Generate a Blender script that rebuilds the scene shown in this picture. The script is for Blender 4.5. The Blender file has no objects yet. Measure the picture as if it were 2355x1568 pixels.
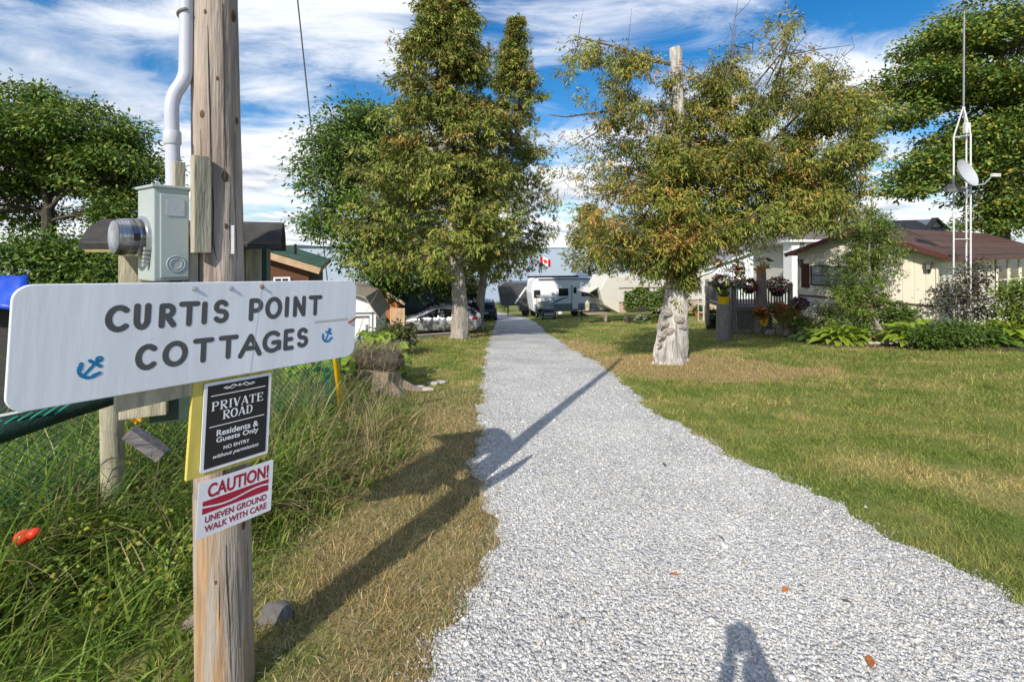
import bpy, bmesh, math, random
import numpy as np
from mathutils import Vector, Matrix, noise as mnoise
random.seed(7); rng = np.random.default_rng(7)
S = bpy.context.scene
COL = S.collection
R = math.radians
# ------------------------------------------------------------------ camera
CAMZ = 1.75
cd = bpy.data.cameras.new('camera'); cam = bpy.data.objects.new('camera', cd); COL.objects.link(cam)
cam.location = (0, 0, CAMZ); cam.rotation_euler = (R(90), 0, 0)
cd.sensor_width = 36; cd.lens = 16.5; cd.shift_y = -0.0906
cd.clip_start = 0.05; cd.clip_end = 60000
S.camera = cam
# ------------------------------------------------------------------ sun and sky
TO_SUN = Vector((-0.377 * math.cos(R(36)), -0.926 * math.cos(R(36)), math.sin(R(36))))
sd = bpy.data.lights.new('sun', 'SUN'); sun = bpy.data.objects.new('sun', sd); COL.objects.link(sun)
sd.energy = 5.0; sd.angle = R(0.5); sd.color = (1.0, 0.93, 0.82)
sun.rotation_euler = (-TO_SUN).to_track_quat('-Z', 'Y').to_euler(); sun.location = (0, 0, 60)
W = bpy.data.worlds.new('World'); S.world = W; W.use_nodes = True
BIGLOC = (7.9, 3.3, 1)
def build_world():
    nt = W.node_tree; nt.nodes.clear(); N = nt.nodes.new; L = nt.links.new
    def math_(op, a, b=None, c=None, clamp=False):
        n = N('ShaderNodeMath'); n.operation = op; n.use_clamp = clamp
        for i, v in enumerate((a, b, c)):
            if v is None: continue
            if isinstance(v, (int, float)): n.inputs[i].default_value = v
            else: L(v, n.inputs[i])
        return n.outputs[0]
    def mix(f, a, b):
        n = N('ShaderNodeMix'); n.data_type = 'RGBA'
        if isinstance(f, (int, float)): n.inputs[0].default_value = f
        else: L(f, n.inputs[0])
        for i, v in ((6, a), (7, b)):
            if isinstance(v, tuple): n.inputs[i].default_value = (*v, 1)
            else: L(v, n.inputs[i])
        return n.outputs[2]
    def ramp(f, lo, hi):
        n = N('ShaderNodeMapRange'); n.interpolation_type = 'SMOOTHSTEP'
        L(f, n.inputs[0]); n.inputs[1].default_value = lo; n.inputs[2].default_value = hi
        return n.outputs[0]
    def noise(vec, scale, detail, rough=.55, dist=0., loc=(0, 0, 0), sc=(1, 1, 1), rot=0.):
        m = N('ShaderNodeMapping'); L(vec, m.inputs[0]); m.inputs[1].default_value = loc; m.inputs[3].default_value = sc
        m.inputs[2].default_value = (0, 0, rot)
        n = N('ShaderNodeTexNoise'); L(m.outputs[0], n.inputs[0]); n.inputs['Scale'].default_value = scale
        n.inputs['Detail'].default_value = detail; n.inputs['Roughness'].default_value = rough
        n.inputs['Distortion'].default_value = dist
        return n.outputs[0]
    tc = N('ShaderNodeTexCoord'); sky = N('ShaderNodeTexSky'); sky.sky_type = 'NISHITA'; sky.sun_disc = False
    sky.sun_elevation = R(36); sky.sun_rotation = R(202.2); sky.air_density = 1.0; sky.dust_density = .25; sky.ozone_density = 3.0
    sep = N('ShaderNodeSeparateXYZ'); L(tc.outputs['Generated'], sep.inputs[0])
    z = math_('MAXIMUM', sep.outputs[2], 0.0)
    inv = math_('DIVIDE', 1.0, math_('ADD', z, 0.12))
    def plane(k):
        c = N('ShaderNodeCombineXYZ')
        L(math_('MULTIPLY', math_('MULTIPLY', sep.outputs[0], inv), k), c.inputs[0])
        L(math_('MULTIPLY', math_('MULTIPLY', sep.outputs[1], inv), k), c.inputs[1]); return c.outputs[0]
    p = plane(1.0)
    # high streaked cirrus, patchy
    big = noise(p, .5, 3, loc=BIGLOC)
    st = noise(p, 1.3, 9, .66, 1.1, sc=(.75, 1.4, 1), rot=R(-32), loc=(3.1, 0, 0))
    cover = ramp(math_('ADD', math_('MULTIPLY', big, 2.2), math_('MULTIPLY', st, .9)), 1.30, 1.68)
    # low cumulus seen edge-on towards the horizon
    n1 = noise(p, .95, 10, .56, .15, loc=(.3, .6, 2.2))
    n2 = noise(plane(.965), .95, 10, .56, .15, loc=(.3, .6, 2.2))
    low = math_('SUBTRACT', 1.0, ramp(z, .16, .36))
    cum = math_('MULTIPLY', ramp(n1, .46, .56), low)
    lit = math_('ADD', .62, math_('MULTIPLY', math_('SUBTRACT', n1, n2), 5.5), clamp=True)
    cumcol = mix(lit, (.34, .43, .58), (1.15, 1.14, 1.13))
    skyc = N('ShaderNodeVectorMath'); skyc.operation = 'SCALE'; L(sky.outputs[0], skyc.inputs[0]); skyc.inputs['Scale'].default_value = SKY_STRENGTH
    hsv = N('ShaderNodeHueSaturation'); L(skyc.outputs[0], hsv.inputs['Color']); hsv.inputs['Saturation'].default_value = 1.4
    hz = math_('MULTIPLY', math_('SUBTRACT', 1.0, ramp(z, .0, .16)), .8)
    a0 = mix(hz, hsv.outputs[0], (.50, .64, .82))
    a = mix(math_('MULTIPLY', cover, .9), a0, (1.0, 1.03, 1.08))
    b = mix(cum, a, cumcol)
    bg = N('ShaderNodeBackground'); L(b, bg.inputs[0]); bg.inputs[1].default_value = 1.0
    o = N('ShaderNodeOutputWorld'); L(bg.outputs[0], o.inputs[0])
SKY_STRENGTH = .13
build_world()
S.view_settings.view_transform = 'Standard'; S.view_settings.look = 'None'
S.view_settings.exposure = 0.12; S.view_settings.gamma = 1.0
S.render.engine = 'CYCLES'

# ------------------------------------------------------------------ helpers
F = 1078.0; CX = 1177.0; HY = 571.0        # focal length, centre and horizon of the 2354 px wide picture
def PV(px, py, d): return Vector(((px - CX) / F * d, d, CAMZ - (py - HY) / F * d))
def sm(e0, e1, x):
    t = np.clip((x - e0) / (e1 - e0), 0, 1); return t * t * (3 - 2 * t)
PRO_Y = np.array([-300, -40, -5, 0, 2, 5, 12, 20, 25, 38, 60, 80, 100, 400.])
PRO_Z = np.array([3, 1.2, .15, 0, -.2, -.52, -1.25, -2.1, -2.8, -4.0, -6.4, -7.7, -9.0, -25.])
_ty = np.linspace(-300, 400, 7001); _tz = np.interp(_ty, PRO_Y, PRO_Z)
_k = np.hanning(21); _k /= _k.sum(); _tz = np.convolve(np.pad(_tz, 10, 'edge'), _k, 'valid')
def G(x, y):
    x = np.asarray(x, float); y = np.asarray(y, float)
    z = np.interp(y, _ty, _tz)
    z = z + .055 * np.clip(x - 4, 0, 14) * sm(2, 9, y)
    z = z - .10 * np.clip(-4.5 - x, 0, 16) * sm(3, 9, y)
    z = z + .10 * np.exp(-((x - 4.35) ** 2 + (y - 12.5) ** 2) / 2.2)
    z = z - .16 * np.exp(-((x + 2.5) / .6) ** 2) * sm(6, 3, y)
    return z
def gz(x, y): return float(G(x, y))
def ground_pt(px, py):
    a = (px - CX) / F; b = -(py - HY) / F; lo, d = .3, .3
    while d < 200:
        if CAMZ + b * d < gz(a * d, d): break
        lo = d; d *= 1.03
    hi = d
    for _ in range(30):
        m = (lo + hi) / 2
        if CAMZ + b * m < gz(a * m, m): hi = m
        else: lo = m
    return Vector((a * hi, hi, gz(a * hi, hi)))

class MB:
    def __init__(s): s.v = []; s.f = []; s.sm = False
    def add(s, v, f):
        o = len(s.v); s.v += [tuple(p) for p in v]; s.f += [tuple(i + o for i in q) for q in f]; return s
    def box(s, c, sz, rz=0., M=None):
        x, y, z = (q / 2 for q in sz)
        v = [Vector((a * x, b * y, e * z)) for a in (-1, 1) for b in (-1, 1) for e in (-1, 1)]
        if M is None: M = Matrix.Rotation(rz, 3, 'Z')
        v = [M @ p + Vector(c) for p in v]
        return s.add(v, [(0, 1, 3, 2), (4, 6, 7, 5), (0, 4, 5, 1), (2, 3, 7, 6), (0, 2, 6, 4), (1, 5, 7, 3)])
    def bb(s, x0, x1, y0, y1, z0, z1): return s.box(((x0 + x1) / 2, (y0 + y1) / 2, (z0 + z1) / 2), (abs(x1 - x0), abs(y1 - y0), abs(z1 - z0)))
    def bar(s, p0, p1, w, h, up=(0, 0, 1)):
        p0 = Vector(p0); p1 = Vector(p1); d = p1 - p0; L = d.length; d.normalize(); up = Vector(up)
        sd_ = d.cross(up)
        if sd_.length < 1e-4: sd_ = d.cross(Vector((0, 1, 0)))
        sd_.normalize(); u = sd_.cross(d)
        return s.box((p0 + p1) / 2, (L, w, h), M=Matrix((d, sd_, u)).transposed())
    def tube(s, pts, rad, n=8, cap=True, flute=0., nf=5, jit=0.):
        pts = [Vector(p) for p in pts]; k = len(pts)
        if isinstance(rad, (int, float)): rad = [rad] * k
        v = []; ref = None
        for i in range(k):
            t = (pts[min(i + 1, k - 1)] - pts[max(i - 1, 0)]); t.normalize()
            if ref is None: ref = Vector((1, 0, 0)) if abs(t.x) < .9 else Vector((0, 1, 0))
            a = (ref - t * ref.dot(t)); a.normalize(); ref = a; b = t.cross(a)
            for j in range(n):
                q = 2 * math.pi * j / n
                r = rad[i] * (1 + flute * math.sin(nf * q + i * .35) + flute * .6 * math.sin((nf * 2 + 1) * q - i * .2) + (random.uniform(-jit, jit) if jit else 0))
                v.append(pts[i] + a * (r * math.cos(q)) + b * (r * math.sin(q)))
        f = [(i * n + j, i * n + (j + 1) % n, (i + 1) * n + (j + 1) % n, (i + 1) * n + j) for i in range(k - 1) for j in range(n)]
        if cap: f += [tuple(range(n))[::-1], tuple((k - 1) * n + j for j in range(n))]
        s.sm = True
        return s.add(v, f)
    def cyl(s, p0, p1, r0, r1=None, n=12): return s.tube([p0, p1], [r0, r0 if r1 is None else r1], n)
    def lathe(s, prof, n=16, c=(0, 0, 0), axis='z'):
        v = []
        for r, h in prof:
            for j in range(n):
                q = 2 * math.pi * j / n; a, b = r * math.cos(q), r * math.sin(q)
                p = (a, b, h) if axis == 'z' else ((h, a, b) if axis == 'x' else (b, h, a))
                v.append((p[0] + c[0], p[1] + c[1], p[2] + c[2]))
        k = len(prof)
        f = [(i * n + j, i * n + (j + 1) % n, (i + 1) * n + (j + 1) % n, (i + 1) * n + j) for i in range(k - 1) for j in range(n)]
        f += [tuple(range(n))[::-1], tuple((k - 1) * n + j for j in range(n))]
        s.sm = True
        return s.add(v, f)
    def prism(s, poly, d0, d1, plane='xz'):
        """polygon in a plane, extruded along the third axis from d0 to d1"""
        def p(a, b, d): return {'xz': (a, d, b), 'yz': (d, a, b), 'xy': (a, b, d)}[plane]
        n = len(poly); v = [p(a, b, d0) for a, b in poly] + [p(a, b, d1) for a, b in poly]
        return s.add(v, [tuple(range(n)), tuple(range(2 * n - 1, n - 1, -1))] + [(i, n + i, n + (i + 1) % n, (i + 1) % n) for i in range(n)])
    def mesh(s, name, mat=None, smooth=None, fix=True):
        me = bpy.data.meshes.new(name); me.from_pydata([tuple(p) for p in s.v], [], s.f)
        if fix:
            b = bmesh.new(); b.from_mesh(me); bmesh.ops.recalc_face_normals(b, faces=b.faces[:]); b.to_mesh(me); b.free()
        if smooth or (smooth is None and s.sm): me.polygons.foreach_set('use_smooth', [True] * len(me.polygons)); 
        if (smooth or (smooth is None and s.sm)):
            try: me.set_sharp_from_angle(angle=R(40))
            except Exception: pass
        if mat: me.materials.append(mat)
        return me
def link(name, me, parent=None, loc=None, rz=None, kind=None, label=None):
    o = bpy.data.objects.new(name, me); COL.objects.link(o)
    if parent: o.parent = parent
    if loc is not None: o.location = loc
    if rz is not None: o.rotation_euler = (0, 0, rz) if isinstance(rz, (int, float)) else rz
    if kind: o['kind'] = kind
    if label: o['label'] = label
    return o
def obj(name, mb, mat, parent=None, bevel=0., **k):
    o = link(name, mb.mesh(name, mat), parent, **k)
    if bevel:
        m = o.modifiers.new('bevel', 'BEVEL'); m.width = bevel; m.segments = 2; m.limit_method = 'ANGLE'; m.angle_limit = R(35)
    return o
def tag(o, label, cat, group=None):
    o['label'] = label; o['category'] = cat
    if group: o['group'] = group
    return o
def thing(name, label, cat, loc=(0, 0, 0), rz=0., group=None):
    o = bpy.data.objects.new(name, None); COL.objects.link(o); o.location = loc; o.rotation_euler = (0, 0, rz); o.empty_display_size = .2
    return tag(o, label, cat, group)
def struct(name, me):
    o = link(name, me); o['kind'] = 'structure'; return o
def npmesh(name, V, Fq, mat, cols=None, smooth=False):
    """fast mesh from arrays: V (n,3), Fq (m,3|4)"""
    me = bpy.data.meshes.new(name); n = len(V); m, k = Fq.shape
    me.vertices.add(n); me.vertices.foreach_set('co', np.ascontiguousarray(V, np.float32).ravel())
    me.loops.add(m * k); me.loops.foreach_set('vertex_index', np.ascontiguousarray(Fq, np.int32).ravel())
    me.polygons.add(m); me.polygons.foreach_set('loop_start', np.arange(0, m * k, k, dtype=np.int32))
    if smooth: me.polygons.foreach_set('use_smooth', np.ones(m, bool))
    me.update(calc_edges=True)
    if cols is not None:
        at = me.color_attributes.new('Col', 'FLOAT_COLOR', 'POINT')
        at.data.foreach_set('color', np.ascontiguousarray(np.c_[cols, np.ones(n)], np.float32).ravel())
    if mat: me.materials.append(mat)
    return me
# ------------------------------------------------------------------ materials
def newmat(name):
    m = bpy.data.materials.new(name); m.use_nodes = True; nt = m.node_tree
    return m, nt, nt.nodes['Principled BSDF']
def M(name, col, rough=.7, var=.18, scale=6., st=(1, 1, 1), bump=0., bscale=None, metal=0., spec=.3, col2=None, c2=(.5, .7), detail=6., coat=0., bdist=.01):
    m, nt, b = newmat(name); N = nt.nodes.new; L = nt.links.new
    b.inputs['Roughness'].default_value = rough; b.inputs['Metallic'].default_value = metal
    b.inputs['Specular IOR Level'].default_value = spec; b.inputs['Coat Weight'].default_value = coat
    tc = N('ShaderNodeTexCoord'); mp = N('ShaderNodeMapping'); L(tc.outputs['Object'], mp.inputs[0]); mp.inputs[3].default_value = st
    n = N('ShaderNodeTexNoise'); L(mp.outputs[0], n.inputs[0]); n.inputs['Scale'].default_value = scale; n.inputs['Detail'].default_value = detail; n.inputs['Roughness'].default_value = .62
    r = N('ShaderNodeMapRange'); L(n.outputs[0], r.inputs[0]); r.inputs[1].default_value = .3; r.inputs[2].default_value = .7
    r.inputs[3].default_value = 1 - var; r.inputs[4].default_value = 1 + var
    oi = N('ShaderNodeObjectInfo'); rr = N('ShaderNodeMapRange'); L(oi.outputs['Random'], rr.inputs[0]); rr.inputs[3].default_value = 1 - var * .35; rr.inputs[4].default_value = 1 + var * .35
    mu = N('ShaderNodeMath'); mu.operation = 'MULTIPLY'; L(r.outputs[0], mu.inputs[0]); L(rr.outputs[0], mu.inputs[1])
    sc = N('ShaderNodeVectorMath'); sc.operation = 'SCALE'; L(mu.outputs[0], sc.inputs['Scale'])
    if col2:
        n2 = N('ShaderNodeTexNoise'); L(mp.outputs[0], n2.inputs[0]); n2.inputs['Scale'].default_value = scale * .45; n2.inputs['Detail'].default_value = 7; n2.inputs['Roughness'].default_value = .65
        r2 = N('ShaderNodeMapRange'); L(n2.outputs[0], r2.inputs[0]); r2.inputs[1].default_value, r2.inputs[2].default_value = c2
        mx = N('ShaderNodeMix'); mx.data_type = 'RGBA'; L(r2.outputs[0], mx.inputs[0]); mx.inputs[6].default_value = (*col, 1); mx.inputs[7].default_value = (*col2, 1)
        L(mx.outputs[2], sc.inputs[0])
    else: sc.inputs[0].default_value = col
    L(sc.outputs[0], b.inputs['Base Color'])
    if bump:
        nb = n
        if bscale:
            nb = N('ShaderNodeTexNoise'); L(mp.outputs[0], nb.inputs[0]); nb.inputs['Scale'].default_value = bscale; nb.inputs['Detail'].default_value = 6
        bm = N('ShaderNodeBump'); bm.inputs['Strength'].default_value = bump; bm.inputs['Distance'].default_value = bdist; L(nb.outputs[0], bm.inputs['Height']); L(bm.outputs[0], b.inputs['Normal'])
    return m
def leafmat(name, trans=.35, rough=.5, ground_col=False):
    m, nt, b = newmat(name); N = nt.nodes.new; L = nt.links.new
    at = N('ShaderNodeAttribute'); at.attribute_name = 'Col'
    b.inputs['Roughness'].default_value = rough; b.inputs['Specular IOR Level'].default_value = .25
    colr = at.outputs['Color']
    if ground_col:
        c = sward_nodes(nt); mu = N('ShaderNodeMix'); mu.data_type = 'RGBA'; mu.blend_type = 'MULTIPLY'; mu.inputs[0].default_value = 1
        L(c, mu.inputs[6]); L(colr, mu.inputs[7]); colr = mu.outputs[2]
    L(colr, b.inputs['Base Color'])
    t = N('ShaderNodeBsdfTranslucent'); L(colr, t.inputs['Color'])
    mx = N('ShaderNodeMixShader'); mx.inputs[0].default_value = trans; L(b.outputs[0], mx.inputs[1]); L(t.outputs[0], mx.inputs[2])
    L(mx.outputs[0], nt.nodes['Material Output'].inputs[0]); return m
def sward_nodes(nt):
    """colour of the sward by place: green, dried out, bare - shared by soil and blades"""
    N = nt.nodes.new; L = nt.links.new
    g = N('ShaderNodeNewGeometry'); mp = N('ShaderNodeMapping'); L(g.outputs['Position'], mp.inputs[0]); mp.inputs[3].default_value = (1, 1, 0)
    def nz(s, d, lo, hi, loc):
        m2 = N('ShaderNodeMapping'); L(mp.outputs[0], m2.inputs[0]); m2.inputs[1].default_value = loc
        n = N('ShaderNodeTexNoise'); L(m2.outputs[0], n.inputs[0]); n.inputs['Scale'].default_value = s; n.inputs['Detail'].default_value = d; n.inputs['Roughness'].default_value = .6
        r = N('ShaderNodeMapRange'); r.interpolation_type = 'SMOOTHSTEP'; L(n.outputs[0], r.inputs[0]); r.inputs[1].default_value = lo; r.inputs[2].default_value = hi; return r.outputs[0]
    def mx(f, a, b_):
        n = N('ShaderNodeMix'); n.data_type = 'RGBA'; L(f, n.inputs[0])
        for i, v in ((6, a), (7, b_)):
            if isinstance(v, tuple): n.inputs[i].default_value = (*v, 1)
            else: L(v, n.inputs[i])
        return n.outputs[2]
    c = mx(nz(1.1, 5, .35, .68, (3, 1, 0)), (.155, .215, .042), (.29, .285, .09))
    c = mx(nz(.42, 4, .5, .7, (7, 2, 0)), c, (.42, .35, .145))
    c = mx(nz(3.4, 3, .55, .75, (0, 5, 0)), c, (.145, .19, .034))
    # worn, dried-out patches: the verge left of the drive and round the cedar roots
    def blob(cx, cy, sx, sy, rot=0.):
        m2 = N('ShaderNodeMapping'); m2.vector_type = 'TEXTURE'; L(g.outputs['Position'], m2.inputs[0]); m2.inputs[1].default_value = (cx, cy, 0); m2.inputs[2].default_value = (0, 0, rot); m2.inputs[3].default_value = (sx, sy, 1e4)
        ln = N('ShaderNodeVectorMath'); ln.operation = 'LENGTH'; L(m2.outputs[0], ln.inputs[0])
        n = N('ShaderNodeTexNoise'); L(mp.outputs[0], n.inputs[0]); n.inputs['Scale'].default_value = 1.6; n.inputs['Detail'].default_value = 5
        ad = N('ShaderNodeMath'); ad.operation = 'MULTIPLY_ADD'; L(n.outputs[0], ad.inputs[0]); ad.inputs[1].default_value = 1.6; L(ln.outputs['Value'], ad.inputs[2])
        r = N('ShaderNodeMapRange'); r.interpolation_type = 'SMOOTHSTEP'; L(ad.outputs[0], r.inputs[0]); r.inputs[1].default_value = 1.95; r.inputs[2].default_value = 1.35; r.inputs[3].default_value = 0; r.inputs[4].default_value = 1
        return r.outputs[0]
    for q in ((-.62, 4.2, 1.0, 4.6, .08), (3.7, 12.2, 2.6, 2.2), (2.2, 16.5, 1.4, 3.5), (-1.4, 22.5, 4, 1.6), (5.2, 10.2, 2.2, .9)):
        c = mx(blob(*q), c, (.37, .295, .135))
    return c
# ------------------------------------------------------------------ shared materials
LEAF = leafmat('leaf', .22); CEDARLEAF = leafmat('cedar_spray', .15, .6); PETAL = leafmat('petal', .3)
BLADE = leafmat('grass_blade', .35, .55, True); WEED = leafmat('weed_blade', .4, .5)
WHITE = M('white_paint', (.72, .73, .74), .5, .06, 3, spec=.3, bump=.08, bscale=60)
CREAM = M('cream_siding', (.78, .735, .60), .55, .07, 2, bump=.05, bscale=30)
MAROON = M('maroon_paint', (.10, .036, .032), .5, .15, 4)
BROWNROOF = M('brown_roof', (.105, .062, .052), .55, .3, 2.2, bump=.2, bscale=14)
GREYROOF = M('grey_shingle', (.13, .115, .10), .9, .35, 5, bump=.4, bscale=25)
GREENROOF = M('green_shingle', (.05, .12, .085), .9, .3, 6, bump=.3, bscale=20)
WOODG = M('weathered_wood', (.31, .26, .20), .85, .35, 5, st=(6, 6, .6), bump=.5, bscale=18, col2=(.22, .21, .12))
WOODH = M('weathered_wood_level', (.30, .25, .18), .85, .35, 5, st=(.6, 6, 6), bump=.4, bscale=18)
TREATED = M('treated_wood', (.36, .33, .245), .85, .35, 5, st=(5, 5, .7), bump=.5, bscale=22, col2=(.22, .205, .15))
GREYDECK = M('grey_deck_wood', (.20, .19, .175), .85, .3, 5, st=(5, 5, .8), bump=.3)
BROWNLOG = M('brown_stained_wood', (.13, .055, .028), .7, .3, 4, st=(1, 1, 8))
TANWOOD = M('tan_board', (.55, .37, .23), .7, .2, 4)
ORANGEWOOD = M('orange_wood', (.42, .17, .06), .65, .25, 4, st=(8, 8, .7))
DARKGREEN = M('dark_green_paint', (.035, .06, .047), .6, .25, 4)
BARK = M('cedar_bark', (.40, .355, .31), .9, .5, 7, st=(5, 5, .5), bump=1.0, bdist=.05)
WHITEBARK = M('bleached_cedar_trunk', (.52, .49, .45), .9, .4, 6, st=(4, 4, .45), bump=1.0, bdist=.06, col2=(.22, .19, .165), c2=(.5, .68))
DARKBARK = M('dark_bark', (.075, .062, .05), .9, .4, 7, st=(4, 4, .7), bump=.8, bdist=.03)
TWIG = M('grey_twig', (.135, .115, .095), .9, .3, 9)
BLACK = M('black_plastic', (.018, .018, .02), .5, .2, 8)
RUBBER = M('rubber', (.016, .016, .016), .85, .2, 10)
STEEL = M('galvanised_steel', (.52, .53, .54), .38, .12, 10, metal=.8)
TOWERWHITE = M('tower_paint', (.66, .66, .66), .45, .1, 8)
GLASS = M('dark_glass', (.02, .024, .027), .06, .05, 2, spec=.6)
GLASSL = M('pale_glass', (.16, .18, .19), .12, .15, 2, spec=.6)
PVC = M('grey_pvc', (.50, .51, .565), .35, .04, 5)
YELLOWPAINT = M('yellow_plastic', (.78, .47, .01), .42, .1, 8)
BLUETARP = M('blue_tarp', (.012, .07, .52), .4, .2, 4, bump=.3, bscale=6, bdist=.03)
STONE = M('stone', (.30, .27, .235), .9, .35, 9, bump=.6, bscale=25)
PALESTONE = M('pale_stone', (.40, .365, .33), .9, .3, 9, bump=.5, bscale=25)
TERRA = M('terracotta', (.30, .11, .05), .8, .2, 8)
SOIL = M('soil', (.06, .042, .028), .95, .4, 12, bump=.6)
# ------------------------------------------------------------------ ground, road, water, far shore
def build_ground():
    xs = np.r_[-400, -250, -150, -100, np.arange(-70, -12, 2.), np.arange(-12, -6, .5), np.arange(-6, 8, .12), np.arange(8, 30, .5), np.arange(30, 70, 2.), 90, 130, 200, 300, 400]
    ys = np.r_[-300, -150, -80, -40, -20, -10, -6, np.arange(-4, 14, .12), np.arange(14, 30, .4), np.arange(30, 110, 1.5), 130, 180]
    X, Y = np.meshgrid(xs, ys); Z = G(X, Y)
    near = np.exp(-np.maximum(0, np.hypot(X, Y) - 8) / 6)
    Z = Z + near * .012 * (np.sin(X * 5.1 + Y * 1.3) * np.sin(Y * 4.3 - X * .7) + .6 * np.sin(X * 11 + 2) * np.sin(Y * 9.7 + X))
    V = np.c_[X.ravel(), Y.ravel(), Z.ravel()]; nx = len(xs); i = np.arange(len(ys) - 1)[:, None] * nx + np.arange(nx - 1)[None]
    i = i.ravel(); Fq = np.c_[i, i + 1, i + nx + 1, i + nx]
    m, nt, b = newmat('sward_soil'); N = nt.nodes.new; L = nt.links.new; c = sward_nodes(nt)
    g = N('ShaderNodeNewGeometry'); n = N('ShaderNodeTexNoise'); L(g.outputs['Position'], n.inputs[0]); n.inputs['Scale'].default_value = 28; n.inputs['Detail'].default_value = 7; n.inputs['Roughness'].default_value = .7
    r = N('ShaderNodeMapRange'); L(n.outputs[0], r.inputs[0]); r.inputs[1].default_value = .3; r.inputs[2].default_value = .7; r.inputs[3].default_value = .45; r.inputs[4].default_value = 1.15
    sc = N('ShaderNodeVectorMath'); sc.operation = 'SCALE'; L(c, sc.inputs[0]); L(r.outputs[0], sc.inputs['Scale']); L(sc.outputs[0], b.inputs['Base Color'])
    b.inputs['Roughness'].default_value = .95; b.inputs['Specular IOR Level'].default_value = .1
    bm = N('ShaderNodeBump'); bm.inputs['Strength'].default_value = .9; bm.inputs['Distance'].default_value = .03; L(n.outputs[0], bm.inputs['Height']); L(bm.outputs[0], b.inputs['Normal'])
    struct('ground', npmesh('ground', V, Fq, m, smooth=True))
build_ground()
LPX = [(1568, 985), (1470, 1030), (1400, 1075), (1330, 1125), (1260, 1145), (1200, 1118), (1140, 1098), (1060, 1092), (1000, 1098), (900, 1106), (840, 1112), (800, 1120), (775, 1126), (752, 1136), (740, 1142), (731, 1140)]
RPX = [(1390, 2354), (1300, 2195), (1200, 1965), (1150, 1890), (1100, 1790), (1000, 1592), (940, 1492), (880, 1432), (840, 1385), (800, 1308), (775, 1272), (752, 1245), (740, 1228), (731, 1210)]
_l = [ground_pt(x, y) for y, x in LPX]; _r = [ground_pt(x, y) for y, x in RPX]
YL = np.array([-30, -6, 0, 1.2] + [p.y for p in _l] + [52, 70.]); XL = np.array([-9., -2.4, -.75, -.55] + [p.x for p in _l] + [-3.2, -8.])
YR = np.array([-30, -6, 0] + [p.y for p in _r] + [52, 70.]); XR = np.array([14., 6.5, 4.6] + [p.x for p in _r] + [-.6, -5.2])
def rag(y, s): return .035 * np.sin(y * 7.3 + s) + .03 * np.sin(y * 17.1 + 2 * s) + .05 * np.sin(y * 2.9 + 3 * s)
def xl(y): return np.interp(y, YL, XL) + rag(y, 1.)
def xr(y): return np.interp(y, YR, XR) + rag(y, 5.)
def on_road(x, y): return (x > xl(y)) & (x < xr(y))
def build_road():
    ys = np.r_[np.arange(-30, -2, 1.), np.arange(-2, 14, .06), np.arange(14, 30, .25), np.arange(30, 68, 1.)]
    t = np.linspace(0, 1, 60); a = xl(ys)[:, None]; c = xr(ys)[:, None]; X = a + (c - a) * t[None]; Y = np.repeat(ys[:, None], 60, 1)
    Z = G(X, Y) + .014 + .025 * np.sin(np.pi * t)[None] ** .5 + .008 * np.sin(X * 3 + 1) * np.sin(Y * 2.2) 
    V = np.c_[X.ravel(), Y.ravel(), Z.ravel()]; nx = 60; i = (np.arange(len(ys) - 1)[:, None] * nx + np.arange(nx - 1)[None]).ravel()
    m, nt, b = newmat('crushed_limestone'); N = nt.nodes.new; L = nt.links.new
    g = N('ShaderNodeNewGeometry')
    vo = N('ShaderNodeTexVoronoi'); L(g.outputs['Position'], vo.inputs[0]); vo.inputs['Scale'].default_value = 42; vo.inputs['Randomness'].default_value = 1
    sp = N('ShaderNodeSeparateXYZ'); L(vo.outputs['Color'], sp.inputs[0])
    n = N('ShaderNodeTexNoise'); L(g.outputs['Position'], n.inputs[0]); n.inputs['Scale'].default_value = .9; n.inputs['Detail'].default_value = 6
    cr = N('ShaderNodeMapRange'); L(sp.outputs[0], cr.inputs[0]); cr.inputs[3].default_value = .33; cr.inputs[4].default_value = .63
    cr2 = N('ShaderNodeMapRange'); L(n.outputs[0], cr2.inputs[0]); cr2.inputs[1].default_value = .35; cr2.inputs[2].default_value = .65; cr2.inputs[3].default_value = .85; cr2.inputs[4].default_value = 1.15
    mu = N('ShaderNodeMath'); mu.operation = 'MULTIPLY'; L(cr.outputs[0], mu.inputs[0]); L(cr2.outputs[0], mu.inputs[1])
    sc = N('ShaderNodeVectorMath'); sc.operation = 'SCALE'; sc.inputs[0].default_value = (1.01, 1.0, .985); L(mu.outputs[0], sc.inputs['Scale'])
    # pale dusty fines worn through the chips
    n3 = N('ShaderNodeTexNoise'); L(g.outputs['Position'], n3.inputs[0]); n3.inputs['Scale'].default_value = 1.7; n3.inputs['Detail'].default_value = 7; n3.inputs['Roughness'].default_value = .7
    r3 = N('ShaderNodeMapRange'); L(n3.outputs[0], r3.inputs[0]); r3.inputs[1].default_value = .56; r3.inputs[2].default_value = .70; r3.inputs[4].default_value = .8
    mx = N('ShaderNodeMix'); mx.data_type = 'RGBA'; L(r3.outputs[0], mx.inputs[0]); L(sc.outputs[0], mx.inputs[6]); mx.inputs[7].default_value = (.60, .58, .53, 1); L(mx.outputs[2], b.inputs['Base Color'])
    b.inputs['Roughness'].default_value = .9; b.inputs['Specular IOR Level'].default_value = .2
    bm = N('ShaderNodeBump'); bm.inputs['Strength'].default_value = 1; bm.inputs['Distance'].default_value = .02; bm.invert = True; L(vo.outputs['Distance'], bm.inputs['Height']); L(bm.outputs[0], b.inputs['Normal'])
    struct('gravel_drive', npmesh('gravel_drive', V, np.c_[i, i + 1, i + nx + 1, i + nx], m, smooth=True))
build_road()
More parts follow.
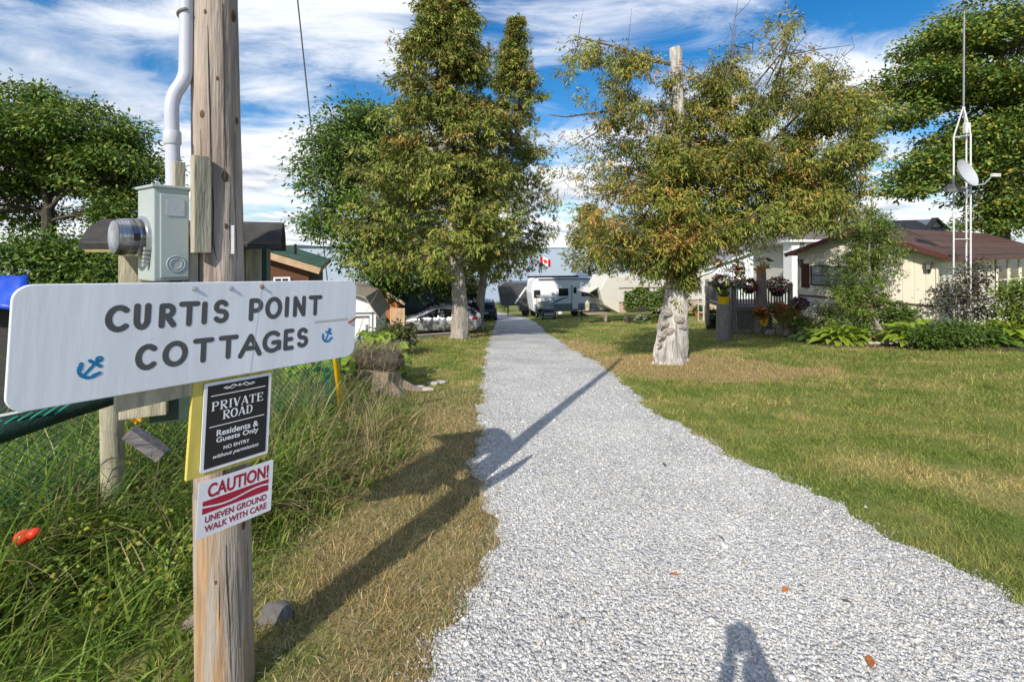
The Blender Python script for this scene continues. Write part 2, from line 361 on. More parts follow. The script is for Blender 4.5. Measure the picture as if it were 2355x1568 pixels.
def road_z(x, y):
    t = np.clip((x - xl(y)) / (xr(y) - xl(y)), 0, 1)
    return G(x, y) + (.014 + .025 * np.sin(np.pi * t) ** .5 + .008 * np.sin(x * 3 + 1) * np.sin(y * 2.2)) * ((t > 0) & (t < 1))
def build_gravel():
    # loose chips: bigger share close by, thinning with distance
    X, Y, Sz = [], [], []
    for y0, y1, dens, s in ((1.5, 3, 7500, .0062), (3, 4.5, 4800, .0066), (4.5, 6.5, 2600, .0078), (6.5, 11, 800, .009), (11, 17, 100, .011)):
        x0 = min(xl(np.linspace(y0, y1, 20))) - .25; x1 = min(max(xr(np.linspace(y0, y1, 20))) + .25, 1.12 * y1)
        n = int((x1 - x0) * (y1 - y0) * dens); x = rng.uniform(x0, x1, n); y = rng.uniform(y0, y1, n)
        e = rng.normal(0, .09, n)
        k = (x > xl(y) - np.abs(e)) & (x < xr(y) + np.abs(e)) & (np.abs(x) < 1.12 * y + .1)
        x, y = x[k], y[k]; X.append(x); Y.append(y); Sz.append(s * rng.lognormal(0, .38, len(x)))
    x = np.concatenate(X); y = np.concatenate(Y); s = np.concatenate(Sz); n = len(x)
    base = np.array([[1, 0, 0], [0, 1, 0], [-1, 0, 0], [0, -1, 0], [0, 0, 1], [0, 0, -1.]])
    fc = np.array([[0, 1, 4], [1, 2, 4], [2, 3, 4], [3, 0, 4], [1, 0, 5], [2, 1, 5], [3, 2, 5], [0, 3, 5]])
    v = base[None] * (1 + rng.uniform(-.35, .35, (n, 6, 3))) + rng.uniform(-.25, .25, (n, 6, 3))
    v[:, :, 2] *= .5; q = rng.normal(size=(n, 4)); q[:, 1:3] *= .35; q /= np.linalg.norm(q, axis=1)[:, None]
    w, a, b, c = q[:, 0], q[:, 1], q[:, 2], q[:, 3]
    Rm = np.stack([np.stack([1 - 2 * (b * b + c * c), 2 * (a * b - w * c), 2 * (a * c + w * b)], -1), np.stack([2 * (a * b + w * c), 1 - 2 * (a * a + c * c), 2 * (b * c - w * a)], -1), np.stack([2 * (a * c - w * b), 2 * (b * c + w * a), 1 - 2 * (a * a + b * b)], -1)], 1)
    v = np.einsum('nij,nkj->nki', Rm, v) * s[:, None, None]
    v[:, :, 0] += x[:, None]; v[:, :, 1] += y[:, None]; v[:, :, 2] += (road_z(x, y) + s * .1)[:, None]
    g = np.clip(rng.normal(.485, .11, n), .2, .75); cols = np.stack([g * 1.01, g, g * .98], 1)
    warm = rng.random(n) < .08; cols[warm] *= np.array([1.08, .97, .82])
    Fq = (np.arange(n)[:, None, None] * 6 + fc[None]).reshape(-1, 3)
    m, nt, bs = newmat('limestone_chip'); at = nt.nodes.new('ShaderNodeAttribute'); at.attribute_name = 'Col'; nt.links.new(at.outputs[0], bs.inputs['Base Color']); bs.inputs['Roughness'].default_value = .85; bs.inputs['Specular IOR Level'].default_value = .25
    o = link('gravel_chips', npmesh('gravel_chips', v.reshape(-1, 3), Fq, m, np.repeat(cols, 6, 0))); o['kind'] = 'stuff'; tag(o, 'loose grey limestone chips strewn over the gravel drive', 'gravel')
build_gravel()
def build_lake():
    xs = np.r_[-20000, -6000, -2000, -600, np.arange(-200, 201, 40.), 600, 2000, 6000, 20000]; ys = np.r_[40, 60, np.arange(80, 400, 40.), 800, 2000, 5000, 12000, 30000.]
    X, Y = np.meshgrid(xs, ys); V = np.c_[X.ravel(), Y.ravel(), np.full(X.size, -8.0)]; nx = len(xs); i = (np.arange(len(ys) - 1)[:, None] * nx + np.arange(nx - 1)[None]).ravel()
    m, nt, b = newmat('lake_water'); N = nt.nodes.new; L = nt.links.new
    b.inputs['Base Color'].default_value = (.22, .27, .31, 1); b.inputs['Roughness'].default_value = .22; b.inputs['IOR'].default_value = 1.33
    g = N('ShaderNodeNewGeometry'); mp = N('ShaderNodeMapping'); L(g.outputs['Position'], mp.inputs[0]); mp.inputs[3].default_value = (.05, .3, 1)
    n = N('ShaderNodeTexNoise'); L(mp.outputs[0], n.inputs[0]); n.inputs['Scale'].default_value = .5; n.inputs['Detail'].default_value = 4
    bm = N('ShaderNodeBump'); bm.inputs['Strength'].default_value = .18; bm.inputs['Distance'].default_value = .15; L(n.outputs[0], bm.inputs['Height']); L(bm.outputs[0], b.inputs['Normal'])
    struct('lake', npmesh('lake', V, np.c_[i, i + 1, i + nx + 1, i + nx], m))
build_lake()
def build_hills():
    HM = M('wooded_far_shore', (.045, .07, .075), .95, .5, .004, bump=.6, bscale=.02, bdist=8)
    xs = np.linspace(-14000, 14000, 281); rows = [(-1100, 0), (-700, .55), (-200, .95), (0, 1.), (500, .7), (1200, 0)]
    h = 14 + 46 * sm(-2300, -3300, xs) * (.75 + .25 * np.sin(xs / 700.)) + 10 * np.sin(xs / 420.) * sm(-2000, -3000, xs) + 5 * np.sin(xs / 310. + 1) + 4 * np.sin(xs / 97.) + 2.5 * rng.random(281)
    V = np.concatenate([np.c_[xs, np.full(281, 7600 + a) + 300 * np.sin(xs / 900.), -8.5 + h * b * (1 + .05 * rng.random(281))] for a, b in rows])
    i = (np.arange(len(rows) - 1)[:, None] * 281 + np.arange(280)[None]).ravel()
    struct('hills', npmesh('hills', V, np.c_[i, i + 1, i + 282, i + 281], HM, smooth=True))
build_hills()
# ------------------------------------------------------------------ grass
def ribbons(name, root, H, Wd, az, lean, cols, mat, segs=2, droop=.6, kink=None):
    """curved tapering blades: root (n,3), heights, widths, azimuth of lean, lean amount"""
    n = len(root); ts = np.linspace(0, 1, segs + 1)
    d = np.stack([np.cos(az), np.sin(az), np.zeros(n)], 1); sdv = np.stack([-np.sin(az), np.cos(az), np.zeros(n)], 1)
    tw = rng.uniform(-1.2, 1.2, n); sdv = sdv * np.cos(tw)[:, None] + d * np.sin(tw)[:, None]
    V = np.zeros((n, 2 * segs + 1, 3)); 
    for k, t in enumerate(ts):
        out = lean * H * t ** 1.6; up = H * (t - droop * lean * .55 * t ** 2.6)
        c = root + d * out[:, None]; c[:, 2] += up
        if k < segs:
            w = (Wd * (1 - t ** 1.8) * .5)[:, None]; V[:, 2 * k] = c - sdv * w; V[:, 2 * k + 1] = c + sdv * w
        else: V[:, 2 * k] = c
    fs = []
    for k in range(segs):
        if k < segs - 1: fs += [(2 * k, 2 * k + 1, 2 * k + 3), (2 * k, 2 * k + 3, 2 * k + 2)]
        else: fs += [(2 * k, 2 * k + 1, 2 * k + 2)]
    Fq = (np.arange(n)[:, None, None] * (2 * segs + 1) + np.array(fs)[None]).reshape(-1, 3)
    return npmesh(name, V.reshape(-1, 3), Fq, mat, np.repeat(cols, 2 * segs + 1, 0))
def weed_edge(y):  # the weed bed lies left of this line
    return np.interp(y, [0, 2.2, 2.8, 3.4, 4.2, 5.2, 6.8, 8.5, 10, 12, 14, 18], [-1.5, -1.5, -1.62, -1.6, -1.3, -1.18, -1.5, -2.1, -2.6, -3.0, -3.3, -4.4])
def vnoise(x, y, s, off=0.):
    return np.array([mnoise.noise(Vector((a * s + off, b * s - off, off))) for a, b in zip(x, y)])
def build_lawn():
    X, Y, HH, WW = [], [], [], []
    for y0, y1, dens, h, w in ((1.4, 4, 5600, .046, .0042), (4, 7, 3400, .05, .006), (7, 11, 1600, .055, .009), (11, 17, 640, .06, .014), (17, 28, 180, .07, .022), (28, 45, 36, .08, .035)):
        xa, xb = -1.12 * y1, 1.12 * y1; xb = min(xb, 26); xa = max(xa, -9)
        n = int((xb - xa) * (y1 - y0) * dens); x = rng.uniform(xa, xb, n); y = rng.uniform(y0, y1, n)
        e = np.abs(rng.normal(0, .07, n)); dry = np.exp(-((x + .62) / .8) ** 2) * (y < 8)
        k = ((x < xl(y) + e) | (x > xr(y) - e)) & (np.abs(x) < 1.12 * y + .2) & (x > weed_edge(y) - .2) & (rng.random(n) > .2 * dry)
        x, y = x[k], y[k]; X.append(x); Y.append(y); HH.append(h * rng.lognormal(0, .35, len(x))); WW.append(w * rng.uniform(.7, 1.3, len(x)))
    x = np.concatenate(X); y = np.concatenate(Y); h = np.concatenate(HH); w = np.concatenate(WW); n = len(x)
    # longer tufts along the edges of the drive
    edge = np.minimum(np.abs(x - xl(y)), np.abs(x - xr(y))); h *= 1 + .7 * np.exp(-edge / .12) * rng.random(n)
    h *= .8 + .5 * (np.sin(x * 1.7 + 1.3 * np.sin(y * 1.1)) * np.sin(y * 1.9 + x * .6)) ** 2
    cl = .5 + .5 * np.sin(x * 9 + 3 * np.sin(y * 5)) * np.sin(y * 8.1 + 2 * np.sin(x * 3.3)); h *= .75 + .6 * cl
    r = np.c_[x, y, G(x, y) - .004]; g = rng.uniform(.45, 1.75, n); cols = np.stack([g * rng.uniform(.9, 1.15, n), g, g * rng.uniform(.75, 1.15, n)], 1)
    straw = rng.random(n) < .16; cols[straw] *= np.array([1.7, 1.42, 1.6])
    me = ribbons('lawn_grass', r, h, w, rng.uniform(0, 6.283, n), rng.uniform(.2, 1.3, n), cols, BLADE, 1)
    o = link('lawn_grass', me); o['kind'] = 'stuff'; tag(o, 'short patchy green and straw coloured lawn grass beside the drive', 'grass')
    print('lawn blades', n)
build_lawn()
def build_weeds():
    X, Y, H = [], [], []
    for y0, y1, dens in ((1.5, 4, 2300), (4, 7, 1500), (7, 10.5, 700), (10.5, 15, 170)):
        xa = -1.15 * y1; n = int((-.9 - xa) * (y1 - y0) * dens); x = rng.uniform(xa, -.9, n); y = rng.uniform(y0, y1, n)
        k = (x < weed_edge(y) + rng.normal(0, .08, n)) & (x > -1.15 * y - .3) & (np.hypot(x + 1.28, y - 2.1) > .13)
        k &= ~((y > 1.9) & (y < 2.9) & (x < -1.75) & (x > -2.9) & (rng.random(n) < .75))
        x, y = x[k], y[k]; X.append(x); Y.append(y)
        H.append(np.where(y < 2.4, .21, np.where(y < 3.2, .26, .36)) * rng.lognormal(0, .4, len(x)))
    x = np.concatenate(X); y = np.concatenate(Y); h = np.concatenate(H); n = len(x)
    ed = np.clip((weed_edge(y) - x) / .7, .35, 1); h *= ed
    h *= np.where((np.abs(x / y + .362) < .05) & (y > 4.6) & (y < 6.9), .4, 1.)
    tuft = np.sin(x * 4.3 + 1.5 * np.sin(y * 3.1)) * np.sin(y * 3.9 + 1.2 * np.sin(x * 2.7)); h *= 1 + .35 * tuft
    pal = np.array([(.19, .29, .04), (.13, .22, .034), (.28, .33, .065), (.50, .41, .21), (.42, .32, .16), (.075, .13, .025)])
    dryness = .5 + .5 * np.sin(x * 2.1 - 1.0 + .8 * np.sin(y * 1.7)) * np.cos(y * 1.1 + .4); dryness = np.clip(dryness + .2 * (x > -2.1) * (y > 3.6) - .75 * sm(-1.7, -2.3, x) * (y < 5.5) - .8 * (y < 2.8), -.25, 1)
    pick = np.where(rng.random(n) < .15 + .45 * dryness, rng.integers(3, 5, n), rng.choice([0, 1, 2, 5], n)); cols = pal[pick] * rng.uniform(.7, 1.25, n)[:, None]
    r = np.c_[x, y, G(x, y) - .01]
    az = np.where(rng.random(n) < .5, rng.normal(-.3, .9, n), rng.uniform(0, 6.283, n))
    wd = np.where(pick == 0, .014, .0095) * rng.uniform(.6, 1.4, n) * (1 + .05 * y)
    me = ribbons('tall_weeds', r, h * 1.25, wd, az, rng.uniform(.25, 1.25, n), cols, WEED, 4, .9)
    o = link('tall_weeds', me); o['kind'] = 'stuff'; tag(o, 'tangle of long green and dry grass under the signs', 'weeds')
    print('weeds', n)
    # thin dry seed stalks
    n = 260; y = rng.uniform(4.2, 8.2, n); x = weed_edge(y) - rng.uniform(.1, 1.6, n); cols = np.array((.50, .42, .25)) * rng.uniform(.7, 1.2, n)[:, None]
    me = ribbons('dry_stalks', np.c_[x, y, G(x, y)], rng.uniform(.5, 1.0, n), np.full(n, .007), rng.uniform(0, 6.28, n), rng.uniform(.1, .5, n), cols, WEED, 4, .5)
    o = link('dry_stalks', me); o['kind'] = 'stuff'; tag(o, 'thin pale dry seed stalks standing up out of the weeds', 'dry grass')
    # broad ground-cover leaves on the near left
    n = 7000; y = rng.uniform(2.6, 5.5, n); x = rng.uniform(-4.6, -1.9, n); k = (x < weed_edge(y) - .3) & (x > -1.12 * y - .2); x, y = x[k], y[k]; n = len(x)
    c = np.c_[x, y, G(x, y) + rng.uniform(.05, .42, n) * np.clip((y - 1.6) / 1.5, .25, 1)]
    cols = np.array((.18, .26, .045)) * rng.uniform(.5, 1.5, n)[:, None] * np.array((1, 1, .9)); yel = rng.random(n) < .22; cols[yel] = np.array((.30, .30, .05)) * rng.uniform(.7, 1.2, yel.sum())[:, None]
    me = leaf_mesh('groundcover', c, rand_dirs(n, -.2), rng.uniform(.025, .055, n), .55, cols, LEAF)
    o = link('groundcover_leaves', me); o['kind'] = 'stuff'; tag(o, 'small leafy weeds growing through the chain-link fence', 'weeds')
def rand_dirs(n, zb=0., zs=.6):
    d = rng.normal(size=(n, 3)); d[:, 2] = d[:, 2] * zs + zb; return d / np.linalg.norm(d, axis=1)[:, None]
def leaf_mesh(name, c, d, L, wr, cols, mat, fold=.18):
    """diamond leaves of two triangles: base c, direction d, length L, width ratio wr"""
    n = len(c); L = np.broadcast_to(np.asarray(L, float), (n,)); up = rng.normal(size=(n, 3)) * .5 + np.array((-.1, -.25, .8))
    s = np.cross(d, up); s /= np.linalg.norm(s, axis=1)[:, None] + 1e-9; nn = np.cross(s, d)
    V = np.zeros((n, 4, 3)); mid = c + d * (L * .48)[:, None]; w = (L * wr * .5)[:, None]
    V[:, 0] = c; V[:, 1] = mid - s * w + nn * w * fold * 2; V[:, 2] = c + d * L[:, None]; V[:, 3] = mid + s * w + nn * w * fold * 2
    i = np.arange(n)[:, None] * 4
    Fq = np.concatenate([i + np.array([[0, 1, 2]]), i + np.array([[0, 2, 3]])])
    return npmesh(name, V.reshape(-1, 3), Fq, mat, np.repeat(cols, 4, 0))
build_weeds()
def build_straw():
    n = 34000; y = rng.uniform(1.6, 9, n) ** 1.0; x = rng.uniform(-2.2, .2, n); k = (x < xl(y) + .03) & (x > weed_edge(y) - .1); x, y = x[k], y[k]; n = len(x)
    cols = pal_pick_([(.56, .47, .27), (.40, .32, .17), (.68, .58, .36), (.22, .27, .07), (.16, .23, .05), (.14, .11, .06)], n) * rng.uniform(.6, 1.2, n)[:, None]
    me = ribbons('dry_thatch', np.c_[x, y, G(x, y) + .006], rng.uniform(.02, .05, n), rng.uniform(.0025, .005, n) * (1 + .12 * y), rng.uniform(0, 6.283, n), rng.uniform(.6, 2.6, n), cols, WEED, 2, .35)
    o = link('dry_thatch', me); o['kind'] = 'stuff'; tag(o, 'dried straw coloured clippings on the worn verge by the pole', 'dry grass')
def pal_pick_(pal, n): return np.array(pal)[rng.integers(0, len(pal), n)]
build_straw()
# ------------------------------------------------------------------ trees
def path(p0, p1, n=6, sag=0., wob=.0, up0=0.):
    p0 = Vector(p0); p1 = Vector(p1); L = (p1 - p0).length; out = []
    o1 = Vector((random.uniform(-1, 1), random.uniform(-1, 1), random.uniform(-1, 1))) * wob * L
    for i in range(n + 1):
        t = i / n; p = p0.lerp(p1, t); p.z += 4 * t * (1 - t) * sag * L + up0 * L * (t * (1 - t) ** 2); p += o1 * math.sin(math.pi * t) + Vector((random.uniform(-1, 1), random.uniform(-1, 1), random.uniform(-1, 1))) * wob * L * .25 * (0 < i < n)
        out.append(p)
    return out
def pal_pick(pal, w, n): return np.array(pal)[rng.choice(len(pal), n, p=np.array(w) / sum(w))]
def sprays(P, D, per, L, wr, fan, cols, droop=.5, jit=.04):
    """cedar fronds: at each point P a flat fan of narrow leaves about D"""
    n = len(P); d = D.copy(); d[:, 2] -= droop; d /= np.linalg.norm(d, axis=1)[:, None]
    rs = rng.normal(size=(n, 3)); s = np.cross(d, rs); s /= np.linalg.norm(s, axis=1)[:, None]
    a = rng.uniform(-fan, fan, (n, per)); dd = d[:, None] * np.cos(a)[..., None] + s[:, None] * np.sin(a)[..., None]; dd += rng.normal(0, .12, dd.shape)
    dd /= np.linalg.norm(dd, axis=2)[..., None]
    c = P[:, None] + rng.normal(0, jit, (n, per, 3)) + dd * rng.uniform(0, .5, (n, per, 1)) * L
    ll = L * rng.uniform(.6, 1.35, n * per)
    return c.reshape(-1, 3), dd.reshape(-1, 3), ll, np.repeat(cols, per, 0) * rng.uniform(.75, 1.25, n * per)[:, None]
def branch_tree(name, label, trunk_pts, trunk_r, targets, barkm, leaf, cols_fn, per=7, L=.15, wr=.3, fan=.9, droop=.8, npb=46, spread=.30, start_fn=None, base=None, flute=0., extra_dead=(), leafm=None, br=.03, inner=.25, limbm=None, twig=True, group=None, roots=0):
    loc = Vector(trunk_pts[0]) if base is None else Vector(base)
    t = thing(name, label, 'tree', loc, group=group)
    tp = [Vector(p) - loc for p in trunk_pts]
    mb = MB(); 
    # resample the trunk finely so that bark fluting reads
    fine, fr = [], []
    for i in range(len(tp) - 1):
        for j in range(5):
            u = j / 5; fine.append(tp[i].lerp(tp[i + 1], u)); fr.append(trunk_r[i] * (1 - u) + trunk_r[i + 1] * u)
    fine.append(tp[-1]); fr.append(trunk_r[-1])
    mb.tube(fine, fr, 22, flute=flute, nf=4, jit=.035); 
    for k in range(roots):
        a = 6.283 * k / roots + random.uniform(-.3, .3); r0 = trunk_r[0]
        q = Vector((math.cos(a), math.sin(a), 0)); mb.tube([tp[0] + q * r0 * .5 + Vector((0, 0, .35)), tp[0] + q * r0 * 1.0 + Vector((0, 0, .08)), tp[0] + q * r0 * random.uniform(1.2, 1.55) + Vector((0, 0, -.1))], [r0 * .34, r0 * .2, .03], 8, jit=.1)
    obj('trunk', mb, barkm, t)
    limbs = MB(); P, D, C = [], [], []
    zt = [p.z for p in tp]
    def trunk_at(z): 
        for i in range(len(tp) - 1):
            if zt[i] <= z <= zt[i + 1]: return tp[i].lerp(tp[i + 1], (z - zt[i]) / (zt[i + 1] - zt[i]))
        return tp[-1] if z > zt[-1] else tp[0]
    for tgt in targets:
        tg, dens = Vector(tgt[0]) - loc, tgt[1]; h = start_fn(tg) if start_fn else tg.z - .1
        p0 = trunk_at(h) if len(tgt) < 3 else Vector(tgt[2]) - loc; L_ = (tg - p0).length
        if L_ < .15: continue
        pts = path(p0, tg, 6, sag=random.uniform(-.04, .10), wob=.09)
        rr = br * (.5 + .12 * L_); limbs.tube(pts, [rr * (1 - .85 * i / 6) for i in range(7)], 5, cap=False)
        n = max(4, int(npb * dens * (.55 + .16 * L_)))
        u = inner + (1 - inner) * rng.beta(1.6, .9, n); A = np.array([tuple(p) for p in pts]); idx = np.clip((u * 6).astype(int), 0, 5); fr_ = u * 6 - idx
        pos = A[idx] * (1 - fr_)[:, None] + A[idx + 1] * fr_[:, None]
        dirv = np.array((tg - p0).normalized()); off = rng.normal(size=(n, 3)) * np.array((1, 1, .7)) * (spread * (1.15 - .55 * u) * min(1.2, .45 + .25 * L_))[:, None]; off[:, 2] -= .06
        P.append(pos + off); D.append(np.tile(dirv, (n, 1)) * .4 + off / (np.linalg.norm(off, axis=1)[:, None] + 1e-6) * .7 + rng.normal(0, .35, (n, 3)))
        C.append(cols_fn(n, pos + np.array(loc), dens))
        if twig and random.random() < .5:
            for _ in range(2):
                k = random.randint(2, 5); e = pts[k] + Vector((random.gauss(0, .3), random.gauss(0, .3), random.gauss(0, .2))) * min(1, L_ * .6)
                limbs.tube([pts[k], pts[k].lerp(e, .5) + Vector((0, 0, .05)), e], [.012, .009, .005], 4, cap=False)
    for pts, r in extra_dead: limbs.tube([Vector(p) - loc for p in pts], [r * (1 - .8 * i / (len(pts) - 1)) for i in range(len(pts))], 6, cap=False)
    obj('branches', limbs, limbm or barkm, t)
    P = np.concatenate(P); D = np.concatenate(D); C = np.concatenate(C)
    c, d, ll, cc = sprays(P, D, per, L, wr, fan, C, droop)
    link('crown', leaf_mesh('crown', c, d, ll, wr, cc, leafm or leaf), t, kind='stuff')
    print(name, len(c)); return t
def cone_targets(base, top, zlo, n, rfun, dens=1., gapseed=0., gap=-.25):
    base = Vector(base); top = Vector(top); out = []
    while len(out) < n:
        u = random.random() ** .8; z = zlo + (top.z - zlo) * u; ax = base.lerp(top, (z - base.z) / (top.z - base.z))
        a = random.uniform(0, 6.283); r = rfun(u, a) * random.uniform(.55, 1.08)
        p = Vector((ax.x + r * math.cos(a), ax.y + r * math.sin(a), z))
        if mnoise.noise(p * .75 + Vector((gapseed, 0, 0))) < gap: continue
        out.append((p, dens))
    return out
def cedar_cols(g=.55):
    pal = [(.19, .23, .042), (.27, .285, .058), (.115, .155, .03), (.33, .27, .07), (.36, .22, .06)]
    def f(n, pos, dens):
        rust = random.random() < .10 + .10 * (pos[0][2] > 5); w = [.40, .34, .18, .06, .02] if not rust else [.15, .2, .1, .3, .25]
        return pal_pick(pal, w, n) * random.uniform(.6, 1.35)
    return f
# two tall cedars left of the drive and a slimmer one between them
def zpx(py, d): return CAMZ - (py - HY) / F * d
b = ground_pt(1057, 778); top = PV(1012, -30, b.y + .6)
trunkA = [b + Vector((0, 0, -.1)), b + Vector((.02, 0, .5)), b + Vector((0, 0, 1.6)), b.lerp(top, .3), b.lerp(top, .6), top]
def rA(u, a):
    side = math.cos(a)
    left = np.interp(u, [0, .15, .35, .52, .62, .75, .9, 1], [4.4, 4.9, 4.2, 3.0, 2.5, 2.3, 1.3, .3]); right = np.interp(u, [0, .2, .4, .6, .8, .93, 1], [2.8, 3.0, 2.6, 2.1, 1.9, 1.3, .3])
    return left * (side < 0) * abs(side) + right * (side > 0) * abs(side) + (1 - abs(side)) * 2.3 * (1 - .7 * u) + .2
branch_tree('cedar_tree', 'tallest green and rusty cedar with bare grey trunk beside the silver car', trunkA, [.40, .35, .32, .24, .14, .03], cone_targets(b, top, zpx(628, b.y), 460, rA, gapseed=3.), BARK, CEDARLEAF, cedar_cols(), per=8, L=.19, wr=.28, npb=40, spread=.30, flute=.09, limbm=TWIG, roots=4)
b2 = ground_pt(1092, 762) + Vector((0, 1.5, 0)); b2.z = gz(b2.x, b2.y); top2 = PV(1188, 42, b2.y)
def rB(u, a):
    side = math.cos(a); right = np.interp(u, [0, .15, .35, .55, .75, .9, 1], [3.2, 4.0, 3.7, 2.7, 1.9, .9, .2]); left = np.interp(u, [0, .4, .65, .8, .9, 1], [1.9, 1.6, .9, .8, .55, .15])
    return right * (side > 0) * abs(side) + left * (side < 0) * abs(side) + (1 - abs(side)) * 1.9 * (1 - .82 * u) + .12
branch_tree('cedar_tree', 'leaning second cedar with pointed top, right behind the tallest cedar', [b2, b2.lerp(top2, .12), b2.lerp(top2, .5), top2], [.30, .22, .14, .03], cone_targets(b2, top2, zpx(640, b2.y), 360, rB, gapseed=8.), BARK, CEDARLEAF, cedar_cols(), per=8, L=.19, wr=.28, npb=40, spread=.30, flute=.07, limbm=TWIG, roots=3)
b3 = ground_pt(1008, 757) + Vector((0, 2.2, 0)); b3.z = gz(b3.x, b3.y); top3 = PV(965, 330, b3.y)
branch_tree('cedar_tree', 'lower cedar with dark trunk standing behind the black car', [b3, b3.lerp(top3, .2), b3.lerp(top3, .6), top3], [.34, .28, .16, .03], cone_targets(b3, top3, zpx(650, b3.y), 140, lambda u, a: 2.7 * (1 - u) ** .6 + .2, gapseed=5.), BARK, CEDARLEAF, cedar_cols(), per=7, L=.17, wr=.28, npb=30, spread=.38, flute=.07, limbm=TWIG)
# the old cedar with a bleached trunk and a broken top
b = ground_pt(1541, 833); d0 = b.y
tr = [(1541, 838, 36), (1540, 815, 34), (1545, 760, 31), (1553, 700, 26), (1552, 620, 21), (1556, 480, 17.5), (1560, 300, 15), (1557, 200, 13.5), (1553, 112, 12.5)]
trunkC = [PV(x, y, d0) for x, y, r in tr]; radC = [r / F * d0 for x, y, r in tr]
blobs = [(1690, 420, 230, 150, 1.0, 110), (1850, 320, 150, 130, .95, 60), (1965, 300, 75, 95, .85, 26), (1420, 470, 120, 120, .75, 32), (1540, 545, 190, 70, 1., 48), (1790, 500, 130, 60, .85, 30), (1880, 520, 60, 45, .7, 10), (1640, 300, 120, 100, .9, 34), (1770, 180, 170, 80, .5, 34), (1390, 150, 100, 75, .5, 26), (1880, 170, 70, 60, .38, 8), (1935, 430, 75, 90, .7, 22), (1385, 540, 50, 60, .6, 10), (1480, 250, 70, 90, .45, 16), (1395, 340, 110, 90, .55, 26), (1460, 190, 80, 70, .5, 20), (1640, 190, 90, 70, .65, 24), (1560, 230, 55, 90, .4, 16), (1810, 60, 22, 40, .4, 5), (1560, 620, 40, 60, .9, 14), (1545, 690, 30, 40, .45, 5)]
tC = []
LIMBS = [[(1552, 165), (1500, 148), (1450, 128), (1400, 110), (1350, 96), (1310, 90)], [(1555, 262), (1500, 258), (1420, 256), (1360, 264), (1300, 272)], [(1558, 330), (1640, 250), (1680, 150), (1692, 60)], [(1560, 430), (1700, 330), (1770, 230), (1805, 120), (1815, 50)], [(1560, 480), (1740, 360), (1850, 250), (1920, 170)], [(1560, 520), (1760, 430), (1900, 380), (1990, 330)]]
def limb_start(px, py, e):
    if not (py < 300 or px > 1800): return None
    best = None
    for lb in (LIMBS[:2] if px < 1552 else LIMBS[2:]):
        for (xa, ya), (xb, yb) in zip(lb[:-1], lb[1:]):
            for u_ in (0, .5):
                x = xa + (xb - xa) * u_; y = ya + (yb - ya) * u_; q = (x - px) ** 2 + (y - py) ** 2 + (6000 if abs(x - 1556) > abs(px - 1556) else 0)
                if best is None or q < best[0]: best = (q, x, y)
    return PV(best[1], best[2], d0)
for cx, cy, rx, ry, dens, n in blobs:
    for _ in range(n):
        a = random.uniform(0, 6.283); q = math.sqrt(random.random()); px = cx + rx * q * math.cos(a); py = cy + ry * q * math.sin(a)
        if px > 1625: py = min(py, 528 - random.random() * 30)
        far = min(2.6, .5 + abs(px - 1556) / F * d0 * .8); e_ = PV(px, py, d0 + random.uniform(-far, far) * .8); lim_ = limb_start(px, py, e_); tC.append((e_, dens * random.uniform(.6, 1.25)) + ((lim_,) if lim_ is not None else ()))
for _ in range(46): tC.append((PV(random.uniform(1515, 1605), random.uniform(290, 600), d0 - random.uniform(.5, 1.5)), random.uniform(.5, .9)))
def colsC(n, pos, dens):
    pal = [(.165, .195, .034), (.24, .245, .046), (.105, .14, .025), (.36, .26, .055), (.40, .22, .07)]
    # the lowest sprays by the trunk have died back to rust brown
    dead = pos[0][2] < 2.6 and pos[0][0] < 4.3 and random.random() < .18; edge = dens < .5 or random.random() < .12
    w = [.02, .05, .02, .3, .6] if dead else ([.2, .34, .1, .28, .08] if edge else [.38, .36, .18, .07, .01])
    return pal_pick(pal, w, n) * random.uniform(.6, 1.35)
dead = []
def deadbranch(pxs, r, dd=0.):
    k = len(pxs); dead.append(([PV(x, y, d0 + dd * i / (k - 1)) for i, (x, y) in enumerate(pxs)], r))
deadbranch([(1552, 150), (1500, 140), (1450, 122), (1400, 105), (1360, 95), (1320, 85)], .06, .4)
deadbranch([(1555, 250), (1500, 255), (1420, 255), (1360, 262), (1300, 270), (1262, 265)], .05, -.5)
deadbranch([(1480, 250), (1430, 290), (1380, 300), (1330, 330), (1290, 350)], .03, .3)
deadbranch([(1440, 128), (1446, 80), (1452, 20)], .014); deadbranch([(1330, 85), (1335, 50), (1342, 20)], .012)
deadbranch([(1660, 180), (1680, 110), (1690, 40), (1700, -20)], .022, .5); deadbranch([(1690, 40), (1720, 10), (1735, -15)], .012)
deadbranch([(1760, 200), (1800, 120), (1815, 40), (1825, 12)], .022, .3); deadbranch([(1700, 240), (1790, 130), (1880, 115), (1960, 105)], .03, .6)
deadbranch([(1558, 230), (1540, 200), (1535, 165), (1525, 150)], .03); deadbranch([(1700, 420), (1770, 240), (1800, 190)], .05, .5)
for lb_, r_ in zip(LIMBS[2:], (.045, .06, .06, .055)): deadbranch(lb_, r_)
for _ in range(70):
    x = random.uniform(1290, 1520); y = random.uniform(130, 520); q = [(x, y)]
    for _ in range(3): x += random.uniform(-28, 14); y += random.uniform(-22, 24); q.append((x, y))
    deadbranch(q, random.uniform(.006, .012), random.uniform(-.4, .4))
for _ in range(40):
    x = random.uniform(1640, 1960); y = random.uniform(60, 220); q = [(x, y)]
    for _ in range(3): x += random.uniform(-12, 28); y += random.uniform(-26, 14); q.append((x, y))
    deadbranch(q, random.uniform(.006, .012), random.uniform(-.4, .4))
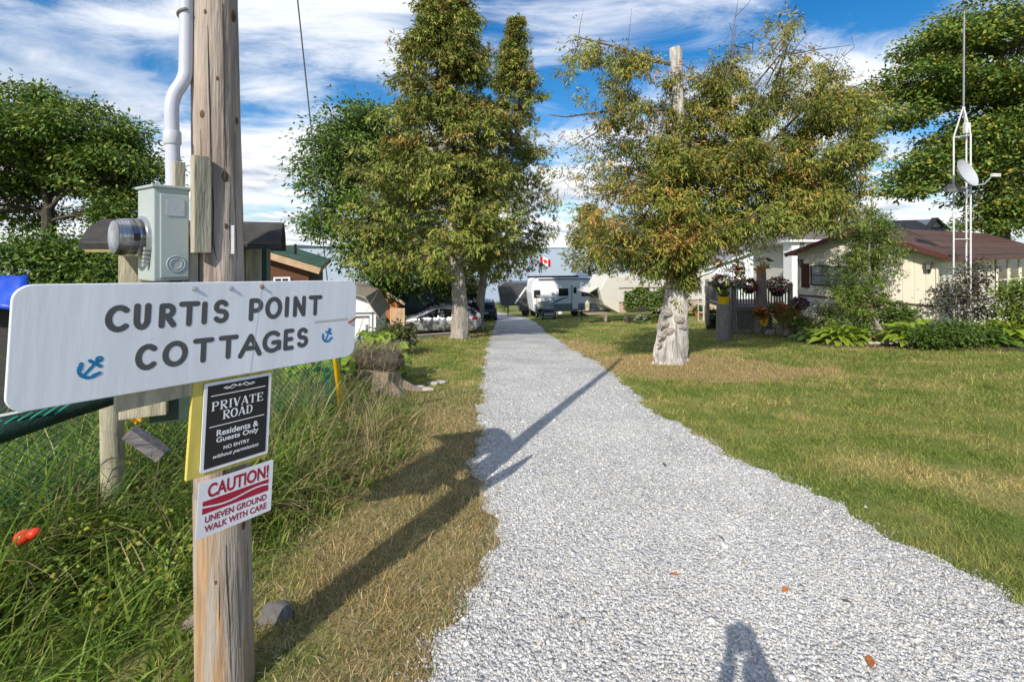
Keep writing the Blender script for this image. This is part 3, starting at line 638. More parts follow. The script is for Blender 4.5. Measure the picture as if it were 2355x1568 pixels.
tc_ = branch_tree('cedar_tree', 'old spreading cedar with bleached white trunk and broken bare top', trunkC, radC, tC, WHITEBARK, CEDARLEAF, colsC, per=7, L=.105, wr=.27, fan=.9, droop=.6, npb=84, spread=.25, flute=.10, extra_dead=dead, limbm=TWIG, inner=.35, br=.022, start_fn=lambda t: max(2.1, min(7.9, t.z - random.uniform(.3, .65) * Vector((t.x, t.y)).length)), roots=2)
kn = MB()   # swollen burls on the bleached trunk
for px, py, r in ((1528, 745, .12), (1540, 762, .15), (1522, 772, .11), (1562, 735, .14), (1570, 752, .10), (1516, 792, .07), (1535, 720, .13)):
    p = PV(px, py, d0 - .30) - Vector(trunkC[0]); bm_ = bmesh.new(); bmesh.ops.create_icosphere(bm_, subdivisions=3, radius=r)
    for v in bm_.verts: v.co = v.co * (1 + .35 * mnoise.noise(v.co * 14 + p) + .2 * mnoise.noise(v.co * 34 + p)); v.co.y *= .45; v.co.z *= .62
    kn.add([v.co + p for v in bm_.verts], [[v.index for v in f.verts] for f in bm_.faces]); bm_.free()
kn.sm = True; obj('burls', kn, M('burl_bark', (.33, .29, .25), .95, .5, 22, bump=1., bdist=.03), tc_)
# small cedar by the caravans
b = ground_pt(1352, 735); b = Vector((8.0, 48.0, gz(8., 48.))); top = PV(1352, 470, 48)
branch_tree('cedar_tree', 'small bushy cedar behind the white travel trailer', [b, b.lerp(top, .5), top], [.22, .14, .03], cone_targets(b, top, zpx(650, 48), 120, lambda u, a: 3.1 * (1 - u) ** .55 + .2, gapseed=11., gap=-.4), BARK, CEDARLEAF, lambda n, p, d: pal_pick([(.20, .21, .05), (.27, .25, .06), (.14, .16, .035)], [1, 1, .7], n), per=6, L=.3, wr=.3, npb=26, spread=.55, limbm=TWIG, br=.04)

def leafy_tree(name, label, base, trunk, trunk_r, blobs, n_cl, per, L, pal, w, barkm=DARKBARK, cr=.55, wr=.5, group=None, gap=-.2, seed=0., cat='tree', flat=.55, lm=LEAF, limb_r=.05):
    """broad-leaved crown: leaf clusters on limbs that run out to each cluster; blobs = (centre, radii, weight)"""
    loc = Vector(base); t = thing(name, label, cat, loc, group=group); tp = [Vector(p) - loc for p in trunk]
    mb = MB(); mb.tube(tp, trunk_r, 12, flute=.06, jit=.05); obj('trunk', mb, barkm, t)
    wsum = sum(q[2] for q in blobs); ctr = []
    for c, r, wt in blobs:
        for _ in range(int(n_cl * wt / wsum)):
            for _try in range(12):
                v = Vector((random.gauss(0, 1), random.gauss(0, 1), random.gauss(0, 1))).normalized() * random.uniform(.25, 1) ** .45; p = Vector(c) + Vector((v.x * r[0], v.y * r[1], v.z * r[2]))
                if mnoise.noise(p * (.9 / max(.6, min(r) * .5)) + Vector((seed, seed, 0))) > gap: break
            ctr.append((p - loc, Vector(c) - loc))
    lim = MB(); P, D, C, nL = [], [], [], []
    hubs = {}
    for p, c in ctr:
        key = tuple(round(q, 2) for q in c); f = tp[-1].lerp(tp[len(tp) // 2], random.random() * .6)
        if key not in hubs: 
            hb = f.lerp(c, .7); hubs[key] = (hb, path(f, hb, 5, .05, .06)); lim.tube(hubs[key][1], [limb_r * (1.3 - .16 * i) for i in range(6)], 7, cap=False)
        hb = random.choice(hubs[key][1][2:]); lim.tube(path(hb, p, 4, .03, .08), [limb_r * .45, limb_r * .36, limb_r * .26, limb_r * .16, limb_r * .08], 4, cap=False)
        n = int(per * random.uniform(.6, 1.4)); o = rng.normal(size=(n, 3)) * np.array((1, 1, flat)) * cr * random.uniform(.6, 1.2); P.append(np.array(p) + o)
        d = o / (np.linalg.norm(o, axis=1)[:, None] + 1e-6) + rng.normal(0, .5, (n, 3)); d[:, 2] -= .35; D.append(d / np.linalg.norm(d, axis=1)[:, None])
        C.append(pal_pick(pal, w, n) * random.uniform(.75, 1.3) * rng.uniform(.8, 1.2, n)[:, None])
    obj('branches', lim, barkm, t); P = np.concatenate(P); D = np.concatenate(D); C = np.concatenate(C)
    link('crown', leaf_mesh('crown', P, D, L * rng.uniform(.65, 1.35, len(P)), wr, C, lm), t, kind='stuff'); print(name, len(P)); return t
GP = [(.105, .185, .032), (.07, .135, .025), (.17, .235, .038), (.24, .27, .042)]
# broad tree on the far left
def blobV(px, py, d, rx, ry, rd, wt, fl=1.): return (PV(px, py, d), (rx / F * d, rd, ry * fl / F * d), wt)
d = 13.5; bx = PV(118, 600, d); bx.z = gz(bx.x, bx.y)
leafy_tree('broadleaf_tree', 'spreading green leafy tree with dark fanned limbs behind the blue tarp', bx, [bx, PV(118, 600, d), PV(115, 540, d), PV(112, 480, d)], [.26, .2, .17, .14],
    [blobV(60, 300, d, 130, 90, 1.9, 1.5, .95), blobV(200, 300, d, 110, 60, 1.6, 1.1, .95), blobV(280, 400, d, 90, 70, 1.4, 1.0, .95), blobV(120, 400, d + .8, 140, 60, 1.6, .9, .95), blobV(-40, 420, d, 100, 90, 1.5, .8, .95), blobV(300, 480, d, 60, 50, 1.2, .5, .95), blobV(30, 240, d, 90, 50, 1.5, .7, .95), blobV(60, 480, d + 1, 120, 50, 1.3, .4, .95)], 760, 74, .125, GP, [.35, .25, .27, .13], cr=.25, gap=.13, wr=.45, limb_r=.045)
leafy_tree('shrub', 'dark leafy shrub under the spreading tree by the tarp', Vector((-13.4, 13.5, gz(-13.4, 13.5))), [Vector((-13.4, 13.5, gz(-13.4, 13.5))), Vector((-13.4, 13.5, .3)), Vector((-13.3, 13.5, .9))], [.12, .1, .06],
    [blobV(120, 600, 13, 110, 55, 1.0, 1), blobV(260, 620, 13, 80, 40, 1.0, .8), blobV(170, 680, 13, 150, 40, 1.0, .8)], 230, 70, .13, GP, [.3, .5, .15, .05], cr=.35, gap=-.5, cat='shrub')
# dark broadleaf behind the cedars
d = 28.; bx = Vector(((905 - CX) / F * d, d, 0)); bx.z = gz(bx.x, bx.y)
leafy_tree('broadleaf_tree', 'rounded deep green tree filling in left of the tall cedars', bx, [bx, PV(905, 690, d), PV(900, 600, d), PV(890, 480, d)], [.5, .42, .36, .2],
    [blobV(820, 330, d, 110, 80, 3.0, 1.3), blobV(760, 400, d, 70, 110, 2.4, 1.0), blobV(880, 300, d, 80, 60, 2.6, .8), blobV(830, 520, d, 95, 100, 2.8, 1.2), blobV(910, 620, d, 110, 50, 2.6, .8), blobV(745, 510, d, 45, 30, 1.5, .3), blobV(940, 450, d + 1, 90, 120, 2.4, .9), blobV(1000, 640, d + 2, 90, 40, 2.4, .6)], 640, 60, .26, GP, [.42, .38, .15, .05], cr=.5, gap=-.02, wr=.42, limb_r=.07)
# big maple on the right, behind the mobile home
d = 24.; bx = Vector((26.5, 25.5, 0)); bx.z = gz(26.5, 25.5)
leafy_tree('maple_tree', 'large green maple rising over the mobile home roof beside the mast', bx, [bx, Vector((26.3, 25.5, 3)), Vector((26, 25.3, 7)), Vector((25.7, 25, 10))], [.55, .48, .38, .2],
    [blobV(2300, 60, d, 150, 70, 3, 1.3, .8), blobV(2180, 110, d, 95, 50, 2.4, .9, .8), blobV(2110, 190, d, 85, 50, 2.2, .9, .8), blobV(2230, 200, d, 120, 50, 2.4, .9, .8), blobV(2340, 220, d, 110, 100, 3, 1.1, .8), blobV(2260, 320, d, 120, 60, 2.6, 1.1, .8), blobV(2170, 380, d, 110, 50, 2.2, .9, .8), blobV(2330, 430, d, 100, 100, 2.6, 1.2, .8), blobV(2080, 270, d, 60, 30, 1.6, .35, .8), blobV(2290, 500, d, 60, 50, 2, .4, .8), blobV(2420, 320, d, 120, 250, 3, 1.4, .8), blobV(2090, 430, d, 60, 25, 1.4, .3, .8)], 900, 84, .205, [(.11, .19, .034), (.075, .14, .027), (.18, .235, .037), (.29, .28, .042), (.34, .25, .035)], [.38, .25, .22, .11, .04], cr=.46, gap=.1, limb_r=.08, flat=.34)
# ------------------------------------------------------------------ pole, signs, meter (frame: a along the signs, b behind them)
PHI = math.atan2(.829, .561); Q0 = Vector((-1.195, 1.96, 0)); UA = Vector((.561, .829, 0)); NB = Vector((-.829, .561, 0))
def L2W(a, b, z): return Q0 + UA * a + NB * b + Vector((0, 0, z))
def on_sign(px, py, b=0.):   # picture point -> (a, z) on the plane b behind the sign plane
    k = (px - CX) / F; o = Q0 + NB * b; a = (k * o.y - o.x) / (UA.x - k * UA.y); d = o.y + a * UA.y
    return a, CAMZ - (py - HY) / F * d
def Z2(zx, zy): return zx * .4203, (640 + zy * .4464) * .9416     # enlarged crop of the sign -> picture point
def flat_strokes(strokes, rnd=True, dz=.00003, y0=0., n=14):
    """flat painted strokes in the local xz plane facing -y, each lying a hair above the one before"""
    mb = MB(); k = 0
    for pts, w in strokes:
        pts = [Vector((p[0], p[1])) for p in pts]; ws = w if isinstance(w, (list, tuple)) else [w] * len(pts)
        y = y0 - dz * (k % 40); k += 1; L_, R_ = [], []
        for i, p in enumerate(pts):
            t = (pts[min(i + 1, len(pts) - 1)] - pts[max(i - 1, 0)]).normalized(); nn = Vector((-t.y, t.x)) * ws[i] / 2
            L_.append(p + nn); R_.append(p - nn)
        m = len(pts); mb.add([(q.x, y, q.y) for q in L_ + R_], [(i, i + 1, m + i + 1, m + i) for i in range(m - 1)])
        if rnd:
            for i, p in ((0, pts[0]), (m - 1, pts[-1])):
                y = y0 - dz * (k % 40); k += 1
                mb.add([(p.x + ws[i] / 2 * math.cos(6.283 * j / n), y, p.y + ws[i] / 2 * math.sin(6.283 * j / n)) for j in range(n)], [tuple(range(n))])
    return mb
def arc(cx, cy, rx, ry, a0, a1, n=14): return [(cx + rx * math.cos(R(a0 + (a1 - a0) * i / n)), cy + ry * math.sin(R(a0 + (a1 - a0) * i / n))) for i in range(n + 1)]
GLY = {'C': [arc(.58, .5, .55, .5, 48, 312, 18)], 'U': [[(.06, 1), (.06, .36)] + arc(.5, .36, .44, .36, 180, 360, 10) + [(.94, 1)]],
 'R': [[(.08, 0), (.08, 1)], [(.08, 1), (.5, 1)] + arc(.5, .74, .38, .26, 90, -90, 8) + [(.08, .48)], [(.45, .48), (.95, 0)]], 'T': [[(0, 1), (1, 1)], [(.5, 1), (.5, 0)]], 'I': [[(.5, 0), (.5, 1)]],
 'S': [arc(.5, .74, .42, .26, 30, 230, 10) + arc(.5, .26, .45, .26, 60, -150, 12)], 'P': [[(.08, 0), (.08, 1)], [(.08, 1), (.5, 1)] + arc(.5, .72, .42, .28, 90, -90, 8) + [(.08, .44)]],
 'O': [arc(.5, .5, .5, .5, 90, 451, 26)], 'N': [[(.05, 0), (.05, 1)], [(.05, 1), (.95, 0)], [(.95, 0), (.95, 1)]], 'A': [[(0, 0), (.5, 1)], [(.5, 1), (1, 0)], [(.2, .36), (.8, .36)]],
 'G': [arc(.55, .5, .53, .5, 48, 330, 18), [(1.0, .10), (1.0, .45)], [(1.0, .45), (.6, .45)]], 'E': [[(.05, 0), (.05, 1)], [(.05, 1), (.95, 1)], [(.05, .52), (.82, .52)], [(.05, 0), (.95, 0)]]}
SIGNPAINT = M('sign_white', (.66, .69, .73), .45, .07, 2.5, st=(3, 1, .4), bump=.12, bscale=9, spec=.35, col2=(.58, .61, .65), c2=(.5, .75))
LETTERGREY = M('letter_grey', (.075, .08, .085), .55, .12, 25); ANCHORBLUE = M('anchor_blue', (.012, .17, .38), .5, .15, 25)
def rounded(x0, x1, z0, z1, r, n=7):
    o = []
    for cx, cz, a in ((x1 - r, z1 - r, 0), (x0 + r, z1 - r, 90), (x0 + r, z0 + r, 180), (x1 - r, z0 + r, 270)):
        o += arc(cx, cz, r, r, a, a + 90, n)
    return o
def build_sign():
    aL, zLt = on_sign(30, 655); aR, zRt = on_sign(822, 644.7); W_ = aR - aL; H_ = .398; tilt = math.atan2(zRt - zLt, W_)
    t = thing('cottage_sign', 'big white painted board reading CURTIS POINT COTTAGES bolted to the pole', 'sign', L2W(aL, 0, zLt - .0)); t.rotation_euler = (Matrix.Rotation(PHI, 3, 'Z') @ Matrix.Rotation(-tilt, 3, 'Y')).to_euler()
    obj('board', MB().prism(rounded(0, W_, -H_, 0, .05), 0, .019), SIGNPAINT, t, bevel=.003)
    def uv(px, py):
        a, z = on_sign(px, py); return (a - aL) * math.cos(tilt) + (z - zLt) * math.sin(tilt), (z - zLt) * math.cos(tilt) - (a - aL) * math.sin(tilt)
    for nm, word in (('lettering', [('C', 572, 715, 235, 385), ('U', 728, 832, 225, 372), ('R', 865, 972, 225, 360), ('T', 978, 1095, 215, 352), ('I', 1105, 1136, 215, 342), ('S', 1165, 1258, 205, 335), ('P', 1358, 1445, 198, 322), ('O', 1452, 1545, 190, 312), ('I', 1560, 1582, 188, 303), ('N', 1602, 1676, 185, 300), ('T', 1688, 1763, 182, 293)]),
                     ('lettering', [('C', 738, 865, 448, 592), ('O', 890, 1030, 430, 572), ('T', 1055, 1172, 415, 550), ('T', 1195, 1305, 400, 530), ('A', 1305, 1435, 392, 520), ('G', 1435, 1540, 375, 497), ('E', 1550, 1612, 365, 482), ('S', 1622, 1690, 358, 468)])):
        for ch, x0, x1, y0, y1 in word:
            st = []
            u0, _ = uv(*Z2(x0, (y0 + y1) / 2)); u1, _ = uv(*Z2(x1, (y0 + y1) / 2)); um, v1 = uv(*Z2((x0 + x1) / 2, y0)); um, v0 = uv(*Z2((x0 + x1) / 2, y1))
            w = .0205; u0 += w / 2; u1 -= w / 2; v0 += w / 2; v1 -= w / 2
            for s in GLY[ch]: st.append(([(u0 + (u1 - u0) * a if ch != 'I' else (u0 + u1) / 2, v0 + (v1 - v0) * b) for a, b in s], w))
            obj('letter', flat_strokes(st, y0=-.0007), LETTERGREY, t)
        
    for cx, cy, s, rot in ((501, 578, .030, -38), (1793, 402, .0265, -22)):
        u, v = uv(*Z2(cx, cy)); M2 = Matrix.Rotation(R(rot), 2); s_ = s
        raw = [([(0, 1.0), (0, -1.0)], .34), (arc(0, 1.1, .26, .26, 0, 360, 12), .26), ([(-.62, .55), (.62, .55)], .38), (arc(0, -.1, 1.0, 1.0, 200, 340, 14), .36), ([(-1.05, -.1), (-.75, -.55)], .4), ([(1.05, -.1), (.75, -.55)], .4)]
        st = [([tuple(M2 @ Vector(p) * s_ + Vector((u, v))) for p in q], w * s_) for q, w in raw]
        obj('anchor_emblem', flat_strokes(st, y0=-.0007), ANCHORBLUE, t)
    for px, py, m in ((447, 664, STEEL), (531, 663, STEEL), (603, 660, M('rusty_steel', (.23, .09, .045), .7, .3, 30))):
        u, v = uv(px, py); b = MB(); b.lathe([(.0095, 0), (.0095, -.002), (.0065, -.0022), (.006, -.008), (.003, -.010), (.0004, -.0105)], 10, axis='y'); o = obj('bolt', b, m, t); o.location = (u, 0, v)
    # rusty nail scratch, drips and the join in the board
    u0, v0 = uv(724, 741); u1, v1 = uv(800, 733)
    obj('scratch', flat_strokes([([(u0, v0), (u1, v1)], .009)], False, y0=-.001), M('grey_smear', (.48, .49, .48), .6, .2, 40), t)
    u0, v0 = uv(801, 742); u1, v1 = uv(816, 732); b = MB().bar((u0, -.004, v0), (u1, -.006, v1), .006, .009); obj('rust_hook', b, M('rust', (.30, .09, .04), .8, .4, 60), t)
    u0, v0 = uv(592, 745); u1, v1 = uv(575, 866); u2, v2 = uv(606, 647)
    obj('crack', flat_strokes([([(u1, v1), (u0, v0), (u2, v2)], .0016)], False, y0=-.0009), M('crack_grey', (.36, .38, .42), .7, .2, 40), t)
build_sign()
SERIF = {'P': [('v', .12, .26), ('b', .12, .48, 1.)], 'R': [('v', .12, .26), ('b', .12, .5, 1.), ('d', .42, .5, .92, 0, .2)], 'I': [('v', .4, .26)], 'V': [('d', .12, 1, .5, 0, .22), ('d', .5, 0, .88, 1, .09)], 'A': [('d', .1, 0, .5, 1, .09), ('d', .5, 1, .9, 0, .22), ('h', .22, .78, .32)],
         'T': [('v', .4, .26), ('h', .02, 1.0, .96), ('s', .04, .86), ('s', .96, .86)], 'E': [('v', .12, .26), ('h', .1, .88, .96), ('h', .1, .7, .52), ('h', .1, .92, .04), ('s', .88, .88), ('s', .92, .12), ('s', .68, .52)], 'O': [('o',)], 'D': [('v', .12, .26), ('b', .12, 0., 1.)]}
def serif_word(word, x0, x1, z0, z1):
    n = len(word); wsum = sum(.62 if c == 'I' else 1. for c in word); cw = (x1 - x0) / wsum; x = x0; h = z1 - z0; st = []
    for c in word:
        w = cw * (.62 if c == 'I' else 1.); iw = w * .9
        def q(a, b): return (x + iw * a, z0 + h * b)
        for g in SERIF[c]:
            if g[0] == 'v':
                a = .5 if c in 'IT' else g[1] + .1; st += [([q(a, 0), q(a, 1)], .2 * cw), ([q(a - (.34 if c == 'I' else .2), .03), q(a + (.34 if c == 'I' else .2), .03)], .06 * h)]
                if c not in 'T': st.append(([q(a - (.34 if c == 'I' else .2), .97), q(a + (.2 if c != 'I' else .34), .97)], .06 * h))
            elif g[0] == 'b':
                lo, hi = g[2], g[3]; m = (lo + hi) / 2; pts = [q(.25, hi - .04), q(.5, hi - .04)] + [q(.5 + .36 * math.cos(R(t)), m + (hi - lo) * .47 * math.sin(R(t))) for t in range(75, -76, -15)] + [q(.5, lo + .04), q(.25, lo + .04)]
                k = len(pts); st.append((pts, [.07 * h + .10 * h * math.sin(math.pi * i / (k - 1)) ** 2 for i in range(k)]))
            elif g[0] == 'd': st.append(([q(g[1], g[2]), q(g[3], g[4])], g[5] * cw)); st += [([q(g[1] - .13, .97 if g[2] > .5 else .03), q(g[1] + .13, .97 if g[2] > .5 else .03)], .06 * h)] * (g[2] in (0, 1)) + [([q(g[3] - .13, .97 if g[4] > .5 else .03), q(g[3] + .13, .97 if g[4] > .5 else .03)], .06 * h)] * (c in 'VAR')
            elif g[0] == 'h': st.append(([q(g[1], g[3]), q(g[2], g[3])], .07 * h))
            elif g[0] == 's': st.append(([q(g[1], g[2] - .12), q(g[1], g[2] + .12)], .07 * h))
            elif g[0] == 'o': st.append(([q(.5 + .41 * math.cos(R(t)), .5 + .48 * math.sin(R(t))) for t in range(0, 361, 15)], [.08 * h + .11 * h * abs(math.cos(R(t))) for t in range(0, 361, 15)]))
        x += w
    return st
def text_mesh(s, x0, x1, z0, z1, off=.02, shear=0.):
    cu = bpy.data.curves.new('t', 'FONT'); cu.body = s; cu.size = 1; cu.offset = off; cu.shear = shear; o = bpy.data.objects.new('t', cu); COL.objects.link(o); bpy.context.view_layer.update()
    me = bpy.data.meshes.new_from_object(o.evaluated_get(bpy.context.evaluated_depsgraph_get())); co = np.array([v.co[:] for v in me.vertices]); fs = [tuple(p.vertices) for p in me.polygons]
    bpy.data.objects.remove(o); bpy.data.curves.remove(cu); bpy.data.meshes.remove(me)
    a, b = co.min(0), co.max(0); mb = MB(); mb.add([(x0 + (x1 - x0) * (p[0] - a[0]) / (b[0] - a[0]), 0, z0 + (z1 - z0) * (p[1] - a[1]) / (b[1] - a[1])) for p in co], fs); return mb
def plate_frame(name, label, corners, b, cat='sign'):
    (a0, zt0), (a1, zt1) = on_sign(*corners[0], b), on_sign(*corners[1], b); (a2, zb0), (a3, zb1) = on_sign(*corners[2], b), on_sign(*corners[3], b)
    al = (a0 + a2) / 2; ar = (a1 + a3) / 2; tilt = math.atan2((zt1 + zb1 - zt0 - zb0) / 2, ar - al); W_ = (ar - al); H_ = ((zt0 - zb0) + (zt1 - zb1)) / 2
    t = thing(name, label, cat, L2W(al, b, zb0)); t.rotation_euler = (Matrix.Rotation(PHI, 3, 'Z') @ Matrix.Rotation(-tilt, 3, 'Y')).to_euler(); return t, W_, H_
BLK = M('sign_black', (.014, .014, .016), .3, .1, 10, spec=.4); PRW = M('print_white', (.75, .76, .78), .5, .05, 20); CRIM = M('print_crimson', (.34, .012, .035), .45, .12, 20); TINW = M('tin_white', (.72, .72, .75), .4, .06, 8, bump=.1, bscale=12)
t, W_, H_ = plate_frame('private_road_sign', 'black framed sign reading PRIVATE ROAD Residents and Guests Only', [(460.4, 885.2), (616.4, 857.6), (459.5, 1090.4), (616.4, 1041.3)], .012)
obj('frame_plate', MB().prism(rounded(0, W_, 0, H_, .008, 4), 0, .004), PRW, t); obj('black_panel', MB().bb(.013, W_ - .013, -.0012, 0, .013, H_ - .013), BLK, t)
for wd_, xa_, xb_, za_, zb_ in (('PRIVATE', .030, W_ - .030, .675, .775), ('ROAD', .075, W_ - .075, .555, .655)):
    ws_ = [.62 if c == 'I' else 1. for c in wd_]; cw_ = (xb_ - xa_) / sum(ws_); x_ = xa_
    for c, w1 in zip(wd_, ws_): obj('letter', flat_strokes(serif_word(c, x_, x_ + cw_ * w1, H_ * za_, H_ * zb_), False, .00003, -.0016), PRW, t); x_ += cw_ * w1
for z_ in (.845, .495): obj('rule', flat_strokes([([(.026, H_ * z_), (W_ - .026, H_ * z_)], .0035)], False, .0001, -.0016), PRW, t)
obj('scroll_ornament', flat_strokes([([(W_ / 2 - .02, H_ * .918), (W_ / 2 + .02, H_ * .918)], .0025)] + [([(W_ / 2 + s * (.012 + .05 * i / 12), H_ * .92 + .006 * math.sin(i / 12 * 6.28)) for i in range(13)], .0035) for s in (-1, 1)] + [([(W_ / 2 + s * (.02 + .045 * i / 12), H_ * .912 - .005 * math.sin(i / 12 * 6.28)) for i in range(13)], .0025) for s in (-1, 1)] + [([(W_ / 2, H_ * .905), (W_ / 2, H_ * .94)], .004)], False, .0001, -.0016), PRW, t)
for s, x0, x1, z0, z1, off, sh in (('Residents &', .055, W_ - .05, .375, .445, .022, 0), ('Guests Only', .055, W_ - .048, .285, .362, .022, 0), ('NO ENTRY', .085, W_ - .085, .205, .248, .02, 0), ('without permission', .045, W_ - .045, .115, .172, .018, .3)):
    o = obj('lettering', text_mesh(s, x0, x1, z0 * H_, z1 * H_, off, sh), PRW, t); o.location.y = -.0017
t, W_, H_ = plate_frame('caution_sign', 'white tin sign with red CAUTION UNEVEN GROUND WALK WITH CARE', [(452, 1111.6), (624.7, 1057.3), (448, 1244.3), (622, 1171)], .010)
obj('plate', MB().prism(rounded(0, W_, 0, H_, .006, 3), 0, .002), TINW, t)
for s, x0, x1, z0, z1, off in (('CAUTION!', .035, W_ - .020, .68, .93, .03), ('UNEVEN GROUND', .030, W_ - .024, .25, .37, .025), ('WALK WITH CARE', .030, W_ - .022, .08, .20, .025)):
    o = obj('lettering', text_mesh(s, x0, x1, z0 * H_, z1 * H_, off), CRIM, t); o.location.y = -.0008
wv = [(.018 + (W_ - .036) * i / 24) for i in range(25)]
up = [.535 + .035 * math.sin(i / 24 * 6.3 + 2.6) for i in range(25)]
bd = MB()
for (f0, f1) in ((lambda i: .645, lambda i: up[i] + .012), (lambda i: up[i] - .022, lambda i: .42)):
    bd.add([(wv[i], -.0006, f0(i) * H_) for i in range(25)] + [(wv[i], -.0006, f1(i) * H_) for i in range(25)], [(i, i + 1, 26 + i, 25 + i) for i in range(24)])
obj('wavy_band', bd, CRIM, t)
# yellow board behind the two small signs
YB = M('faded_yellow_board', (.56, .46, .10), .8, .2, 6, st=(6, 6, .5), col2=(.42, .36, .12))
t, W_, H_ = plate_frame('yellow_board', 'faded yellow painted board behind the private road sign', [(428.6, 884), (616, 855), (428.6, 1107), (616, 1050)], .020, 'board')
obj('board', MB().bb(0, W_, 0, .019, 0, H_ + .05), YB, t, bevel=.002)
t = thing('mounting_plank', 'old greenish timber plank behind the lower edge of the cottage sign', 'plank', L2W(0, 0, 0), PHI)
a0, z0 = on_sign(268, 945, .03); a1, z1 = on_sign(620, 865, .03)
obj('plank', MB().bar((a0, .042, z0 + .06), (a1, .042, z1 + .06), .036, .13), TREATED, t, bevel=.003)
# the pole itself
PA = L2W(.063, .165, 0); POLEWOOD = M('weathered_pole', (.36, .30, .25), .85, .3, 4.5, st=(7, 7, .45), bump=.7, bscale=16, bdist=.012, col2=(.21, .165, .135), c2=(.46, .62))
POLEORANGE = M('worn_orange_pole_foot', (.37, .24, .135), .85, .35, 5, st=(7, 7, .5), bump=.7, bscale=16, bdist=.012, col2=(.31, .27, .23), c2=(.44, .56))
def pole_x(z): return PA + Vector((-.016 * (z - .5), 0, z))
t = thing('utility_pole', 'tall weathered grey wooden pole carrying the signs', 'utility pole', (PA.x, PA.y, gz(PA.x, PA.y)))
base = Vector(t.location); zz = [base.z - .2, base.z, .1, .35, .62, .9, 1.3, 1.75, 2.2, 2.86, 4., 5.5, 7.2]
mbp = MB(); n = 40; fine = np.linspace(0, 1, 60); Z = np.r_[np.linspace(.67, 3.2, 58), np.linspace(3.3, 7.2, 14)]
def prad(z): return .114 - .0082 * z
mbp.tube([pole_x(z) - base for z in Z], [prad(z) for z in Z], 40, flute=.006, nf=7, jit=.006); obj('shaft', mbp, POLEWOOD, t)
Z2_ = np.linspace(base.z - .25, .672, 16); mbf = MB(); mbf.tube([pole_x(z) - base for z in Z2_], [prad(z) + .0012 for z in Z2_], 40, flute=.008, nf=6, jit=.007); obj('foot', mbf, POLEORANGE, t, label='orange worn foot of the pole below the signs')
KN = M('knot', (.10, .055, .03), .9, .4, 30); CRK = M('wood_crack', (.05, .04, .033), .95, .3, 20)
def on_pole(px, z):   # point of the pole surface seen at picture column px, height z
    c = pole_x(z); k = (px - CX) / F; dirv = Vector((k, 1, 0)).normalized(); m = Vector((c.x, c.y, 0)); tca = m.dot(dirv); d2 = m.length_squared - tca * tca; r = prad(z) + .001
    s = tca - math.sqrt(max(r * r - d2, 0)); return dirv * s + Vector((0, 0, z))
for px, py, r in ((465, 265, .010), (518, 405, .013), (545, 268, .010), (500, 180, .006), (472, 30, .006), (537, 20, .016), (520, 520, .007), (560, 1225, .012), (497, 1330, .006)):
    z = CAMZ - (py - HY) / F * 2.02; p = on_pole(px, z); nn = (p - pole_x(z)); nn.z = 0; nn.normalize(); bm_ = bmesh.new(); bmesh.ops.create_icosphere(bm_, subdivisions=2, radius=r); k = MB()
    k.add([(v.co + nn * max(0, -v.co.dot(nn)) * 0 - nn * v.co.dot(nn) * .72 + Vector((0, 0, v.co.z * .8))) + p - base for v in bm_.verts], [[v.index for v in f.verts] for f in bm_.faces]); bm_.free(); k.sm = True; obj('knot', k, KN, t)
for pts in ([(478, 60), (480, 150), (484, 300), (486, 420), (492, 470), (490, 560), (500, 600)], [(512, 0), (515, 120), (516, 260), (520, 380)], [(540, 300), (538, 380), (543, 520), (546, 600)], [(530, 420), (528, 520), (531, 600)], [(520, 1250), (522, 1330), (528, 1430), (531, 1540)], [(545, 1260), (548, 1380), (552, 1500)], [(504, 1290), (505, 1400), (502, 1500)], [(462, 300), (464, 420)], [(570, 1280), (572, 1400)]):
    p = [on_pole(x, CAMZ - (y - HY) / F * 2.02) for x, y in pts]; k = MB(); k.tube([q - base for q in p], [.0008] + [.0022] * (len(p) - 2) + [.0008], 5); obj('crack', k, CRK, t)
TAG = M('tag_aluminium', (.62, .62, .60), .5, .1, 20)
k = MB(); kd = MB()
for i in range(12):
    z = CAMZ - (520 + i * 5.6 - HY) / F * 2.0; p = on_pole(533, z) - base; k.box(p - Vector((0, .001, 0)), (.021, .0025, .0098), R(28))
    if 1 < i < 11: kd.box(p - Vector((.004, .0032, 0)), (.008, .001, .0045), R(28))
tg = obj('pole_tag', k, TAG, t); obj('tag_numbers', kd, BLACK, tg)
# meter box on the left of the pole
t = thing('meter_box', 'grey green electricity meter box with round glass meter beside the pole', 'meter box', L2W(-.213, .118, 1.618), PHI)
BOXG = M('meter_box_enamel', (.37, .415, .395), .42, .06, 4, spec=.35)
obj('body', MB().bb(.0, .125, .0, .165, .0, .375), BOXG, t, bevel=.005); obj('cover', MB().bb(.020, .121, -.006, .001, .012, .350), BOXG, t, bevel=.004)
obj('cap', MB().prism([(-.008, .372), (.131, .372), (.131, .384), (-.008, .384)], -.010, .172), BOXG, t, bevel=.003)
k = MB(); 
for r in (.032, .021): k.tube([(.074 + r * math.cos(q * .2618), -.007, .068 + r * math.sin(q * .2618)) for q in range(25)], .0022, 6, cap=False)
obj('knockout', k, BOXG, t)
obj('rating_plate', MB().bb(.040, .104, -.0085, -.006, .262, .330), M('printed_plate', (.42, .44, .45), .35, .12, 60, metal=.3), t)
mm = MB(); mm.lathe([(.086, .004), (.086, -.012), (.078, -.016), (.0001, -.016)], 28, axis='x'); o = obj('meter_ring', mm, STEEL, t); o.location = (0, .10, .175)

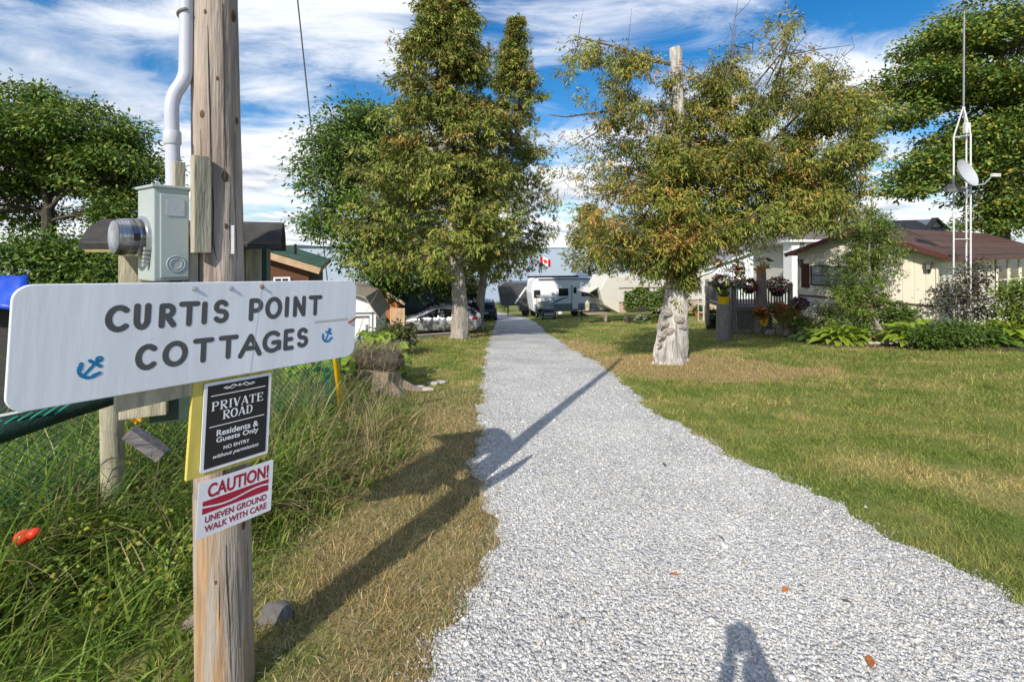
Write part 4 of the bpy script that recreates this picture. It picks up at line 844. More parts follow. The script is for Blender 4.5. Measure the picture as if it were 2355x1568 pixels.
mm = MB(); mm.lathe([(.076, -.012), (.075, -.06), (.071, -.085), (.064, -.098), (.0001, -.10)], 28, axis='x'); o2 = obj('meter_glass', mm, M('meter_glass', (.17, .165, .16), .2, .6, 9, st=(9, .6, .6), metal=.8, spec=.6, col2=(.55, .55, .56), c2=(.45, .6)), t); o2.location = (0, .10, .175)

k = MB().bb(-.055, -.035, .022, .0245, .16, .19); obj('meter_mark', k, BLACK, t)
k = MB()
for i in range(5): k.box((-.012, .03 + .004 * i, .13 - .016 * i), (.020, .02, .012))
obj('seal_clips', k, M('clip_grey', (.30, .30, .29), .5, .3, 30), t)
# boards the box is fixed to
t = thing('backing_boards', 'two greenish treated timber boards between meter box and pole', 'boards', L2W(0, 0, 0), PHI)
obj('board', MB().bb(-.088, -.022, .075, .113, 1.73, 2.135), TREATED, t, bevel=.003); obj('board', MB().bb(-.13, -.09, .15, .19, 1.62, 2.11), TREATED, t, bevel=.003); obj('board', MB().bb(-.085, -.05, .13, .20, 1.40, 1.80), TREATED, t, bevel=.003)
# conduit
t = thing('conduit_pipe', 'pale grey plastic conduit rising from the meter box up the pole', 'pipe', L2W(-.15, .19, 2.0))
o_ = Vector(t.location)
def cp(px, py, d): return PV(px, py, d) - o_
pts = [cp(399, 432, 1.97), cp(397, 330, 1.97), cp(395, 262, 1.97), cp(397, 235, 1.975), cp(405, 213, 1.985), cp(417, 195, 2.0), cp(425, 178, 2.01), cp(428, 155, 2.015), cp(429, 60, 2.015), cp(430, -60, 2.015), cp(446, -500, 2.03)]
# round off the bends
sm_ = []
for i in range(len(pts) - 1):
    for j in range(6):
        p0 = pts[max(i - 1, 0)]; p1 = pts[i]; p2 = pts[i + 1]; p3 = pts[min(i + 2, len(pts) - 1)]; u = j / 6
        sm_.append(.5 * ((2 * p1) + (p2 - p0) * u + (2 * p0 - 5 * p1 + 4 * p2 - p3) * u * u + (3 * p1 - p0 - 3 * p2 + p3) * u ** 3))
sm_.append(pts[-1]); k = MB(); k.tube(sm_, .0265, 20); obj('pipe', k, PVC, t)
k = MB(); k.tube([cp(397, 334, 1.97), cp(396.6, 330, 1.97), cp(396.4, 306, 1.97), cp(396.3, 303, 1.97)], [.030, .0325, .0325, .030], 20); obj('coupling', k, M('pvc_coupling', (.50, .51, .54), .4, .05, 5), t)
k = MB(); p = cp(429, 40, 2.015); k.tube([p + Vector((.030 * math.cos(a * .35 + 1.6), .030 * math.sin(a * .35 + 1.6), .004 * a - .02)) for a in range(12)], .006, 6); k.box(p + Vector((.035, .012, -.01)), (.04, .012, .018)); obj('strap', k, M('strap_steel', (.22, .20, .19), .5, .2, 20, metal=.6), t)
# guy wire with its yellow guard
gp = ground_pt(787, 968); gt = pole_x(7.0)
t = thing('guy_wire', 'steel guy wire running down from pole top to yellow guard in the weeds', 'guy wire', gp)
k = MB(); k.tube([Vector((0, 0, 0)), gt - gp], .0065, 6); obj('wire', k, M('wire_steel', (.17, .18, .18), .5, .1, 20, metal=.5), t)
gd = (gt - gp).normalized(); k = MB(); k.tube([gd * -.1, gd * .5, gd * 1.0, gd * 1.45, gd * 2.0], [.032, .032, .033, .034, .036], 14); obj('yellow_guard', k, YELLOWPAINT, t, label='bright yellow plastic guard sleeve at the foot of the wire')
# small roofed kiosk behind the pole
KD = 3.35
t = thing('roofed_kiosk', 'small green boarded kiosk with dark shingled roof behind the pole', 'kiosk', Vector(((420 - CX) / F * KD, KD, 0)), R(24)); KO = Vector(t.location)
Wi = Matrix.Rotation(-R(24), 3, 'Z')
def kl(px, py, d): return Wi @ (PV(px, py, d) - KO)
e0 = kl(262, 560, 3.0); e1 = kl(620, 560, 3.75)
obj('cabinet', MB().bb(e0.x + .15, e1.x, -.1, .35, .55, 1.82), DARKGREEN, t, bevel=.004)
mr = MB(); x0, x1 = kl(192, 520, 2.85).x, kl(655, 520, 3.9).x
prof = [(-.42, 1.78), (-.30, 1.87), (-.05, 1.945), (.25, 1.95), (.55, 1.86), (.68, 1.76)]
mr.prism(prof + [(a, b - .035) for a, b in prof[::-1]], x0, x1, 'yz'); obj('roof', mr, M('old_shingle', (.045, .042, .04), .9, .4, 8, bump=.5), t)
for q in range(3): obj('soffit_board', MB().prism([(a, b - .040 - .0 * q) for a, b in prof[q:q + 2]] + [(a, b - .055) for a, b in prof[q:q + 2]][::-1], x0 + .03, e0.x + .12, 'yz'), M('soffit_wood%d' % q, (.33, .27, .12), .8, .2, 6), t)
obj('corner_post', MB().bb(e0.x + .0, e0.x + .26, -.16, -.02, .62, 1.80), TREATED, t, bevel=.006); obj('fascia_board', MB().bb(x0 + .02, x1 - .03, -.415, -.390, 1.745, 1.785), WOODH, t)
pr = kl(590, 600, 3.62); KS = .746; t.scale = (KS,) * 3; t.location = (-1.756, 2.5, .4445); zg_ = (gz(-1.4, 2.7) - .4445) / KS - .1; obj('trim_post', MB().bb(pr.x - .05, pr.x + .05, -.15, -.05, .5, 1.745), TREATED, t, bevel=.004)
pl_ = Wi @ ((pole_x(1.25) - Vector(t.location)) / KS)
for dz_ in (0., .35): obj('bracket_beam', MB().bar(pl_ + Vector((0, 0, dz_)), Vector((.05, .1, pl_.z + dz_)), .09, .09), TREATED, t)
# chain-link fence, round post
fp = ground_pt(264, 1232)
FENCEG = M('green_vinyl_wire', (.015, .13, .085), .45, .2, 20)
f = thing('chain_link_fence', 'sagging green vinyl chain-link fence in the weeds behind the signs', 'fence', fp)
k = MB(); k.tube([(0, 0, -.2), (-.01, 0, .4), (-.02, 0, .95), (-.02, 0, 1.22)], [.078, .076, .073, .07], 14, jit=.03); obj('post', k, TREATED, f)
def chain(A, B, h, cell=.062, sag=.04):
    A = Vector(A); B = Vector(B); L_ = (B - A).length; mbc = MB(); n = int((L_ + h) / cell) + 1
    for s in (1, -1):
        for i in range(n):
            x0 = i * cell if s > 0 else i * cell - h; lo = max(0, -x0 if s < 0 else x0 - L_); q = []
            # line starting at the bottom (x, 0) and climbing with slope s
            xa = i * cell if s < 0 else i * cell - h
            ya = 0.; xb = xa + h * (1 if s > 0 else -1); yb = h
            if s < 0: xa, xb = i * cell, i * cell - h
            pa, pb = [xa, 0.], [xb, h]
            t0, t1 = 0., 1.
            for lim, sg in ((0., 1), (L_, -1)):
                va = (pa[0] - lim) * sg; vb = (pb[0] - lim) * sg
                if va < 0 and vb < 0: t0, t1 = 1, 0
                elif va < 0: t0 = max(t0, va / (va - vb))
                elif vb < 0: t1 = min(t1, va / (va - vb))
            if t1 - t0 < .02: continue
            for u in np.linspace(t0, t1, 5):
                x = pa[0] + (pb[0] - pa[0]) * u; z = h * u; p = A.lerp(B, x / L_); wv_ = .025 * math.sin(x * 5 + z * 4); q.append((p.x + wv_ * .6, p.y + wv_, p.z + z - sag * math.sin(math.pi * x / L_) * z / h))
            mbc.tube(q, .0028, 3, cap=False)
    mbc.sm = False; return mbc
pl = Vector((-3.55, 2.55, gz(-3.55, 2.55))) - fp; pr2 = Vector((-2.5, 6.2, gz(-2.5, 6.2))) - fp; pr3 = Vector((-3.4, 11., gz(-3.4, 11.))) - fp
obj('wire_mesh', chain(pl, Vector((-.08, -.09, 0)), 1.12), FENCEG, f, kind='stuff'); obj('wire_mesh', chain(Vector((.07, .05, 0)), pr2, 1.05), FENCEG, f, kind='stuff'); obj('wire_mesh', chain(pr2, pr3, 1.0, .08), FENCEG, f, kind='stuff')
for p in (pl, pr3):
    k = MB(); k.tube([p + Vector((0, 0, -.1)), p + Vector((0, 0, 1.1))], .035, 10); obj('post', k, STEEL, f)
# rolled green netting with a white hem and the blue tarp at the left edge
t = thing('netting_roll', 'dark green netting roll with pale hem lying over the fence top', 'netting', PV(60, 975, 2.5)); o_ = Vector(t.location)
k = MB(); ps = [PV(x, y, dd) - o_ for x, y, dd in ((-150, 1030, 2.3), (-60, 1005, 2.36), (10, 985, 2.42), (80, 966, 2.5), (150, 946, 2.6), (260, 915, 2.8))]; k.tube(ps, [.07, .075, .07, .062, .05, .04], 12, jit=.06); obj('roll', k, M('green_net', (.006, .03, .024), .7, .4, 30, bump=.6, bscale=60), t)
k = MB(); k.tube([p + Vector((-.01, -.01, .065 - .006 * i)) for i, p in enumerate(ps)], [.026, .026, .024, .02, .015, .01], 8); obj('hem', k, M('pale_canvas', (.42, .43, .44), .7, .2, 20), t)
for i in range(7):
    a = ps[1].lerp(ps[4], i / 6); k = MB(); k.tube([a + Vector((.01 + .068 * math.cos(q), -.068 * math.sin(q) * 1.05, .07 * math.cos(q * .8) - .01 * q)) for q in np.linspace(.2, 2.2, 7)], .0045, 5); obj('lacing', k, M('teal_cord%d' % i, (.03, .27, .2), .5, .1, 20), t)
t = thing('tarp_cover', 'bright blue tarpaulin over a load beyond the left fence', 'tarp', PV(-80, 700, 5.2)); o_ = Vector(t.location)
k = MB(); nu, nv = 16, 8; vs = []
for j in range(nv):
    for i in range(nu):
        px = -260 + 325 * i / (nu - 1); v = j / (nv - 1); p = PV(px, 634 + 76 * v + 4 * math.sin(px * .05), 5.2 + .25 * (1 - v) + .03 * math.sin(px * .09 + v * 5)); vs.append(p - o_)
k.add(vs, [(j * nu + i, j * nu + i + 1, (j + 1) * nu + i + 1, (j + 1) * nu + i) for j in range(nv - 1) for i in range(nu - 1)])
k.sm = True; ob = obj('front', k, BLUETARP, t); md = ob.modifiers.new('s', 'SOLIDIFY'); md.thickness = .02; md.offset = 1
pA, pB = PV(-260, 634, 5.45) - o_, PV(65, 634, 5.45) - o_
k = MB(); k.add([pA, pB, pB + Vector((-.3, .25, -.02)), pA + Vector((-.3, .25, -.02)), pA + Vector((-.35, .5, -.3)), pB + Vector((-.35, .5, -.3))], [(0, 1, 2, 3), (3, 2, 5, 4)]); ob = obj('top', k, BLUETARP, t); md = ob.modifiers.new('s', 'SOLIDIFY'); md.thickness = .02
k = MB().bb(PV(-260, 0, 5.5).x - o_.x, PV(50, 0, 5.5).x - o_.x, .3, .6, gz(-6.4, 6) - o_.z, -.05); obj('load', k, M('stacked_boards', (.035, .034, .033), .8, .4, 8, st=(.4, 1, 9)), t)
# grey block, red bauble, stones at the pole foot
t = thing('timber_offcut', 'grey timber offcut leaning in the weeds by the fence post', 'timber', PV(335, 1020, 3.5)); o_ = Vector(t.location)
obj('block', MB().bar((-.12, 0, .09), (.10, .05, -.11), .10, .085), M('grey_offcut', (.15, .14, .145), .85, .5, 9, st=(.6, 5, 5), bump=.6, bscale=30, col2=(.09, .085, .085)), t, bevel=.006)
p = PV(62, 1233, 2.75); t = thing('garden_bauble', 'round red garden ornament on a thin stake among weeds', 'ornament', Vector((p.x, p.y, gz(p.x, p.y)))); h = p.z - t.location.z
k = MB(); k.tube([(0, 0, -.05), (.005, 0, h)], .004, 6); obj('stake', k, TWIG, t)
REDM = M('red_plastic', (.62, .05, .02), .35, .2, 20)
for ox, oz, r in ((-.015, 0, .047), (.045, .02, .034)):
    k = MB(); k.lathe([(.0003, -r * .95)] + [(r * math.cos(a), r * .85 * math.sin(a)) for a in np.linspace(-1.4, 1.4, 9)] + [(.0003, r * .88)], 14, (ox, 0, h + oz)); obj('ball', k, REDM, t)
def rock_mb(r, sx=1., sy=1., sz=.7, seed=0., sub=3):
    bm_ = bmesh.new(); bmesh.ops.create_icosphere(bm_, subdivisions=sub, radius=r); k = MB()
    for v in bm_.verts:
        n_ = v.co.normalized(); v.co *= 1 + .28 * mnoise.noise(n_ * 1.6 + Vector((seed, 0, 0))) + .1 * mnoise.noise(n_ * 4 + Vector((0, seed, 0)))
        v.co.x *= sx; v.co.y *= sy; v.co.z *= sz
    k.add([v.co for v in bm_.verts], [[v.index for v in f.verts] for f in bm_.faces]); bm_.free(); k.sm = True; return k
for px, py, r, lab in ((437, 1445, .085, 'pinkish stone on the weedy side of the pole foot'), (612, 1425, .085, 'grey stone on the lawn side of the pole foot')):
    p = ground_pt(px, py + 25); o = obj('stone', rock_mb(r, 1.1, .9, .95, px), M('foot_stone%d' % px, (.13, .12, .115) if px > 500 else (.26, .20, .17), .9, .35, 12, bump=.6)); o.location = p + Vector((0, .1, -.015)); tag(o, lab, 'stone', 'stones at the pole foot')
# sunflower-yellow bloom at the fence
p = PV(317, 958, 3.6); t = thing('yellow_flower', 'small yellow daisy flower by the fence post', 'flower', Vector((p.x, p.y, gz(p.x, p.y)))); h = p.z - t.location.z
k = MB(); k.tube([(0, 0, 0), (.02, 0, h * .6), (0, 0, h)], .005, 6); obj('stem', k, M('stem_green', (.06, .11, .02), .6), t)
c = np.tile(np.array([[0, -.01, h]]), (22, 1)); a = np.linspace(0, 6.28, 22); d_ = np.stack([np.cos(a), -.3 + 0 * a, np.sin(a)], 1); d_ /= np.linalg.norm(d_, axis=1)[:, None]
link('petals', leaf_mesh('petals', c, d_, .055, .35, np.tile(np.array([[.75, .42, .02]]), (22, 1)), PETAL), t)
# person holding the camera, whose shadow lies on the gravel
def build_person():
    pos = Vector((.15, -.22, gz(.1, -.22)))
    P_ = {'pel': (0, 0, .95, .15, .11), 'wa': (0, 0, 1.10, .14, .10), 'ch': (0, .01, 1.28, .17, .12), 'ne0': (0, .0, 1.42, .12, .10), 'ne': (0, .02, 1.50, .055, .055), 'h0': (0, -.03, 1.58, .07, .085), 'h1': (0, -.03, 1.66, .08, .095), 'h2': (0, -.04, 1.74, .06, .075)}
    E = [('pel', 'wa'), ('wa', 'ch'), ('ch', 'ne0'), ('ne0', 'ne'), ('ne', 'h0'), ('h0', 'h1'), ('h1', 'h2')]
    for s, n in ((-1, 'l'), (1, 'r')):
        P_.update({n + 'sh': (s * .19, .0, 1.40, .06, .06), n + 'el': (s * .20, .06, 1.27, .045, .045), n + 'fo': (s * .14, .10, 1.44, .042, .042), n + 'wr': (s * .075, .10, 1.62, .03, .03), n + 'ha': (s * .06, .11, 1.69, .032, .022), n + 'hi': (s * .10, 0, .88, .085, .09), n + 'kn': (s * .12, .02, .50, .06, .062), n + 'an': (s * .13, -.02, .09, .042, .045), n + 'to': (s * .14, .15, .04, .04, .035)})
        E += [('ne0', n + 'sh'), (n + 'sh', n + 'el'), (n + 'el', n + 'fo'), (n + 'fo', n + 'wr'), (n + 'wr', n + 'ha'), ('pel', n + 'hi'), (n + 'hi', n + 'kn'), (n + 'kn', n + 'an'), (n + 'an', n + 'to')]
        for i in range(4):
            a, b_ = n + 'f%d' % i, n + 'g%d' % i; P_[a] = (s * (.05 - .0 * i), .13, 1.685 + .018 * i, .009, .009); P_[b_] = (s * (.022), .142, 1.69 + .018 * i - .004 * (i == 3), .008, .008); E += [(n + 'ha', a), (a, b_)]
        P_[n + 't0'] = (s * .055, .08, 1.70, .010, .010); P_[n + 't1'] = (s * .03, .055, 1.715, .009, .009); E += [(n + 'ha', n + 't0'), (n + 't0', n + 't1')]
    names = list(P_); me = bpy.data.meshes.new('person'); me.from_pydata([P_[k][:3] for k in names], [(names.index(a), names.index(b_)) for a, b_ in E], [])
    o = bpy.data.objects.new('person', me); COL.objects.link(o); o.location = pos
    md = o.modifiers.new('skin', 'SKIN'); sv = me.skin_vertices[0].data
    for i, k_ in enumerate(names): sv[i].radius = P_[k_][3:5]
    sv[0].use_root = True; o.modifiers.new('sub', 'SUBSURF').levels = 1; o.modifiers['sub'].render_levels = 2
    me.materials.append(M('dark_clothes', (.05, .055, .07), .9, .2, 8))
    tag(o, 'person behind the view holding a camera, casting the shadow on the gravel', 'person')
    t = thing('hand_camera', 'small black camera held up by the person casting the shadow', 'camera', pos + Vector((0, .12, 1.72)))
    obj('body', MB().bb(-.07, .07, -.03, .03, -.05, .045), BLACK, t, bevel=.008); obj('prism_hump', MB().bb(-.025, .025, -.02, .02, .045, .075), BLACK, t, bevel=.006)
build_person()
# a few fallen leaves on the gravel
for i, (px, py, s) in enumerate(((1527, 1080, .045), (1552, 1337, .03), (2000, 1546, .045), (1945, 1400, .03), (1805, 1375, .035), (1660, 1250, .02))):
    p = ground_pt(px, py); k = MB(); k.add([(0, -s, 0), (s * .45, -s * .1, s * .15), (0, s, s * .1), (-s * .45, s * .1, s * .18), (0, 0, s * .02)], [(0, 1, 4), (1, 2, 4), (2, 3, 4), (3, 0, 4)])
    o = obj('fallen_leaf', k, M('dead_leaf%d' % i, ((.11, .09, .06) if i in (0, 3, 5) else (.42, .13, .03)), .8, .3, 40)); o.location = (p.x, p.y, float(road_z(p.x, p.y)) + .012); o.rotation_euler = (0, 0, i * 1.3); tag(o, ['long dry brown leaf on the gravel past the sign shadow', 'orange leaf in the middle of the gravel drive', 'largest orange leaf on the gravel beside the person shadow', 'brown curled leaf toward the lawn edge of the drive', 'pale orange leaf on the gravel right of the person shadow tip', 'tiny brown leaf scrap on the gravel'][i], 'leaf', 'fallen brown leaves' if i in (0, 3, 5) else 'fallen orange leaves')
# ------------------------------------------------------------------ buildings
def wall_s(px, A, u):
    k = (px - CX) / F; return (k * A.y - A.x) / (u.x - k * u.y)
def lap(x0, x1, z0, z1, y, pitch, depth=.018, face=-1):
    """horizontal lap siding in the xz plane: each course a thin wedge"""
    k = MB(); n = max(1, int(round((z1 - z0) / pitch))); p = (z1 - z0) / n
    for i in range(n):
        a = z0 + i * p; b_ = a + p
        k.add([(x0, y, a), (x1, y, a), (x1, y + face * depth, a), (x0, y + face * depth, a), (x0, y, b_), (x1, y, b_), (x1, y + face * .003, b_), (x0, y + face * .003, b_)], [(0, 1, 2, 3), (3, 2, 6, 7), (4, 7, 6, 5), (0, 3, 7, 4), (1, 5, 6, 2)])
    return k
def window(t, x0, x1, z0, z1, y, fm, gm=GLASS, fr=.05, mull=0, bars=0, blind=None, th=.05):
    """framed window standing on the wall plane y, facing -y"""
    k = MB(); k.bb(x0 - fr, x0, y - th, y, z0 - fr, z1 + fr); k.bb(x1, x1 + fr, y - th, y, z0 - fr, z1 + fr); k.bb(x0, x1, y - th, y, z1, z1 + fr); k.bb(x0, x1, y - th, y, z0 - fr, z0)
    w = obj('window', k, fm, t)
    obj('pane', MB().bb(x0, x1, y - .022, y - .004, z0, z1), gm, w)
    for i in range(mull): xm = x0 + (x1 - x0) * (i + 1) / (mull + 1); obj('mullion', MB().bb(xm - fr * .35, xm + fr * .35, y - th * .9, y - .023, z0, z1), fm, w)
    for i in range(bars): zm = z0 + (z1 - z0) * (i + 1) / (bars + 1); obj('glazing_bar', MB().bb(x0, x1, y - th * .7, y - .0235, zm - fr * .25, zm + fr * .25), fm, w)
    if blind:
        k = MB(); n = int((z1 - z0) / .07)
        for i in range(n): zc = z0 + (i + .5) * (z1 - z0) / n; k.box(((x0 + x1) / 2, y - .026, zc), (x1 - x0 - .02, .004, .05), M=Matrix.Rotation(R(18), 3, 'X'))
        obj('blind', k, blind, w, kind='stuff')
    return w
# mobile home on the right
Lc = Vector((11.17, 18.3, -1.1)); Rc = Vector((13.32, 14.7, -1.1)); u = (Rc - Lc).normalized(); GW = (Rc - Lc).length; rz = math.atan2(u.y, u.x); ZB = -1.1; LEN = 12.5
def gs(px, py): s = wall_s(px, Lc, u); d = Lc.y + s * u.y; return s, CAMZ - (py - HY) / F * d - ZB
v = Vector((-u.y, u.x, 0))
def ls(px, py): s = wall_s(px, Rc, v); d = Rc.y + s * v.y; return s, CAMZ - (py - HY) / F * d - ZB
H = thing('mobile_home', 'cream panelled mobile home with maroon roof trim and shutters', 'house', Lc, rz)
EV = 2.69; RG = EV + .80; FL = 1.05; BASE = -.6
# core walls
k = MB(); k.prism([(.03, BASE), (GW - .03, BASE), (GW - .03, EV), (GW / 2, RG - .03), (.03, EV)], .03, LEN); obj('wall', k, CREAM, H)
pm = {}
def vpanel(w, h, key):
    if key not in pm: pm[key] = MB().bb(.011, w - .011, -.02, 0, 0, h).mesh('wall_panel', CREAM)
    return pm[key]
n = 14; w = GW / n
for i in range(n):
    o = link('wall_panel', vpanel(w, EV - FL, 'g'), H, (i * w, .029, FL)); md = o.modifiers.new('b', 'BEVEL'); md.width = .006
n = 42; w = LEN / n
for i in range(n):
    if any(ls(a, 600)[0] - .12 < (i + .5) * w < ls(b_, 600)[0] + .12 for a, b_ in ((2288, 2352),)): continue
    o = link('wall_panel', vpanel(w, EV - FL, 'l'), H, (GW - .029, i * w, FL), R(90)); md = o.modifiers.new('b', 'BEVEL'); md.width = .006
bmsh = MB().add([(0, 0, 0), (GW, 0, 0), (GW, -.03, 0), (0, -.03, 0), (0, 0, .2), (GW, 0, .2), (GW, -.008, .2), (0, -.008, .2)], [(0, 1, 2, 3), (3, 2, 6, 7), (4, 7, 6, 5), (0, 3, 7, 4), (1, 5, 6, 2)]).mesh('skirt_board', CREAM)
for i in range(8): link('skirt_board', bmsh, H, (0, .028, BASE + i * .2))
bmsh = MB().add([(0, 0, 0), (LEN, 0, 0), (LEN, -.03, 0), (0, -.03, 0), (0, 0, .2), (LEN, 0, .2), (LEN, -.008, .2), (0, -.008, .2)], [(0, 1, 2, 3), (3, 2, 6, 7), (4, 7, 6, 5), (0, 3, 7, 4), (1, 5, 6, 2)]).mesh('skirt_board', CREAM)
for i in range(8): link('skirt_board', bmsh, H, (GW - .028, 0, BASE + i * .2), R(90))
obj('belt_trim', MB().bb(0, GW, -.02, .012, FL - .045, FL - .002), M('belt_brown', (.10, .06, .05), .6), H); obj('belt_trim', MB().bb(GW - .012, GW + .02, .03, LEN, FL - .045, FL - .002), M('belt_brown2', (.10, .06, .05), .6), H)
for x, y in ((0, 0), (GW, 0)): obj('corner_trim', MB().bb(x - .02, x + .03, y - .03, y + .02, BASE, EV - .01), CREAM, H)
k = MB()
for i in range(5):
    z0 = EV + .02 + i * .15; z1 = z0 + .14; f_ = lambda z: (z - EV) / .80 * GW / 2
    k.add([(f_(z0) + .03, .02, z0), (GW - f_(z0) - .03, .02, z0), (GW - f_(z1) - .03, .012, z1), (f_(z1) + .03, .012, z1), (f_(z0) + .03, .0, z0), (GW - f_(z0) - .03, .0, z0)], [(4, 5, 2, 3), (0, 1, 5, 4)])
obj('gable_siding', k, CREAM, H)
# roof: two pitched slabs of lapped metal sheets, fascia
OV = .34; sl = math.atan2(.80, GW / 2)
k = MB(); zr = RG + .03
k.add([(GW / 2, -OV, zr), (GW / 2, LEN + .2, zr), (-OV, LEN + .2, EV - OV * math.tan(sl) + .03), (-OV, -OV, EV - OV * math.tan(sl) + .03), (GW + OV, -OV, EV - OV * math.tan(sl) + .03), (GW + OV, LEN + .2, EV - OV * math.tan(sl) + .03)], [(0, 1, 2, 3), (1, 0, 4, 5)])
ro = obj('roof', k, BROWNROOF, H); md = ro.modifiers.new('s', 'SOLIDIFY'); md.thickness = .05
sl_len = math.hypot(GW / 2 + OV, .80 + OV * math.tan(sl))
sheet = MB().bb(0, LEN + .5, 0, sl_len / 4 + .03, 0, .02).mesh('roof_sheet', BROWNROOF)
for i in range(4):
    for s in (0,):
        f0 = i / 4; x = GW / 2 + (GW / 2 + OV) * f0; z = zr + .035 - (.80 + OV * math.tan(sl)) * f0
        o = link('roof_sheet', sheet, ro, (x, LEN + .2, z + .004 * (3 - i))); o.rotation_euler = (Matrix.Rotation(R(-90), 3, 'Z') @ Matrix.Rotation(-sl + .012, 3, 'X')).to_euler()
for s in (-1, 1):
    a = Vector((GW / 2, -OV - .012, zr - .03)); b_ = Vector((GW / 2 + s * (GW / 2 + OV), -OV - .012, EV - OV * math.tan(sl) - .0)); obj('fascia', MB().bar(a, b_, .03, .15), MAROON, H)
obj('fascia', MB().bb(GW + OV + .001, GW + OV + .03, -OV, LEN, EV - OV * math.tan(sl) - .11, EV - OV * math.tan(sl) + .035), MAROON, H)
obj('soffit', MB().bb(GW, GW + OV, 0, LEN, EV - .10, EV - .08), CREAM, H)
DFR = M('window_frame_dark', (.06, .05, .045), .5); BLIND = M('blind_white', (.6, .62, .65), .6, .1)
x0, z1 = gs(1866, 613); x1, z0 = gs(1960, 659); window(H, x0, x1, z0, z1, .012, DFR, GLASSL, .04, 0, 1, BLIND)
xa, za = gs(1842, 607); xb, zb = gs(1860, 662); sh = obj('shutter', MB().bb(xa, xb, -.02, .012, zb, za), MAROON, H)
ms = MB().bb(.02, xb - xa - .02, -.012, 0, 0, .028).mesh('slat', MAROON)
for i in range(14): link('slat', ms, sh, (xa, -.021, zb + .03 + i * (za - zb - .05) / 14))
for (px, py), fn, ax in (((1836, 604), gs, 0), ((2137, 613), gs, 0)):
    s, z = fn(px, py); w_ = obj('wall_lamp', MB().prism([(-.10, .12), (.10, .12), (.07, .06), (.05, -.10), (-.05, -.10), (-.07, .06)], -.16, -.03), M('lamp_bronze', (.07, .065, .05), .5), H); w_.location = (max(s, .12), .01, z); obj('lamp_glass', MB().bb(-.045, .045, -.175, -.161, -.09, .05), GLASSL, w_); obj('bracket', MB().bb(-.02, .02, -.06, .01, -.2, -.1), BLACK, w_)
# long-side openings: local frame turned so that the wall faces -y
def on_side(o): o.location = (GW + .012, 0, 0); o.rotation_euler = (0, 0, R(90)); return o
CURT = M('drape_behind_glass', (.12, .10, .055), .25, .6, 3, st=(9, 9, .3), spec=.6)
a, z1 = ls(2288, 592); b_, z0 = ls(2310, 700); 
for pxa, pxb in ((2289, 2312), (2317, 2338), (2343, 2380)):
    a, zt = ls(pxa, 592); b_, zb_ = ls(pxb, 700); 
    k = MB(); y = 0.; fr = .05
    k.bb(a - fr, a, y - .05, y, .95, 2.45); k.bb(b_, b_ + fr, y - .05, y, .95, 2.45); k.bb(a, b_, y - .05, y, 2.40, 2.45); k.bb(a, b_, y - .05, y, .95, 1.0); k.bb(a, b_, y - .045, y, 1.62, 1.67)
    w_ = on_side(obj('tall_window', k, CREAM, H)); obj('pane', MB().bb(a, b_, y - .025, y - .004, 1.67, 2.40), CURT, w_); obj('pane', MB().bb(a, b_, y - .024, y - .004, 1.0, 1.62), GLASS, w_)
a, _ = ls(2222, 592); b_, _ = ls(2245, 600); on_side(window(H, a, b_, 1.15, 2.35, -.002, CREAM, CURT, .05, 0, 1))
# deck beside it
DK = Vector((8.95, 18.9, 0)); 
dg = gz(10., 18.9); t = thing('deck', 'weathered grey timber deck with picket railing and lattice skirt', 'deck', (DK.x, DK.y, dg)); zf = -.58 - dg; zr_ = .20 - dg; DW = 2.25; DD = 2.6
bmsh = MB().bb(0, DW, 0, .13, -.03, 0).mesh('deck_board', GREYDECK)
for i in range(19): link('deck_board', bmsh, t, (0, i * .137, zf))
obj('rim_joist', MB().bb(-.02, DW + .02, -.03, -.002, zf - .17, zf - .032), GREYDECK, t); obj('rim_joist', MB().bb(-.05, -.022, 0, DD, zf - .17, zf - .032), GREYDECK, t)
pk = MB().bb(-.022, .022, -.012, .012, 0, zr_ - zf - .03).mesh('picket', GREYDECK)
for i in range(19): link('picket', pk, t, (.14 + i * .113, 0, zf + .03))
for i in range(20): link('picket', pk, t, (0, .12 + i * .125, zf + .03))
for x, y in ((0, 0), (DW, 0), (0, DD)): obj('rail_post', MB().bb(x - .07, x + .07, y - .07, y + .07, -.1, zr_ + .12), GREYDECK, t)
obj('handrail', MB().bb(.072, DW - .072, -.06, .06, zr_, zr_ + .04), GREYDECK, t); obj('handrail', MB().bb(-.06, .06, .072, DD - .072, zr_, zr_ + .04), GREYDECK, t); obj('bottom_rail', MB().bb(.072, DW - .072, -.02, .02, zf + .03, zf + .075), GREYDECK, t)
LATT = M('lattice_wood', (.22, .215, .20), .85, .3, 6)
def lattice(x0, x1, z0, z1, y, cell=.13, w=.035, th=.008):
    k = MB(); hgt = z1 - z0
    for s in (1, -1):
        x = x0 - hgt
        while x < x1 + hgt:
            pts = [(x, z0), (x + hgt * 1., z1)] if s > 0 else [(x, z0), (x - hgt * 1., z1)]
            (xa, za), (xb, zb) = pts; t0, t1 = 0., 1.
            dx = xb - xa
            for lim, sg in ((x0, 1), (x1, -1)):
                va, vb = (xa - lim) * sg, (xb - lim) * sg
                if va < 0 and vb < 0: t0, t1 = 1, 0
                elif va < 0: t0 = max(t0, va / (va - vb))
                elif vb < 0: t1 = min(t1, va / (va - vb))
            if t1 - t0 > .03: k.bar((xa + dx * t0, y + s * th * .55, za + hgt * t0), (xa + dx * t1, y + s * th * .55, za + hgt * t1), w, th, up=(0, 1, 0))
            x += cell
    return k
obj('lattice_skirt', lattice(.05, DW, -.1, zf - .18, -.02), LATT, t, kind='stuff')
obj('under_deck_shade_board', MB().bb(.05, DW - .05, 1.2, 1.23, -.1, zf - .2), BLACK, t)
